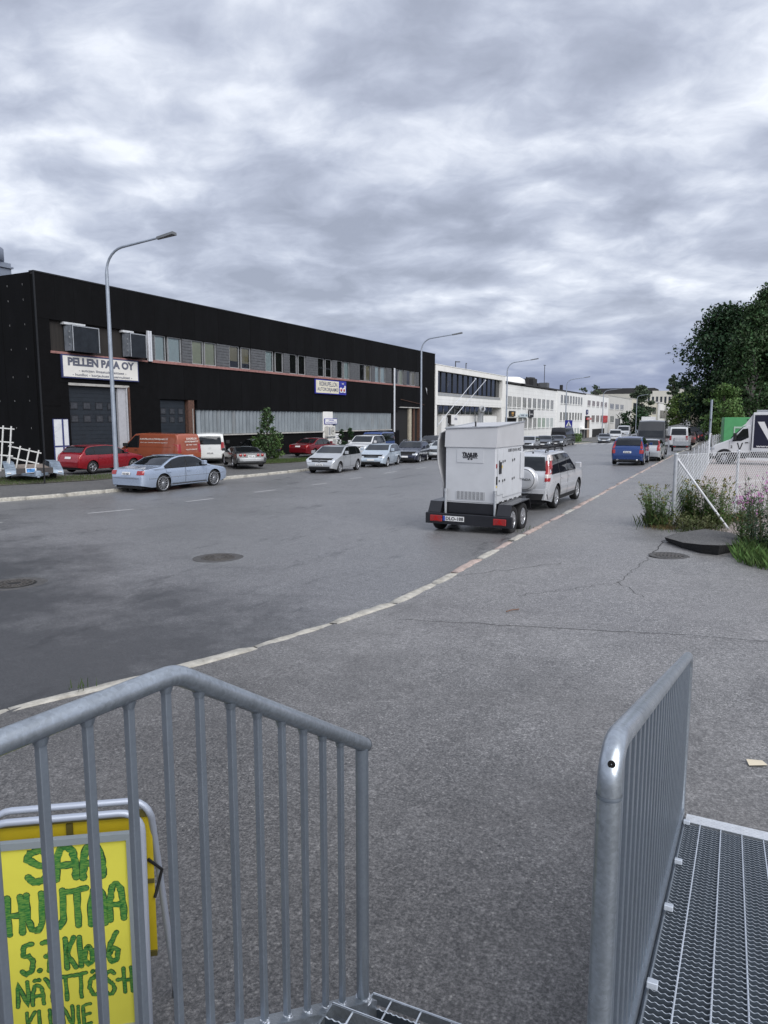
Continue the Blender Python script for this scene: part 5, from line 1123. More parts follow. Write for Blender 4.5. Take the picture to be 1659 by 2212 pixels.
for i in range(8): pbox('grille_bar', m_gen, gr, -1.614, -1.606, -.325 + i * .089, -.312 + i * .089, .40, .63)
for z in (.33, 1.9): pbox('panel_seam', m_trim, GN, -1.604, -1.601, -.555, .555, z, z + .008)
# side facing the pavement
for (x0, x1, z0, z1) in ((-1.45, -1.06, .55, 1.86), (-1.03, -.28, .45, 1.86), (-.25, .55, .45, 1.86)):
    d = pbox('side_door', m_gen, GN, x0, x1, -.578, -.562, z0, z1, .006)
    for zz in (.9, 1.45): pbox('hinge', m_trim, d, x1 - .07, x1 - .02, -.59, -.578, zz, zz + .07); pbox('latch', m_trim, d, x0 + .05, x0 + .10, -.592, -.578, zz + .02, zz + .08)
pbox('control_panel', m_plastic, GN, -1.40, -1.22, -.592, -.579, 1.15, 1.48); pbox('control_panel', m_plastic, GN, -1.54, -1.47, -.575, -.562, .85, 1.08); pbox('red_switch', m_tail, GN, -1.56, -1.51, -.575, -.562, 1.32, 1.44)
pbox('yellow_label', M('yellow_label', (.7, .5, .05), .5), GN, -1.18, -1.14, -.586, -.579, 1.30, 1.38); pbox('yellow_label', M('yellow_label', (.7, .5, .05), .5), GN, -1.54, -1.5, -.57, -.562, .77, .82)
text('lettering', '100 kVA N:2', m_platetx, GN, (-.15, -.583, 1.79), (1, 0, 0), (0, 0, 1), w=1.1, h=.10, bold=.02)
for x in np.arange(-1.3, .5, .4): MB().tube([(x, -.58, .34), (x + .07, -.6, .30), (x + .14, -.58, .34)], .015, 6).build('lashing_eye', m_plastic, GN)
pbox('cable_box', m_gen, GN, .32, .58, -.62, -.58, .9, 1.7, .01)

GN.scale = (.90, 1.08, .80)
# ================================================================ STREET LAMPS
m_lpole = M('lamp_pole', (.34, .38, .44), .5, metal=.4, var=.15, vscale=3)
m_lhead = M('lamp_head', (.16, .17, .18), .5)
def lamp(label, x, y, hgt, armang, arm=2.55, rise=.22):
    z = g(x, y) + .08; t = thing('street_lamp', label, 'street lamp', (x, y, z), R(armang), 'street lamps along the far kerb')
    pts = [(0, 0, 0), (0, 0, hgt - 1.6)]
    for k in range(1, 8):
        a = R(80) * k / 7; pts.append((.95 * (1 - math.cos(a)), 0, hgt - 1.6 + .95 * math.sin(a)))
    lx, lz = pts[-1][0], pts[-1][2]; pts.append((arm, 0, lz + rise))
    rs = [.095, .07] + [.05] * 7 + [.04]; MB().tube(pts, rs, 12).build('pole', m_lpole, t)
    MB().tube([(0, 0, 0), (0, 0, 1.0)], .10, 12).build('pole_base', m_lpole, t)
    hd = MB().add([(arm - .05, -.07, lz + rise + .03), (arm - .05, .07, lz + rise + .03), (arm + .75, .13, lz + rise + .16), (arm + .75, -.13, lz + rise + .16), (arm - .05, -.07, lz + rise - .06), (arm - .05, .07, lz + rise - .06), (arm + .75, .15, lz + rise + .06), (arm + .75, -.15, lz + rise + .06)], [(0, 1, 2, 3), (7, 6, 5, 4), (0, 4, 5, 1), (1, 5, 6, 2), (2, 6, 7, 3), (3, 7, 4, 0)])
    hd.build('lamp_head', m_lhead, t); return t
lamp('tall grey street lamp standing behind the silver-blue saloon', -22.5, 22.6, 10.3, 5)
lamp('grey street lamp by the far end of the black workshop', -21.0, 54.0, 10.0, 5)
lamp('grey street lamp before the corner of the white glazed building', -20.0, 77.25, 10.0, 5)
l4 = lamp('grey street lamp carrying the blue crossing sign', -19.0, 108.0, 10.0, 5)
lamp('grey street lamp in front of the red-windowed row building', -18.0, 141.75, 10.0, 5)
lamp('farthest street lamp, before the cream building', -16.0, 190, 10.0, 5)
ps = thing('crossing_sign', 'blue square pedestrian crossing sign on the fourth street lamp', 'traffic sign', (-18.9, 107.9, g(-19, 108) + 2.4), R(-8))
pbox('board', m_adb, ps, -.1, 1.0, -.16, -.12, 0, 1.05); MB().prism([(.02, .15), (.88, .15), (.45, .92)], 1, -.168, -.162).build('triangle', m_signwhite, ps)
MB().tube([(.45, -.175, .62), (.45, -.175, .40), (.33, -.175, .2)], .035, 6).tube([(.45, -.175, .40), (.57, -.175, .2)], .035, 6).build('walker', m_black, ps); pbox('supplement', m_signwhite, ps, .1, .45, -.16, -.12, -.42, -.08)
MB().bar((-.08, -.1, .6), (.5, -.1, .6), .04).build('bracket', m_galv, ps)

# ================================================================ CAR TRANSPORTER TRAILER AND SCAFFOLD FRAMES
TX, TY = -28.3, 23.3
ct = thing('car_transporter', 'galvanised car transporter trailer with sloping mudguards on the grass verge', 'trailer', (TX, TY, g(TX, TY) + .05), R(90 - 125))
m_galvb = M('galvanised_blue', (.28, .34, .41), .5, metal=.4, var=.3, vscale=4)
pbox('deck', M('worn_ply', (.24, .20, .17), .85, var=.4, vscale=4), ct, -3.2, 1.0, -.72, .72, .52, .60); pbox('front_board', M('dark_ply', (.06, .055, .055), .8, var=.3), ct, 1.0, 1.06, -.75, .75, .40, .66)
for sd in (-1, 1):
    P = [(-2.6, .50), (-2.3, .84), (-.35, .86), (.95, .55), (1.05, .42)]
    V = []; F = []
    for (x, z) in P: V += [(x, sd * .74, z), (x, sd * 1.18, z - .02), (x, sd * 1.18, z - .12)]
    for i in range(4): F += [(3 * i, 3 * i + 1, 3 * i + 4, 3 * i + 3), (3 * i + 1, 3 * i + 2, 3 * i + 5, 3 * i + 4)]
    F.append((12, 13, 14)); mg = obj('mudguard', mesh('mudguard', V, F, m_galvb), ct)
    MB().prism([(-.35, .80), (.95, .52), (.95, .36), (-.35, .45)], 1, sd * .73, sd * .75).build('mudguard_side', m_galvb, ct)
    for k in range(5): MB().bar((-.3 + k * .25, sd * .76, .87 - k * .06), (-.3 + k * .25, sd * 1.16, .85 - k * .06), .02, .012).build('rib', m_galvb, mg)
    pbox('reflector', m_signwhite, ct, 1.05, 1.08, *(sorted((sd * .95, sd * 1.12))), .43, .48)
    for x in (-1.55, -.85):
        tm, rm, bk = wheel_me(.31, .19, 'steel'); o = obj('wheel', tm, ct, (x, sd * .96, .31), (0, 0, 0 if sd > 0 else math.pi)); obj('rim', rm, o)
MB().bar((.6, -.7, .40), (2.2, 0, .38), .08, .1).bar((.6, .7, .40), (2.2, 0, .38), .08, .1).bar((2.2, 0, .38), (2.6, 0, .38), .09).build('drawbar', m_galvb, ct)
MB().cbox(2.2, 2.6, -.14, .14, .40, .62, .05).build('coupling_cover', m_galvb, ct); MB().tube([(2.35, .25, -.02), (2.35, .25, .98)], .035, 8).tube([(2.35, .25, .9), (2.35, .25, 1.05)], .02, 6).build('jack_post', m_plastic, ct)
wp = pbox('winch_sign', m_signwhite, ct, 1.07, 1.09, -.38, .06, .45, .66); pbox('blue_patch', M('blue_patch', (.08, .25, .55), .5, var=.6, vscale=9), wp, 1.092, 1.096, -.34, -.0, .47, .64)
m_alu = M('white_aluminium', (.66, .66, .64), .45, metal=.15, var=.15, vscale=6)
def frame(label, loc, rot, w, h, nv, nh):
    t = thing('scaffold_frame', label, 'scaffold frame', loc, rot=rot); f = MB()
    for i in range(nv): f.bar((w * i / (nv - 1), 0, -.12), (w * i / (nv - 1), 0, h + .12), .055).build('upright', m_alu, t); f = MB()
    for j in range(nh): f.bar((-.12, .05, h * j / (nh - 1)), (w + .12, .05, h * j / (nh - 1)), .055).build('rail', m_alu, t); f = MB()
tz = g(TX, TY) + .05
frame('white lattice scaffold frame leaning over on the transporter deck', (TX - .95, TY - .62, tz + .62), (0, R(14), R(35)), 1.2, 1.0, 4, 3)
frame('second white scaffold frame standing behind the leaning one, cut by the picture edge', (TX - 1.35, TY - 1.0, tz + .62), (R(-4), R(5), R(30)), .7, 1.85, 3, 4)
# ================================================================ STEPS, RAMP AND RAILINGS UNDER THE CAMERA
def galv_mat(name, base, metal, rough, spang=22., sp_=.10, con=1.):
    m = bpy.data.materials.new(name); m.use_nodes = True; t = m.node_tree; b = t.nodes['Principled BSDF']; nn = t.nodes.new; lk = t.links.new
    tcn = nn('ShaderNodeTexCoord'); vo = nn('ShaderNodeTexVoronoi'); vo.inputs['Scale'].default_value = spang * 4.5; vo.inputs['Randomness'].default_value = 1; 
    n0 = nn('ShaderNodeTexNoise'); n0.inputs['Scale'].default_value = 30; lk(tcn.outputs['Object'], n0.inputs['Vector'])
    ad_ = nn('ShaderNodeVectorMath'); ad_.operation = 'MULTIPLY_ADD'; lk(n0.outputs['Color'], ad_.inputs[0]); ad_.inputs[1].default_value = (.03, .03, .03); lk(tcn.outputs['Object'], ad_.inputs[2]); lk(ad_.outputs[0], vo.inputs['Vector'])
    se = nn('ShaderNodeSeparateColor'); lk(vo.outputs['Color'], se.inputs[0])
    n1 = nn('ShaderNodeTexNoise'); n1.inputs['Scale'].default_value = 5; n1.inputs['Detail'].default_value = 8; n1.inputs['Roughness'].default_value = .7; lk(tcn.outputs['Object'], n1.inputs['Vector'])
    n2 = nn('ShaderNodeTexNoise'); n2.inputs['Scale'].default_value = 90; n2.inputs['Detail'].default_value = 4; lk(tcn.outputs['Object'], n2.inputs['Vector'])
    def ma(op, a, c):
        n = nn('ShaderNodeMath'); n.operation = op
        for i, v in enumerate((a, c)):
            if isinstance(v, float): n.inputs[i].default_value = v
            else: lk(v, n.inputs[i])
        return n.outputs[0]
    s = ma('ADD', ma('MULTIPLY', se.outputs[0], sp_), ma('ADD', ma('MULTIPLY', n1.outputs[0], .78 - sp_), ma('MULTIPLY', n2.outputs[0], .22)))
    cr = nn('ShaderNodeValToRGB'); e = cr.color_ramp.elements; e[0].position = .33; e[1].position = .70
    e[0].color = (*[c * (1 - .38 * con) for c in base], 1); e[1].color = (*[min(1, c * (1 + .22 * con)) for c in base], 1); lk(s, cr.inputs[0]); lk(cr.outputs[0], b.inputs['Base Color'])
    mr = nn('ShaderNodeMapRange'); mr.inputs['From Min'].default_value = .3; mr.inputs['From Max'].default_value = .7; mr.inputs['To Min'].default_value = rough + .12; mr.inputs['To Max'].default_value = rough - .08; lk(s, mr.inputs[0]); lk(mr.outputs[0], b.inputs['Roughness'])
    b.inputs['Metallic'].default_value = metal
    bp = nn('ShaderNodeBump'); bp.inputs['Strength'].default_value = .12; bp.inputs['Distance'].default_value = .002; lk(n2.outputs[0], bp.inputs['Height']); lk(bp.outputs[0], b.inputs['Normal'])
    MATS[name] = m; return m
m_hd = galv_mat('hot_dip_zinc', (.47, .515, .56), .80, .32); m_hdd = galv_mat('hot_dip_zinc_dull', (.29, .33, .38), .68, .36, 30, .02, .55); m_weld = M('weld_zinc', (.60, .64, .70), .35, metal=.7, bump=.6, bscale=120)
m_bar = M('grating_bar', (.075, .095, .12), .55, metal=.4, var=.2, vscale=20); m_rod = M('grating_rod', (.56, .61, .68), .5, metal=.35, var=.15, vscale=20)
def rail_root(name, label): return thing(name, label, 'railing', (0, 0, 0))
# ---- left railing: level along the landing, then down beside the steps
LA = R(7.19); lD = Vector((math.sin(LA), math.cos(LA), 0)); lB = Vector((-1.0447, 1.1918, 0)); lN = Vector((lD.y, -lD.x, 0))
def LP(s, z, o=0.): v = lB + lD * s + lN * o; return (v.x, v.y, z)
SL = .625
def ztop(s): return 1.64 - max(0, s) * SL
def zbot(s): return .735 - max(0, s) * SL
lr = rail_root('steel_railing', 'galvanised steel railing on the left that slopes down beside the steps')
path = [LP(-2.4, 1.64), LP(-1.2, 1.64), LP(-.05, 1.64)]
for k in range(1, 8):
    t = k / 8; s_ = -.03 + .06 * t; path.append(LP(s_, 1.64 - SL * .06 * t * t / 2))
path += [LP(.05, 1.64 - .05 * SL), LP(.35, ztop(.35)), LP(.775, ztop(.775))]
MB().tube(path, .0230, 28).build('handrail', m_hd, lr)
MB().lathe([(.0242, 0), (.0215, .008), (.001, .010)], 24, ax=1, c=(0, 0, 0)).build('end_cap', m_hd, lr, LP(.774, ztop(.774)), (R(-32), 0, -LA))
bal = [-.027 - .0985 * k for k in range(1, 22)] + [-.027, .07, .171, .266, .361, .454, .545, .635]
ba = .0084
def sq_bar(p0, p1, a, ang):
    """square bar on end, rotated about z"""
    c, s_ = math.cos(ang), math.sin(ang); V = []
    for p in (p0, p1):
        for (u, v) in ((-a, -a), (a, -a), (a, a), (-a, a)): V.append((p[0] + u * c - v * s_, p[1] + u * s_ + v * c, p[2]))
    m = MB(); m.add(V, [(3, 2, 1, 0), (4, 5, 6, 7)] + [(k, (k + 1) % 4, 4 + (k + 1) % 4, 4 + k) for k in range(4)]); return m
for s_ in bal:
    o = sq_bar(LP(s_, zbot(s_) - .0), LP(s_, ztop(s_) - .016), ba, -LA).build('baluster', m_hdd, lr)
    bm_ = o.modifiers.new('bevel', 'BEVEL'); bm_.width = .0022; bm_.segments = 2
    MB().tube([LP(s_, zbot(s_) - .002), LP(s_, zbot(s_) + .008)], [.0165, .0125], 8).build('weld', m_weld, o); MB().tube([LP(s_, ztop(s_) - .034), LP(s_, ztop(s_) - .018)], [.0125, .0165], 8).build('weld', m_hdd, o)
MB().tube([LP(.755, zbot(.755)), LP(.755, ztop(.755) - .015)], .021, 22).build('end_post', m_hdd, lr)
MB().tube([LP(.755, zbot(.755) - .003), LP(.755, zbot(.755) + .012)], [.032, .024], 14).build('weld', m_weld, lr)
# flat stringer carrying the bars
def slab_on_line(s0, s1, o0, o1, zf, th):
    V = []
    for s_ in (s0, s1):
        for o in (o0, o1): V += [LP(s_, zf(s_), o), LP(s_, zf(s_) - th, o)]
    return MB().add(V, [(0, 2, 6, 4), (1, 5, 7, 3), (0, 4, 5, 1), (2, 3, 7, 6), (0, 1, 3, 2), (4, 6, 7, 5)])
slab_on_line(0, .80, -.028, .028, zbot, .20).build('stringer', m_hd, lr); slab_on_line(-2.4, -.002, -.028, .028, zbot, .20).build('stringer', m_hd, lr)
for s_ in (-2.2, -1.0, -.05): 
    p = LP(s_, 0); MB().bar((p[0], p[1], g(p[0], p[1]) + .1), (p[0], p[1], .55), .05).build('support_leg', m_hd, lr)
pE = LP(.78, 0); MB().bar((pE[0], pE[1], g(pE[0], pE[1]) + .1), (pE[0], pE[1], .1), .05).build('support_leg', m_hd, lr)
# ---- gratings
def serr_bar(L, h, th, wave, amp):
    V = []; F = []; n = int(L / wave * 6)
    for i in range(n + 1):
        x = L * i / n; z = amp * math.sin(2 * math.pi * x / wave)
        z = max(z, -amp * .55)
        V += [(x, -th / 2, -h), (x, -th / 2, z), (x, th / 2, z), (x, th / 2, -h)]
    for i in range(n):
        a = 4 * i
        F += [(a, a + 4, a + 5, a + 1), (a + 1, a + 5, a + 6, a + 2), (a + 2, a + 6, a + 7, a + 3)]
    return mesh('bearing_bar', V, F, m_bar, mats=[m_bar, m_rod], midx=[0, 1, 0] * n)  # bright worn tops; dark side colour paints in the shade between bars
def grating(root, o, U, Vv, w, l, pitch, rodp, h=.032, wave=.021, amp=.0026, rod0=.07):
    """bars run along U over width w, repeated along V over length l"""
    o = Vector(o); U = Vector(U).normalized(); Vv = Vector(Vv).normalized(); Nn = U.cross(Vv).normalized()
    if Nn.z < 0: Nn = -Nn
    me = serr_bar(w, h, .0042, wave, amp); rot = Matrix((U, Nn.cross(U), Nn)).transposed().to_4x4()
    n = int(l / pitch)
    for i in range(n):
        b = obj('bearing_bar', me, root); b.matrix_local = Matrix.Translation(o + Vv * (pitch * (i + .5))) @ rot
    k = rod0
    while k < w:
        MB().tube([o + U * k + Nn * -.002, o + U * k + Vv * l + Nn * -.002], .0034, 6).build('cross_rod', m_rod, root); k += rodp
    for (a, b) in ((o, o + U * w), (o + Vv * l, o + Vv * l + U * w), (o, o + Vv * l), (o + U * w, o + U * w + Vv * l)):
        MB().bar(a - Nn * (h / 2 - .002), b - Nn * (h / 2 - .002), .005, h + .004, up=Nn).build('frame_bar', m_hd, root)
# ---- steps
stp = thing('steel_steps', 'open steel grating steps going down between the two railings', 'steps', (0, 0, 0))
for (z, y1) in ((.205, 2.03), (.41, 1.735)):
    grating(stp, (-.955, y1 - .27, z), (1, 0, 0), (0, 1, 0), .775, .27, .040, .11)
    pbox('nosing', m_rod, stp, -.955, -.18, y1, y1 + .006, z - .035, z + .004)
# ---- landing under the camera
ld = thing('steel_landing', 'steel grating landing at the top of the steps', 'landing', (0, 0, 0))
grating(ld, (-1.02, -1.0, .62), (1, 0, 0), (0, 1, 0), 2.3, 2.36, .045, .12)
for (x, y) in ((-.98, -.95), (1.2, -.95), (1.2, 1.2)): MB().bar((x, y, g(x, y) + .1), (x, y, .58), .06).build('support_leg', m_hd, ld)
# ---- right railing down the ramp
RA = R(2.53); rD = Vector((math.sin(RA), math.cos(RA), 0)); rU = Vector((rD.y, -rD.x, 0)); r0 = Vector((-.135, 1.4, 0)); RS = .238
def RP(s, z, o=0.): v = r0 + rD * s + rU * o; return (v.x, v.y, z)
zr = lambda s: 1.563 - RS * s
rr_ = rail_root('steel_railing', 'galvanised steel railing on the right that runs down the grating ramp')
path = [RP(-.012, .42), RP(-.012, 1.0), RP(-.012, 1.482)]
for k in range(1, 7):
    a = R(90) * k / 7; path.append(RP(-.012 + .075 * (1 - math.cos(a)), 1.482 + .064 * math.sin(a)))
path += [RP(.085, zr(.085)), RP(.6, zr(.6)), RP(1.4, zr(1.4)), RP(2.2, zr(2.2)), RP(2.60, zr(2.60)), RP(2.655, zr(2.655) - .02), RP(2.68, zr(2.68) - .07), RP(2.683, .55), RP(2.683, -.02)]
hr = MB().tube(path, .0242, 28); hr.build('handrail', m_hd, rr_)
MB().lathe([(.0252, -.004), (.0258, 0), (.0252, .004)], 28, c=RP(-.012, 1.462)).build('weld_seam', m_hdd, rr_)
# drain hole in the elbow
hc = Vector(RP(-.012 + .075 * (1 - math.cos(R(38))), 1.482 + .064 * math.sin(R(38)))); hn = (Vector((0, 0, EYE)) - hc).normalized(); hn = (hn + Vector((0, 0, -.1))).normalized()
ho = MB().lathe([(.0075, 0), (.001, 0)], 20).build('drain_hole', M('hole_black', (.002, .002, .002), 1), rr_, hc + hn * .0266); ho.rotation_euler = hn.to_track_quat('Z', 'Y').to_euler()
s_ = .10
while s_ < 2.66:
    o = sq_bar(RP(s_, zr(s_) - .90), RP(s_, zr(s_) - .016), .0125, -RA).build('baluster', m_hdd, rr_)
    bm_ = o.modifiers.new('bevel', 'BEVEL'); bm_.width = .002; bm_.segments = 2; s_ += .098
V = []
for s_ in (.0, 2.68):
    for o in (-.022, .022): V += [RP(s_, zr(s_) - .88, o), RP(s_, zr(s_) - 1.02, o)]
MB().add(V, [(0, 2, 6, 4), (1, 5, 7, 3), (0, 4, 5, 1), (2, 3, 7, 6), (0, 1, 3, 2), (4, 6, 7, 5)]).build('stringer', m_hdd, rr_)
for s_ in (.72, 1.32, 1.85, 2.48):
    z = zr(s_) - .92 + .012; MB().cbox(.03, .062, -.016, .016, -.004, .014, .002).build('grating_clip', m_rod, rr_, RP(s_, z + .008), (R(-13.4), 0, -RA))
# ---- ramp
rp = thing('grating_ramp', 'serrated steel grating ramp running down to a pale plate at the asphalt', 'ramp', (0, 0, 0))
ang = math.atan(RS); Vr = Vector((rD.x * math.cos(ang), rD.y * math.cos(ang), -math.sin(ang))); o0 = Vector(RP(-.05, .655, .035))
Lr = 2.60 / math.cos(ang)
grating(rp, o0, rU, Vr, 1.2, Lr, .034, .1, rod0=.075)
oe = o0 + Vr * (Lr + .004); Nn = rU.cross(Vr).normalized()
if Nn.z < 0: Nn = -Nn
e2 = oe + Vr * .17
V = [oe, oe + rU * 1.25, e2 + rU * 1.25, e2]; V = V + [v - Nn * .03 for v in V]
m_tread = M('tread_plate', (.66, .69, .73), .5, metal=.25, var=.1, vscale=30)
ep_ = obj('end_plate', mesh('end_plate', V, [(0, 1, 2, 3), (7, 6, 5, 4), (0, 4, 5, 1), (1, 5, 6, 2), (2, 6, 7, 3), (3, 7, 4, 0)], m_tread), rp)
stud = MB()
for i in range(48):
    for j in range(6):
        p = oe + rU * (.012 + i * .026 + (.013 if j % 2 else 0)) + Vr * (.02 + j * .026); d = (rU * (1 if (i + j) % 2 else -.2) + Vr * (.2 if (i + j) % 2 else 1)).normalized() * .009
        q = d.cross(Nn).normalized() * .0028
        stud.add([p - d, p + q + Nn * .0018, p + d, p - q + Nn * .0018], [(0, 1, 2, 3)])
tag(stud.build('tread_studs', m_tread, rp), kind='stuff')
for o in (.02, 1.21):
    V = []
    for (s_, z) in ((-.05, .62), (2.55, .02)):
        for q in (o - .02, o + .02): V += [RP(s_, z, q), RP(s_, z - .11, q)]
    MB().add(V, [(0, 2, 6, 4), (1, 5, 7, 3), (0, 4, 5, 1), (2, 3, 7, 6), (0, 1, 3, 2), (4, 6, 7, 5)]).build('side_beam', m_hdd, rp)

# ================================================================ YELLOW A-BOARDS
m_yel = M('yellow_paper', (.70, .655, .075), .75, var=.05, vscale=4); m_yel2 = M('yellow_board', (.52, .40, .015), .6, var=.08, vscale=4); m_olive = M('olive_edge', (.10, .085, .02), .6)
m_tubeg = M('grey_tube', (.42, .46, .54), .4, metal=.3); m_frg = M('grey_sign_frame', (.30, .34, .36), .5, metal=.3)
def marker(name, c, dk):
    m = bpy.data.materials.new(name); m.use_nodes = True; t = m.node_tree; b = t.nodes['Principled BSDF']; nn = t.nodes.new; lk = t.links.new
    tcn = nn('ShaderNodeTexCoord'); mp = nn('ShaderNodeMapping'); mp.inputs['Rotation'].default_value = (0, R(40), 0); mp.inputs['Scale'].default_value = (60, 60, 260); lk(tcn.outputs['Object'], mp.inputs[0])
    n = nn('ShaderNodeTexNoise'); n.inputs['Scale'].default_value = 1; n.inputs['Detail'].default_value = 3; lk(mp.outputs[0], n.inputs['Vector'])
    cr = nn('ShaderNodeValToRGB'); e = cr.color_ramp.elements; e[0].position, e[0].color = .38, (*c, 1); e[1].position, e[1].color = .62, (*dk, 1); lk(n.outputs[0], cr.inputs[0]); lk(cr.outputs[0], b.inputs['Base Color']); b.inputs['Roughness'].default_value = .6
    return m
m_pen = marker('green_marker', (.012, .145, .03), (.14, .29, .05)); m_pend = M('dark_green_pen', (.02, .07, .025), .6)
ax_, ay_ = -1.975, 1.655; az_ = g(ax_, ay_) + .10; BOARD_DROP = .025
ab = thing('yellow_sign_board', 'yellow A-board with green handwriting SAA HUUTAA behind the left railing', 'sign', (ax_, ay_, az_), R(33.3))
dz = -az_ - BOARD_DROP  # local height of z=0
def rod(pts, r, name, mat, par, n=12): return MB().tube(pts, r, n).build(name, mat, par)
def ushape(x0, x1, zt, zb, y0, y1, rad=.075, foot=0.):
    P = [(x0 - foot, y1, zb)]
    yt = lambda z: y1 + (y0 - y1) * (z - zb) / (zt - zb)
    P.append((x0, yt(zt - rad), zt - rad))
    for k in range(1, 7): a = R(90) * k / 6; P.append((x0 + rad * (1 - math.cos(a)), yt(zt), zt - rad + rad * math.sin(a)))
    for k in range(0, 6): a = R(90) * k / 6; P.append((x1 - rad + rad * math.sin(a), yt(zt), zt - rad + rad * math.cos(a)))
    P.append((x1, yt(zt - rad), zt - rad)); P.append((x1 + foot, y1, zb)); return P
rod(ushape(-.262, .262, .835 + dz, .0, .015, -.02), .0125, 'front_frame', m_tubeg, ab, 14)
rod(ushape(-.262, .285, .85 + dz, .0, .065, .20, foot=.045), .0125, 'rear_frame', m_tubeg, ab, 14)
for x in (-.307, .33): MB().lathe([(.017, .05), (.018, .0), (.001, -.004)], 14, c=(x, .20, .006)).build('rubber_foot', m_plastic, ab)
sh = pbox('sign_sheet', m_yel, ab, -.212, .212, -.012, -.008, .03 + dz, .752 + dz)
MB().box(-.236, -.212, -.022, .002, .01 + dz, .776 + dz).box(.212, .236, -.022, .002, .01 + dz, .776 + dz).box(-.212, .212, -.0215, .002, .752 + dz, .776 + dz).box(-.212, .212, -.0215, .002, .01 + dz, .03 + dz).build('sheet_frame', m_frg, ab)
bkb = thing('yellow_rear_board', 'plain yellow board with olive edge folded behind the handwritten sign', 'sign', (ax_, ay_, az_), R(33.3))
pbox('panel', m_yel2, bkb, -.25, .285, .075, .080, .235 + dz, .80 + dz)
MB().box(-.25, .285, .066, .074, .785 + dz, .812 + dz).box(-.25, .285, .066, .074, .225 + dz, .245 + dz).box(-.01, .012, .066, .074, .25 + dz, .78 + dz).box(.10, .285, .067, .0745, .52 + dz, .535 + dz).build('edge', m_olive, bkb)
for z in (.42, .34): MB().cbox(.235, .262, -.002, .012, z + dz, z + .018 + dz, .002).build('hinge_bolt', m_tubeg, ab)
rod([(.27, .06, .62 + dz), (.31, .10, .55 + dz), (.285, .07, .46 + dz)], .006, 'stay_strap', m_plastic, ab, 8)
# handwriting: each letter a set of strokes in a unit box
GL = {'S': [[(.92, .85), (.6, 1), (.2, .92), (.08, .74), (.4, .56), (.8, .42), (.92, .22), (.65, .02), (.25, .02), (.05, .18)]], 'A': [[(.05, 0), (.1, .55), (.3, .95), (.55, 1), (.8, .85), (.92, .4), (.92, 0)], [(.12, .42), (.9, .42)]],
      'H': [[(.1, 1), (.1, 0)], [(.9, 1), (.9, 0)], [(.1, .5), (.9, .5)]], 'U': [[(.1, 1), (.08, .35), (.25, .05), (.6, .0), (.85, .2), (.9, 1)]], 'T': [[(0, .95), (1, 1)], [(.5, .95), (.52, 0)]],
      '5': [[(.9, 1), (.3, .95), (.2, .6), (.6, .62), (.92, .4), (.75, .08), (.3, .0), (.05, .12)]], '.': [[(.45, .02), (.55, .04)]], '7': [[(.05, .95), (.95, 1), (.6, .5), (.45, 0)], [(.3, .5), (.85, .55)]],
      'K': [[(.1, 1), (.12, 0)], [(.9, 1), (.15, .5), (.95, 0)]], 'l': [[(.45, 1), (.55, 0)]], 'o': [[(.5, .62), (.12, .5), (.08, .2), (.4, .0), (.85, .15), (.88, .45), (.5, .62)]], '1': [[(.3, .8), (.6, 1), (.55, 0)]], '6': [[(.85, 1), (.35, .65), (.1, .25), (.4, 0), (.85, .1), (.9, .4), (.5, .52), (.18, .3)]],
      'N': [[(.05, 0), (.1, 1), (.88, 0), (.92, 1)]], 'Y': [[(.05, 1), (.5, .5), (.95, 1)], [(.5, .5), (.5, 0)]], 'O': [[(.5, 1), (.12, .8), (.05, .4), (.3, .02), (.75, .05), (.95, .5), (.8, .9), (.5, 1)]], '-': [[(.1, .5), (.9, .5)]], 'E': [[(.95, 1), (.1, .95), (.12, 0), (.95, .05)], [(.12, .5), (.8, .52)]], 'L': [[(.1, 1), (.12, 0), (.9, .02)]], 'I': [[(.5, 1), (.5, 0)]], 'J': [[(.8, 1), (.75, .2), (.4, 0), (.1, .15)]], ':': [[(.4, .9), (.45, .92)], [(.65, .9), (.7, .92)]]}
rnd = random.Random(5)
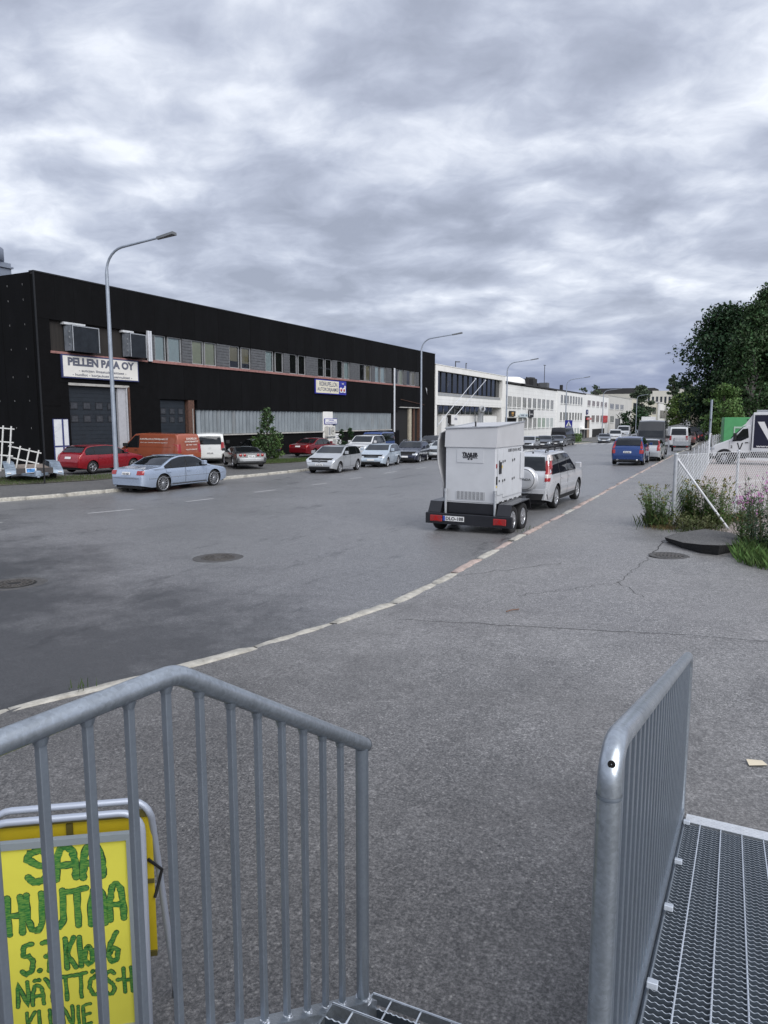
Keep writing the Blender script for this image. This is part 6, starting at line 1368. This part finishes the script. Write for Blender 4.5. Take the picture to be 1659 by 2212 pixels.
def write(chars, x0, x1, z0, z1, pen, slope=0.):
    n = sum(w for c, w in chars); x = x0; u = (x1 - x0) / n
    for c, w in chars:
        if c != ' ':
            dots = c in 'ÄÖ'; ch = {'Ä': 'A', 'Ö': 'O'}.get(c, c); lm = MB(); lo = MB()
            cw = u * w * .86; zh = z1 - z0; jz = rnd.uniform(-.004, .004); zz1 = z0 + zh * (.80 if dots else 1)
            strokes = list(GL[ch]) + ([[(.28, 1.22), (.34, 1.24)], [(.62, 1.24), (.68, 1.22)]] if dots else [])
            for st_ in strokes:
                P = []
                for a, b in zip(st_[:-1], st_[1:]):
                    for k in range(4): t = k / 4; P.append((a[0] + (b[0] - a[0]) * t, a[1] + (b[1] - a[1]) * t))
                P.append(st_[-1])
                Q = [Vector((x + p[0] * cw + rnd.uniform(-.0016, .0016), z0 + p[1] * (zz1 - z0) + jz + slope * (x + p[0] * cw) + rnd.uniform(-.0016, .0016))) for p in P]
                for (mb_, ww, yy) in ((lo, pen + .005, -.0128), (lm, pen, -.0136)):
                    V = []; F = []
                    for i, q in enumerate(Q):
                        d = (Q[min(len(Q) - 1, i + 1)] - Q[max(0, i - 1)]).normalized(); nn_ = Vector((-d.y, d.x)); h = ww / 2 * rnd.uniform(.82, 1.12)
                        V += [(q.x + nn_.x * h, yy, q.y + nn_.y * h), (q.x - nn_.x * h, yy, q.y - nn_.y * h)]
                    for i in range(len(Q) - 1): F.append((2 * i, 2 * i + 1, 2 * i + 3, 2 * i + 2))
                    mb_.add(V, F)
                    for i in (0, len(Q) - 1):
                        q = Q[i]; mb_.add([(q.x + ww / 2 * math.cos(t * math.pi / 4), yy - .00005, q.y + ww / 2 * math.sin(t * math.pi / 4)) for t in range(8)], [tuple(range(8))])
            lo.build('letter_outline', m_pend, sh); lm.build('letter', m_pen, sh)
        x += u * w
for row, xa, xb, za, zb, pen in (((('S', 1.15), ('A', 1.1), ('A', 1.1)), -.125, .145, .622, .742, .023), ((('H', 1), ('U', 1.1), ('U', 1.1), ('T', 1.1), ('A', 1), ('A', 1)), -.200, .204, .440, .578, .020),
                              ((('5', 1), ('.', .35), ('7', .9), (' ', .5), ('K', .75), ('l', .4), ('o', .75), (' ', .2), ('1', .5), ('6', .9)), -.165, .175, .280, .395, .015), ((('N', .9), ('Ä', .9), ('Y', .9), ('T', .9), ('T', .9), ('Ö', 1), ('S', .8), ('-', .4), ('H', .7)), -.185, .215, .155, .250, .011),
                              ((('K', .9), ('L', .8), ('U', 1), ('N', 1), ('I', .5), ('E', .8), (' ', .5), ('7', .7)), -.16, .12, .045, .125, .009)):
    write(row, xa, xb, za + dz, zb + dz, pen, .03)
# litter
for (lab, x, y, a) in (('small scrap of cream paper lying on the asphalt beyond the ramp', .42, 5.0, 20), ('thin dry stick lying on the pavement near the joint', -2.05, 8.4, 60)):
    t = thing('litter', lab, 'litter', (x, y, g(x, y) + .105), R(a))
    if 'paper' in lab: obj('scrap', mesh('scrap', [(-.06, -.035, .002), (.06, -.03, .006), (.055, .04, .003), (-.05, .035, .012), (0, .0, .010)], [(0, 1, 4), (1, 2, 4), (2, 3, 4), (3, 0, 4)], M('cream_paper', (.62, .55, .42), .9)), t)
    else: MB().tube([(-.1, 0, .006), (0, .01, .008), (.11, -.01, .006)], .006, 6).build('stick', M('dry_stick', (.20, .11, .07), .9), t)
# ================================================================ FENCE, SLAB, PLANTS, TREES
m_post = M('fence_post', (.47, .49, .52), .55, metal=.3, var=.2, vscale=8); m_wire = M('fence_wire', (.68, .70, .72), .5, metal=.2); m_brace = M('brace_white', (.60, .61, .63), .5, var=.1)
def fence(label, P, hgt, brace=None, r=.032, wr=.0035, pit=.10):
    t = thing('chain_link_fence', label, 'fence', (0, 0, 0)); zg = lambda p: g(p[0], p[1]) + .10
    for i, p in enumerate(P): rr2 = r * (1.35 if i == 0 else 1); MB().tube([(p[0], p[1], zg(p) - .05), (p[0], p[1], zg(p) + hgt)], rr2, 12).tube([(p[0], p[1], zg(p) + hgt - .002), (p[0], p[1], zg(p) + hgt + .03)], [rr2 * 1.25, rr2 * .9], 12).build('post', m_post, t)
    for a, b in zip(P[:-1], P[1:]):
        w = MB(); L = math.hypot(b[0] - a[0], b[1] - a[1]); hh = hgt - .06; d = ((b[0] - a[0]) / L, (b[1] - a[1]) / L)
        def pt(s_, h): return (a[0] + d[0] * s_ + .03 * d[1], a[1] + d[1] * s_ - .03 * d[0], zg(a) + (zg(b) - zg(a)) * s_ / L + .05 + h)
        for sg in (-1, 1):
            k = -hh if sg > 0 else 0.
            while k < L + (hh if sg < 0 else 0):
                s0, h0, s1, h1 = (k, 0, k + hh, hh) if sg > 0 else (k, 0, k - hh, hh)
                # clip to panel
                def clip(s0, h0, s1, h1):
                    if s0 > s1: s0, h0, s1, h1 = s1, h1, s0, h0
                    if s1 <= 0 or s0 >= L: return None
                    if s0 < 0: h0 += (h1 - h0) * (0 - s0) / (s1 - s0); s0 = 0
                    if s1 > L: h1 = h0 + (h1 - h0) * (L - s0) / (s1 - s0); s1 = L
                    return s0, h0, s1, h1
                c = clip(s0, h0, s1, h1)
                if c and c[2] - c[0] > .01: w.tube([pt(c[0], c[1]), pt(c[2], c[3])], wr, 4, False)
                k += pit
        for h in (.02, hh * .5, hh): w.tube([pt(0, h), pt(L, h)], wr, 4, False)
        tag(w.build('wire_mesh', m_wire, t), kind='stuff')
    if brace: MB().tube([(P[0][0] + .03, P[0][1], zg(P[0]) + hgt - .1), (brace[0], brace[1], zg(brace) + .0)], .024, 12).build('brace', m_brace, t)
    return t
C0 = (-.55, 16.9)
fence('chain-link fence with pale slanting brace at the corner of the gravel lot', [C0, (.77, 19.3), (2.1, 21.7), (3.45, 24.1), (4.8, 26.5)], 1.57, (.56, 16.62), .032, .0046, .11)
fence('chain-link fence running along the pavement beside the gravel lot', [(-.50, 17.1), (-.38, 20.5), (-.28, 24), (-.18, 27.5), (-.08, 31), (.0, 34.5), (.1, 38), (.2, 43.5)], 1.45, None, .018, .0006, .25)
fence('far stretch of chain-link fence past the white-framed gate post', [(.45, 49), (.6, 55), (.8, 61), (1.1, 70), (1.6, 80), (2.2, 90)], 1.6, None, .022, .0008, .4)
gp = thing('gate_frame', 'pale tubular gate leaf standing open beside the pavement', 'gate', (.25, 44.0, g(.25, 44.0) + .1), R(85))
MB().tube([(0, 0, .02), (0, 0, 1.75), (.9, 0, 1.75), (1.9, 0, .9), (1.9, 0, .1), (0, 0, .1)], .03, 8).build('frame', m_brace, gp)
po = thing('sign_pole', 'plain grey pole standing at the pavement edge before the sapling', 'pole', (.28, 50.5, g(.28, 50.5) + .08))
MB().tube([(0, 0, 0), (0, 0, 3.9)], .07, 10).build('pole', m_lpole, po); MB().box(-.05, .03, -.5, -.06, 2.6, 2.7).build('sign_edge', m_trim, po)
# ---- broken slab of asphalt
sl_ = [(-.60, 14.35), (-.42, 15.2), (.10, 15.85), (.55, 15.55), (.86, 14.95), (.70, 13.9), (.50, 13.4), (.32, 13.08), (.05, 13.15), (-.25, 13.6)]
V = []; n = len(sl_); zs = g(0, 14.5) + .10
m_slab = asphalt('slab_asphalt', (.05, .05, .05), (.13, .128, .125), (.11, .108, .106), .8, stone=.4, rough=.85); m_slabe = M('slab_edge', (.016, .016, .017), .95, var=.4, vscale=20, bump=1, bscale=40)
top = [(x, y, zs + .06 + max(0, (14.6 - y)) * .075 + .02 * math.sin(x * 5)) for x, y in sl_]; cx_, cy_ = .12, 14.5
bot = [(cx_ + (x - cx_) * .95, cy_ + (y - cy_) * .95, zs + .004 + max(0, (13.9 - y)) * .02) for x, y in sl_]
slt = thing('asphalt_slab', 'broken dark asphalt slab lying tilted in front of the fence corner', 'slab', (0, 0, 0))
mid_ = [(cx_ + (x - cx_) * .5, cy_ + (y - cy_) * .5, zs + .10 + max(0, (14.6 - (cy_ + (y - cy_) * .5))) * .05) for x, y in sl_]
obj('top', mesh('top', top + mid_ + [(cx_, cy_, zs + .115)], [(i, (i + 1) % n, n + (i + 1) % n, n + i) for i in range(n)] + [(n + i, n + (i + 1) % n, 2 * n) for i in range(n)], m_slab, True), slt)
obj('broken_edge', mesh('broken_edge', [(x, y, z - .002) for x, y, z in top] + bot, [(i, n + i, n + (i + 1) % n, (i + 1) % n) for i in range(n)] + [tuple(range(n, 2 * n))], m_slabe), slt)

# ---- leaves
def leafm(name, c, rand=.35, rough=.6): 
    m = M(name, c, rough, rand=rand, spec=.3); return m
m_lgreen = leafm('leaf_green', (.085, .150, .040)); m_ldark = leafm('leaf_dark', (.022, .050, .019), .55); m_lolive = leafm('leaf_olive', (.10, .115, .045)); m_lyel = leafm('leaf_maple', (.085, .130, .030), .4); m_lsage = leafm('leaf_sage', (.12, .19, .065)); m_lbirch = leafm('leaf_birch', (.036, .072, .025), .45)
m_lshrub = leafm('leaf_shrub', (.05, .088, .032), .45); m_lweed = leafm('leaf_fireweed', (.03, .065, .028), .4); m_lfar = leafm('leaf_far', (.06, .085, .05), .3); m_pink = leafm('fireweed_pink', (.52, .22, .46), .3); m_stem = M('plant_stem', (.09, .09, .035), .8); m_bark = M('bark', (.06, .05, .042), .9, var=.4, vscale=6, bump=.5); m_birchb = M('birch_bark', (.42, .40, .37), .8, var=.5, vscale=3); m_dry = leafm('dry_leaf', (.17, .12, .055), .4)
m_grass = leafm('grass_blade', (.055, .085, .022), .45); m_tansy = leafm('seed_head', (.20, .17, .05), .4)
def quads_at(C, D, Nn, L, Wd):
    """leaf quads: centres C, length directions D, normals N"""
    D = D / np.linalg.norm(D, axis=1, keepdims=True); S = np.cross(D, Nn); S /= np.linalg.norm(S, axis=1, keepdims=True) + 1e-9
    L = np.broadcast_to(L, (len(C),))[:, None]; Wd = np.broadcast_to(Wd, (len(C),))[:, None]
    return np.stack([C - D * L / 2, C + S * Wd / 2, C + D * L / 2, C - S * Wd / 2], 1)
def rdir(n): v = RNG.normal(size=(n, 3)); return v / np.linalg.norm(v, axis=1, keepdims=True)
def ball(r, n):
    v = r.normal(size=(n, 3)); v /= np.linalg.norm(v, axis=1, keepdims=True); return v * (r.uniform(0, 1, n) ** .45)[:, None]
def tree(name, label, x, y, h, cr, z0f, nclump, nleaf, leaf, lm, bark=m_bark, shape='round', group=None, droop=0., cat='tree', seed=0, base=None, crz=1.):
    r = np.random.default_rng(seed + 100); zg = (g(x, y) if base is None else base); t = thing(name, label, cat, (x, y, zg), 0, group)
    zc0 = h * z0f; tr = MB(); lean = r.uniform(-.03, .03, 2) * h
    tr.tube([(0, 0, -.2), (lean[0] * .3, lean[1] * .3, h * .35), (lean[0] * .7, lean[1] * .7, h * .7), (lean[0], lean[1], h * .96)], [h * .018, h * .014, h * .008, .01], 8)
    C = []
    for k in range(nclump):
        f = r.uniform(0, 1) ** .85; z = zc0 + (h - zc0) * f
        if shape == 'round': rad = cr * math.sqrt(max(.03, 1 - (2 * f - .85) ** 2 / 1.35))
        elif shape == 'cone': rad = cr * (1 - f) ** .75 + .08 * cr
        elif shape == 'egg': rad = cr * (math.sin(math.pi * min(1, (f * .93 + .07)) ** .8)) ** .75 + .05 * cr
        elif shape == 'column': rad = cr * (1 - f ** 5) * (.55 + .45 * min(1, f * 4))
        a = r.uniform(0, 2 * math.pi); q = rad * math.sqrt(r.uniform(.12, 1)) * r.uniform(.75, 1.12)
        C.append((q * math.cos(a) + lean[0] * f, q * math.sin(a) + lean[1] * f, z))
        if k % 3 == 0:
            zb = max(zc0 * .6, z - q * .7 - .1 * h); tr.tube([(lean[0] * .5, lean[1] * .5, zb), (C[-1][0] * .55, C[-1][1] * .55, (zb + z) / 2 + .03 * h), C[-1]], [h * .006, h * .004, .01], 5, False)
    tr.build('trunk', bark, t)
    C = np.array(C); per = max(4, nleaf // nclump); cs = r.uniform(.55, 1.25, nclump) * cr * .30
    pts = np.repeat(C, per, 0) + ball(r, nclump * per) * np.repeat(cs, per)[:, None] * 1.9 * np.array([.62, .62, .42 * crz])
    if droop: pts[:, 2] -= np.abs(r.normal(size=len(pts))) * droop
    nn_ = r.normal(size=pts.shape) + np.array([0, 0, .9]); dd = r.normal(size=pts.shape) + np.array([0, 0, -.8 * (droop > 0)]); 
    sz = leaf * r.uniform(.6, 1.4, len(pts))
    q = quads_at(pts, dd, nn_, sz * 1.3, sz * .8)
    obj('crown', np_quads('crown', q, lm), t); return t
tree('birch_tree', 'tallest dark birch at the right picture edge behind the white truck', 6.6, 107, 19.6, 5.0, .08, 200, 26000, .30, m_lbirch, m_birchb, 'egg', droop=.8, seed=1)
tree('lime_tree', 'broad dark tree forming the jagged left edge of the wood', 3.0, 112, 17.4, 6.2, .10, 210, 28000, .34, m_ldark, shape='round', seed=2)
tree('birch_tree', 'dark birch with hanging twigs between the two tallest trees', 5.2, 102, 17.0, 4.0, .10, 160, 18000, .28, m_lbirch, m_birchb, 'egg', droop=.7, seed=3)
tree('lime_tree', 'dark tree cut by the right picture edge above the truck roof', 9.8, 104, 18.6, 5.2, .06, 170, 20000, .32, m_ldark, shape='round', seed=4)
tree('maple_tree', 'low dark tree filling the gap under the wood, left of the sapling', 5.4, 116, 10.5, 5.0, .03, 90, 8000, .3, m_ldark, shape='round', seed=5)
tree('maple_tree', 'dark tree at the back of the wood, partly hidden', 9.5, 120, 13, 6, .03, 90, 8000, .3, m_ldark, shape='round', seed=6)
tree('maple_sapling', 'yellow-green maple over the box truck roof', 1.4, 141, 7.9, 4.2, .06, 90, 8500, .30, m_lyel, shape='round', seed=7)
tree('maple_sapling', 'low yellow-green maple left of the box truck', -4.6, 186, 8.2, 4.6, .02, 80, 6500, .38, m_lyel, shape='round', seed=8, base=-.3)
tree('maple_sapling', 'yellow-green maple behind the grey pole', 3.0, 124, 7.4, 3.6, .04, 80, 7500, .28, m_lyel, shape='round', seed=9)
tree('young_ash', 'light green sapling standing left of the green container', 1.45, 78, 6.3, 2.0, .08, 80, 7500, .18, m_lgreen, shape='egg', seed=10)
tree('far_poplar', 'slender dark poplar rising beyond the hilltop block', -13, 326, 18, 2.6, .03, 60, 3500, .7, m_lfar, shape='column', seed=11, base=2.5)
tree('far_tree', 'feathery tree in front of the hilltop block', -20.8, 267, 11.5, 4.6, .15, 60, 3200, .6, m_lfar, shape='round', seed=12, base=1.5)
tree('far_tree', 'small tree top showing above the white row building roof', -32.5, 240, 14.4, 2.6, .5, 30, 900, .5, m_lfar, shape='round', seed=13, base=-2)
tree('far_tree', 'tiny tuft of foliage over the end of the office roof', -35, 228, 13.4, 2, .6, 20, 500, .5, m_lfar, shape='round', seed=14, base=-2)
tree('far_tree', 'distant tree on the skyline right of the hilltop penthouse', -6.9, 362, 13, 7, .1, 50, 2200, 1.0, m_lfar, shape='round', seed=15, base=3)
tree('dark_shrub', 'dark round shrub in front of the cream building', -16.9, 202, 6.6, 4.2, .03, 60, 4500, .4, m_ldark, shape='round', seed=16, base=-2)
tree('willow_shrub', 'slim willow shrub growing in front of the ribbed workshop wall', -28.2, 42.6, 3.5, .80, .03, 110, 2600, .11, m_lshrub, shape='egg', seed=17, base=-.66)
tree('willow_shrub', 'low dark bush at the foot of the willow shrub', -28.8, 43.4, 1.6, 1.1, .02, 30, 2600, .12, m_lgreen, shape='round', seed=18, base=-.66)
for i, (x, y, h, lab) in enumerate(((-27.2, 52.0, 2.1, 'slim dark conifer before the pale pier, on the left of the pair'), (-27.0, 53.2, 2.15, 'slim dark conifer before the pale pier, on the right of the pair'), (-25.0, 52.4, 1.15, 'small round dark conifer behind the white off-roader'))):
    tree('conifer', lab, x, y, h, .42 if h > 2 else .42, .02, 40, 2600, .07, m_ldark, shape='cone' if h > 2 else 'round', seed=20 + i, base=-.68)
hd = thing('low_hedge', 'low green hedge at the foot of the office building', 'hedge', (-21.0, 118, g(-21, 118))); pts = RNG.uniform((-1.2, -9, 0), (1.2, 12, 1.3), (5000, 3)); obj('foliage', np_quads('foliage', quads_at(pts, rdir(5000), rdir(5000), .3, .2), m_lgreen), hd)

# ---- weeds and grass
def blades(name, C, h, w, lm, kind=None, lean=.35, parent=None):
    n = len(C); H_ = h * RNG.uniform(.5, 1.2, n); a = RNG.uniform(0, 2 * np.pi, n); L_ = np.stack([np.cos(a), np.sin(a), np.zeros(n)], 1) * (lean * H_ * RNG.uniform(.2, 1, n))[:, None]
    b = RNG.uniform(0, 2 * np.pi, n); S = np.stack([np.cos(b), np.sin(b), np.zeros(n)], 1) * (w / 2)
    up = np.zeros((n, 3)); up[:, 2] = H_
    q = np.stack([C - S, C + S, C + up * .6 + L_ * .4 + S * .6, C + up + L_], 1)
    o = obj(name, np_quads(name, q, lm), parent)
    if kind: o['kind'] = kind
    return o
def zgv(xy, dz=.09): return np.array([[x, y, g(x, y) + dz] for x, y in xy])
def patch(n, poly):
    xs = [p[0] for p in poly]; ys = [p[1] for p in poly]; out = []
    while len(out) < n:
        x, y = RNG.uniform(min(xs), max(xs)), RNG.uniform(min(ys), max(ys)); ins = False; j = len(poly) - 1
        for i in range(len(poly)):
            if (poly[i][1] > y) != (poly[j][1] > y) and x < (poly[j][0] - poly[i][0]) * (y - poly[i][1]) / (poly[j][1] - poly[i][1]) + poly[i][0]: ins = not ins
            j = i
        if ins: out.append((x, y))
    return out
verge = [(-30.5, 19.3), (-27.0, 20.6), (-25.6, 24.2), (-24.7, 30.5), (-26.4, 31.0), (-27.9, 26.5), (-32, 22)]
V = [(x, y, g(x, y) + .105) for x, y in verge]; tag(obj('verge', mesh('verge', V, [tuple(range(len(V)))], m_dirt)), kind='structure')
o = blades('verge_grass', zgv(patch(9000, verge), .10), .09, .012, m_grass, 'stuff'); o['label'] = 'short patchy grass on the verge by the red hatchback'
verge2 = [(-25.5, 38.3), (-24.6, 41.0), (-24.5, 47), (-26.5, 47), (-27.8, 43.2), (-27.6, 39.0)]
V = [(x, y, g(x, y) + .105) for x, y in verge2]; tag(obj('verge', mesh('verge', V, [tuple(range(len(V)))], m_dirt)), kind='structure')
o = blades('verge_grass', zgv(patch(6000, verge2), .10), .14, .014, m_grass, 'stuff'); o['label'] = 'green grass patch behind the silver hatchback'
vg3 = [(-22.5, 98), (-18.6, 100), (-15.6, 112), (-22, 125)]
V = [(x, y, g(x, y) + .11) for x, y in vg3]; tag(obj('far_lawn', mesh('far_lawn', V, [tuple(range(len(V)))], M('lawn', (.07, .11, .03), .9, var=.3, vscale=1))), kind='structure')
def plant(name, label, x, y, n, h, rad, lm, leafL, leafW, per, group=None, flower=None, fz=(.72, 1.), fn=0, dense0=.08, cat='weed', leanf=.3, tuft=0, tuftm=None):
    t = thing(name, label, cat, (x, y, g(x, y) + .085), 0, group); st_ = MB(); CC = []; DD = []; NN = []; FC = []
    for k in range(n):
        a = RNG.uniform(0, 2 * math.pi); q = rad * math.sqrt(RNG.uniform(0, 1)); b = np.array([q * math.cos(a), q * math.sin(a), 0]); hh = h * RNG.uniform(.62, 1.1); ln = np.array([math.cos(a), math.sin(a), 0]) * hh * RNG.uniform(0, leanf) + RNG.normal(size=3) * np.array([.04, .04, 0]) * hh
        P = lambda f: b + np.array([0, 0, hh * f]) + ln * f * f
        st_.tube([P(0), P(.35), P(.7), P(1)], [.0055, .0045, .003, .0015], 5, False)
        m_ = int(per * RNG.uniform(.7, 1.2)); f = RNG.uniform(dense0, .97 if not flower else fz[0] + .05, m_); ph = RNG.uniform(0, 2 * math.pi, m_)
        for fi, p in zip(f, ph):
            ll = leafL * (1.15 - .6 * fi) * RNG.uniform(.6, 1.2); d = np.array([math.cos(p), math.sin(p), RNG.uniform(.1, .8)]); CC.append(P(fi) + d / np.linalg.norm(d) * ll * .5); DD.append(np.append(d, ll))
            NN.append(np.array([-math.cos(p) * .5, -math.sin(p) * .5, 1.]) + RNG.normal(size=3) * .25)
        if flower:
            for fi in RNG.uniform(fz[0], fz[1], fn): FC.append(P(fi) + RNG.normal(size=3) * np.array([.025, .025, .01]) * (1.4 - fi))
    st_.build('stems', m_stem, t); CC = np.array(CC); DD = np.array(DD)
    obj('leaves', np_quads('leaves', quads_at(CC, DD[:, :3], np.array(NN), DD[:, 3], DD[:, 3] * leafW / leafL), lm), t)
    if flower and FC: FC = np.array(FC); tag(obj('flowers', np_quads('flowers', quads_at(FC, rdir(len(FC)), rdir(len(FC)), .042, .032), flower), t), kind='stuff')
    if tuft:
        C = np.zeros((tuft, 3)); C[:, :2] = RNG.normal(size=(tuft, 2)) * rad * .8; blades('grass_tuft', C, h * .3, .008, tuftm or m_grass, None, .7, t)
    return t
plant('tall_weed', 'bushy sage-green weed leaning over the pavement left of the fence corner', -.85, 16.75, 40, .92, .30, m_lsage, .13, .034, 60, leanf=.6, flower=m_tansy, fz=(.9, 1.), fn=4, tuft=260, tuftm=m_grass)
plant('tall_weed', 'dense green weeds behind the wire right of the corner post', -.15, 17.35, 46, 1.0, .36, m_lgreen, .14, .036, 60, flower=m_tansy, fz=(.93, 1.), fn=5, leanf=.25, tuft=160)
plant('tall_weed', 'green weeds with dark seed heads under the slanting brace', .30, 17.1, 34, 1.0, .32, m_lgreen, .13, .034, 52, flower=m_tansy, fz=(.93, 1.), fn=7, leanf=.3, tuft=200)
plant('low_weed', 'low yellowing weeds along the fence foot before the slab', -.05, 16.25, 44, .40, .48, m_lolive, .10, .04, 20, leanf=.5, tuft=380, tuftm=m_grass, cat='weed')
plant('low_weed', 'brown dry grass tuft at the corner post foot', -.66, 16.35, 10, .30, .2, m_dry, .08, .02, 12, leanf=.6, tuft=420, tuftm=m_dry)
plant('low_weed', 'reddish dry weeds around the foot of the second fence post', .72, 18.2, 14, .75, .3, m_dry, .08, .015, 18, leanf=.3, tuft=260, tuftm=m_dry)
fw = [(.78, 14.5), (.95, 15.1), (.92, 13.9), (1.15, 14.5), (1.1, 13.5), (1.35, 15.1), (1.4, 13.9), (1.6, 14.6), (1.3, 13.1), (1.65, 13.4), (.85, 15.7), (1.9, 14.0)]
for i, (x, y) in enumerate(fw):
    plant('fireweed', 'tall dark-leaved fireweed with pink spikes in the clump at the right picture edge', x, y, 7, 1.16 + .10 * (i % 3), .17, m_lweed if i % 3 else m_lgreen, .15, .028, 60, 'fireweed clump at the right edge', m_pink, (.80, 1.), 16 if i % 3 == 0 else 2, cat='flower')
gpatch = [(.52, 13.3), (.62, 12.5), (.9, 12.1), (1.6, 11.95), (3, 11.8), (3, 14.5), (.9, 14.5), (.7, 14.0)]
o = blades('edge_grass', zgv(patch(5200, gpatch), .08), .24, .016, m_lgreen, 'stuff', .8); o['label'] = 'lush green grass spilling over the asphalt below the fireweed'
o = blades('kerb_weeds', zgv([(kr(y) + RNG.normal() * .05, y) for y in np.concatenate([RNG.normal(4.45, .05, 12), RNG.normal(15.6, .3, 20), RNG.uniform(45, 75, 160)])], .11), .09, .010, m_grass, 'stuff'); o['label'] = 'tiny weeds growing from the kerb joints'
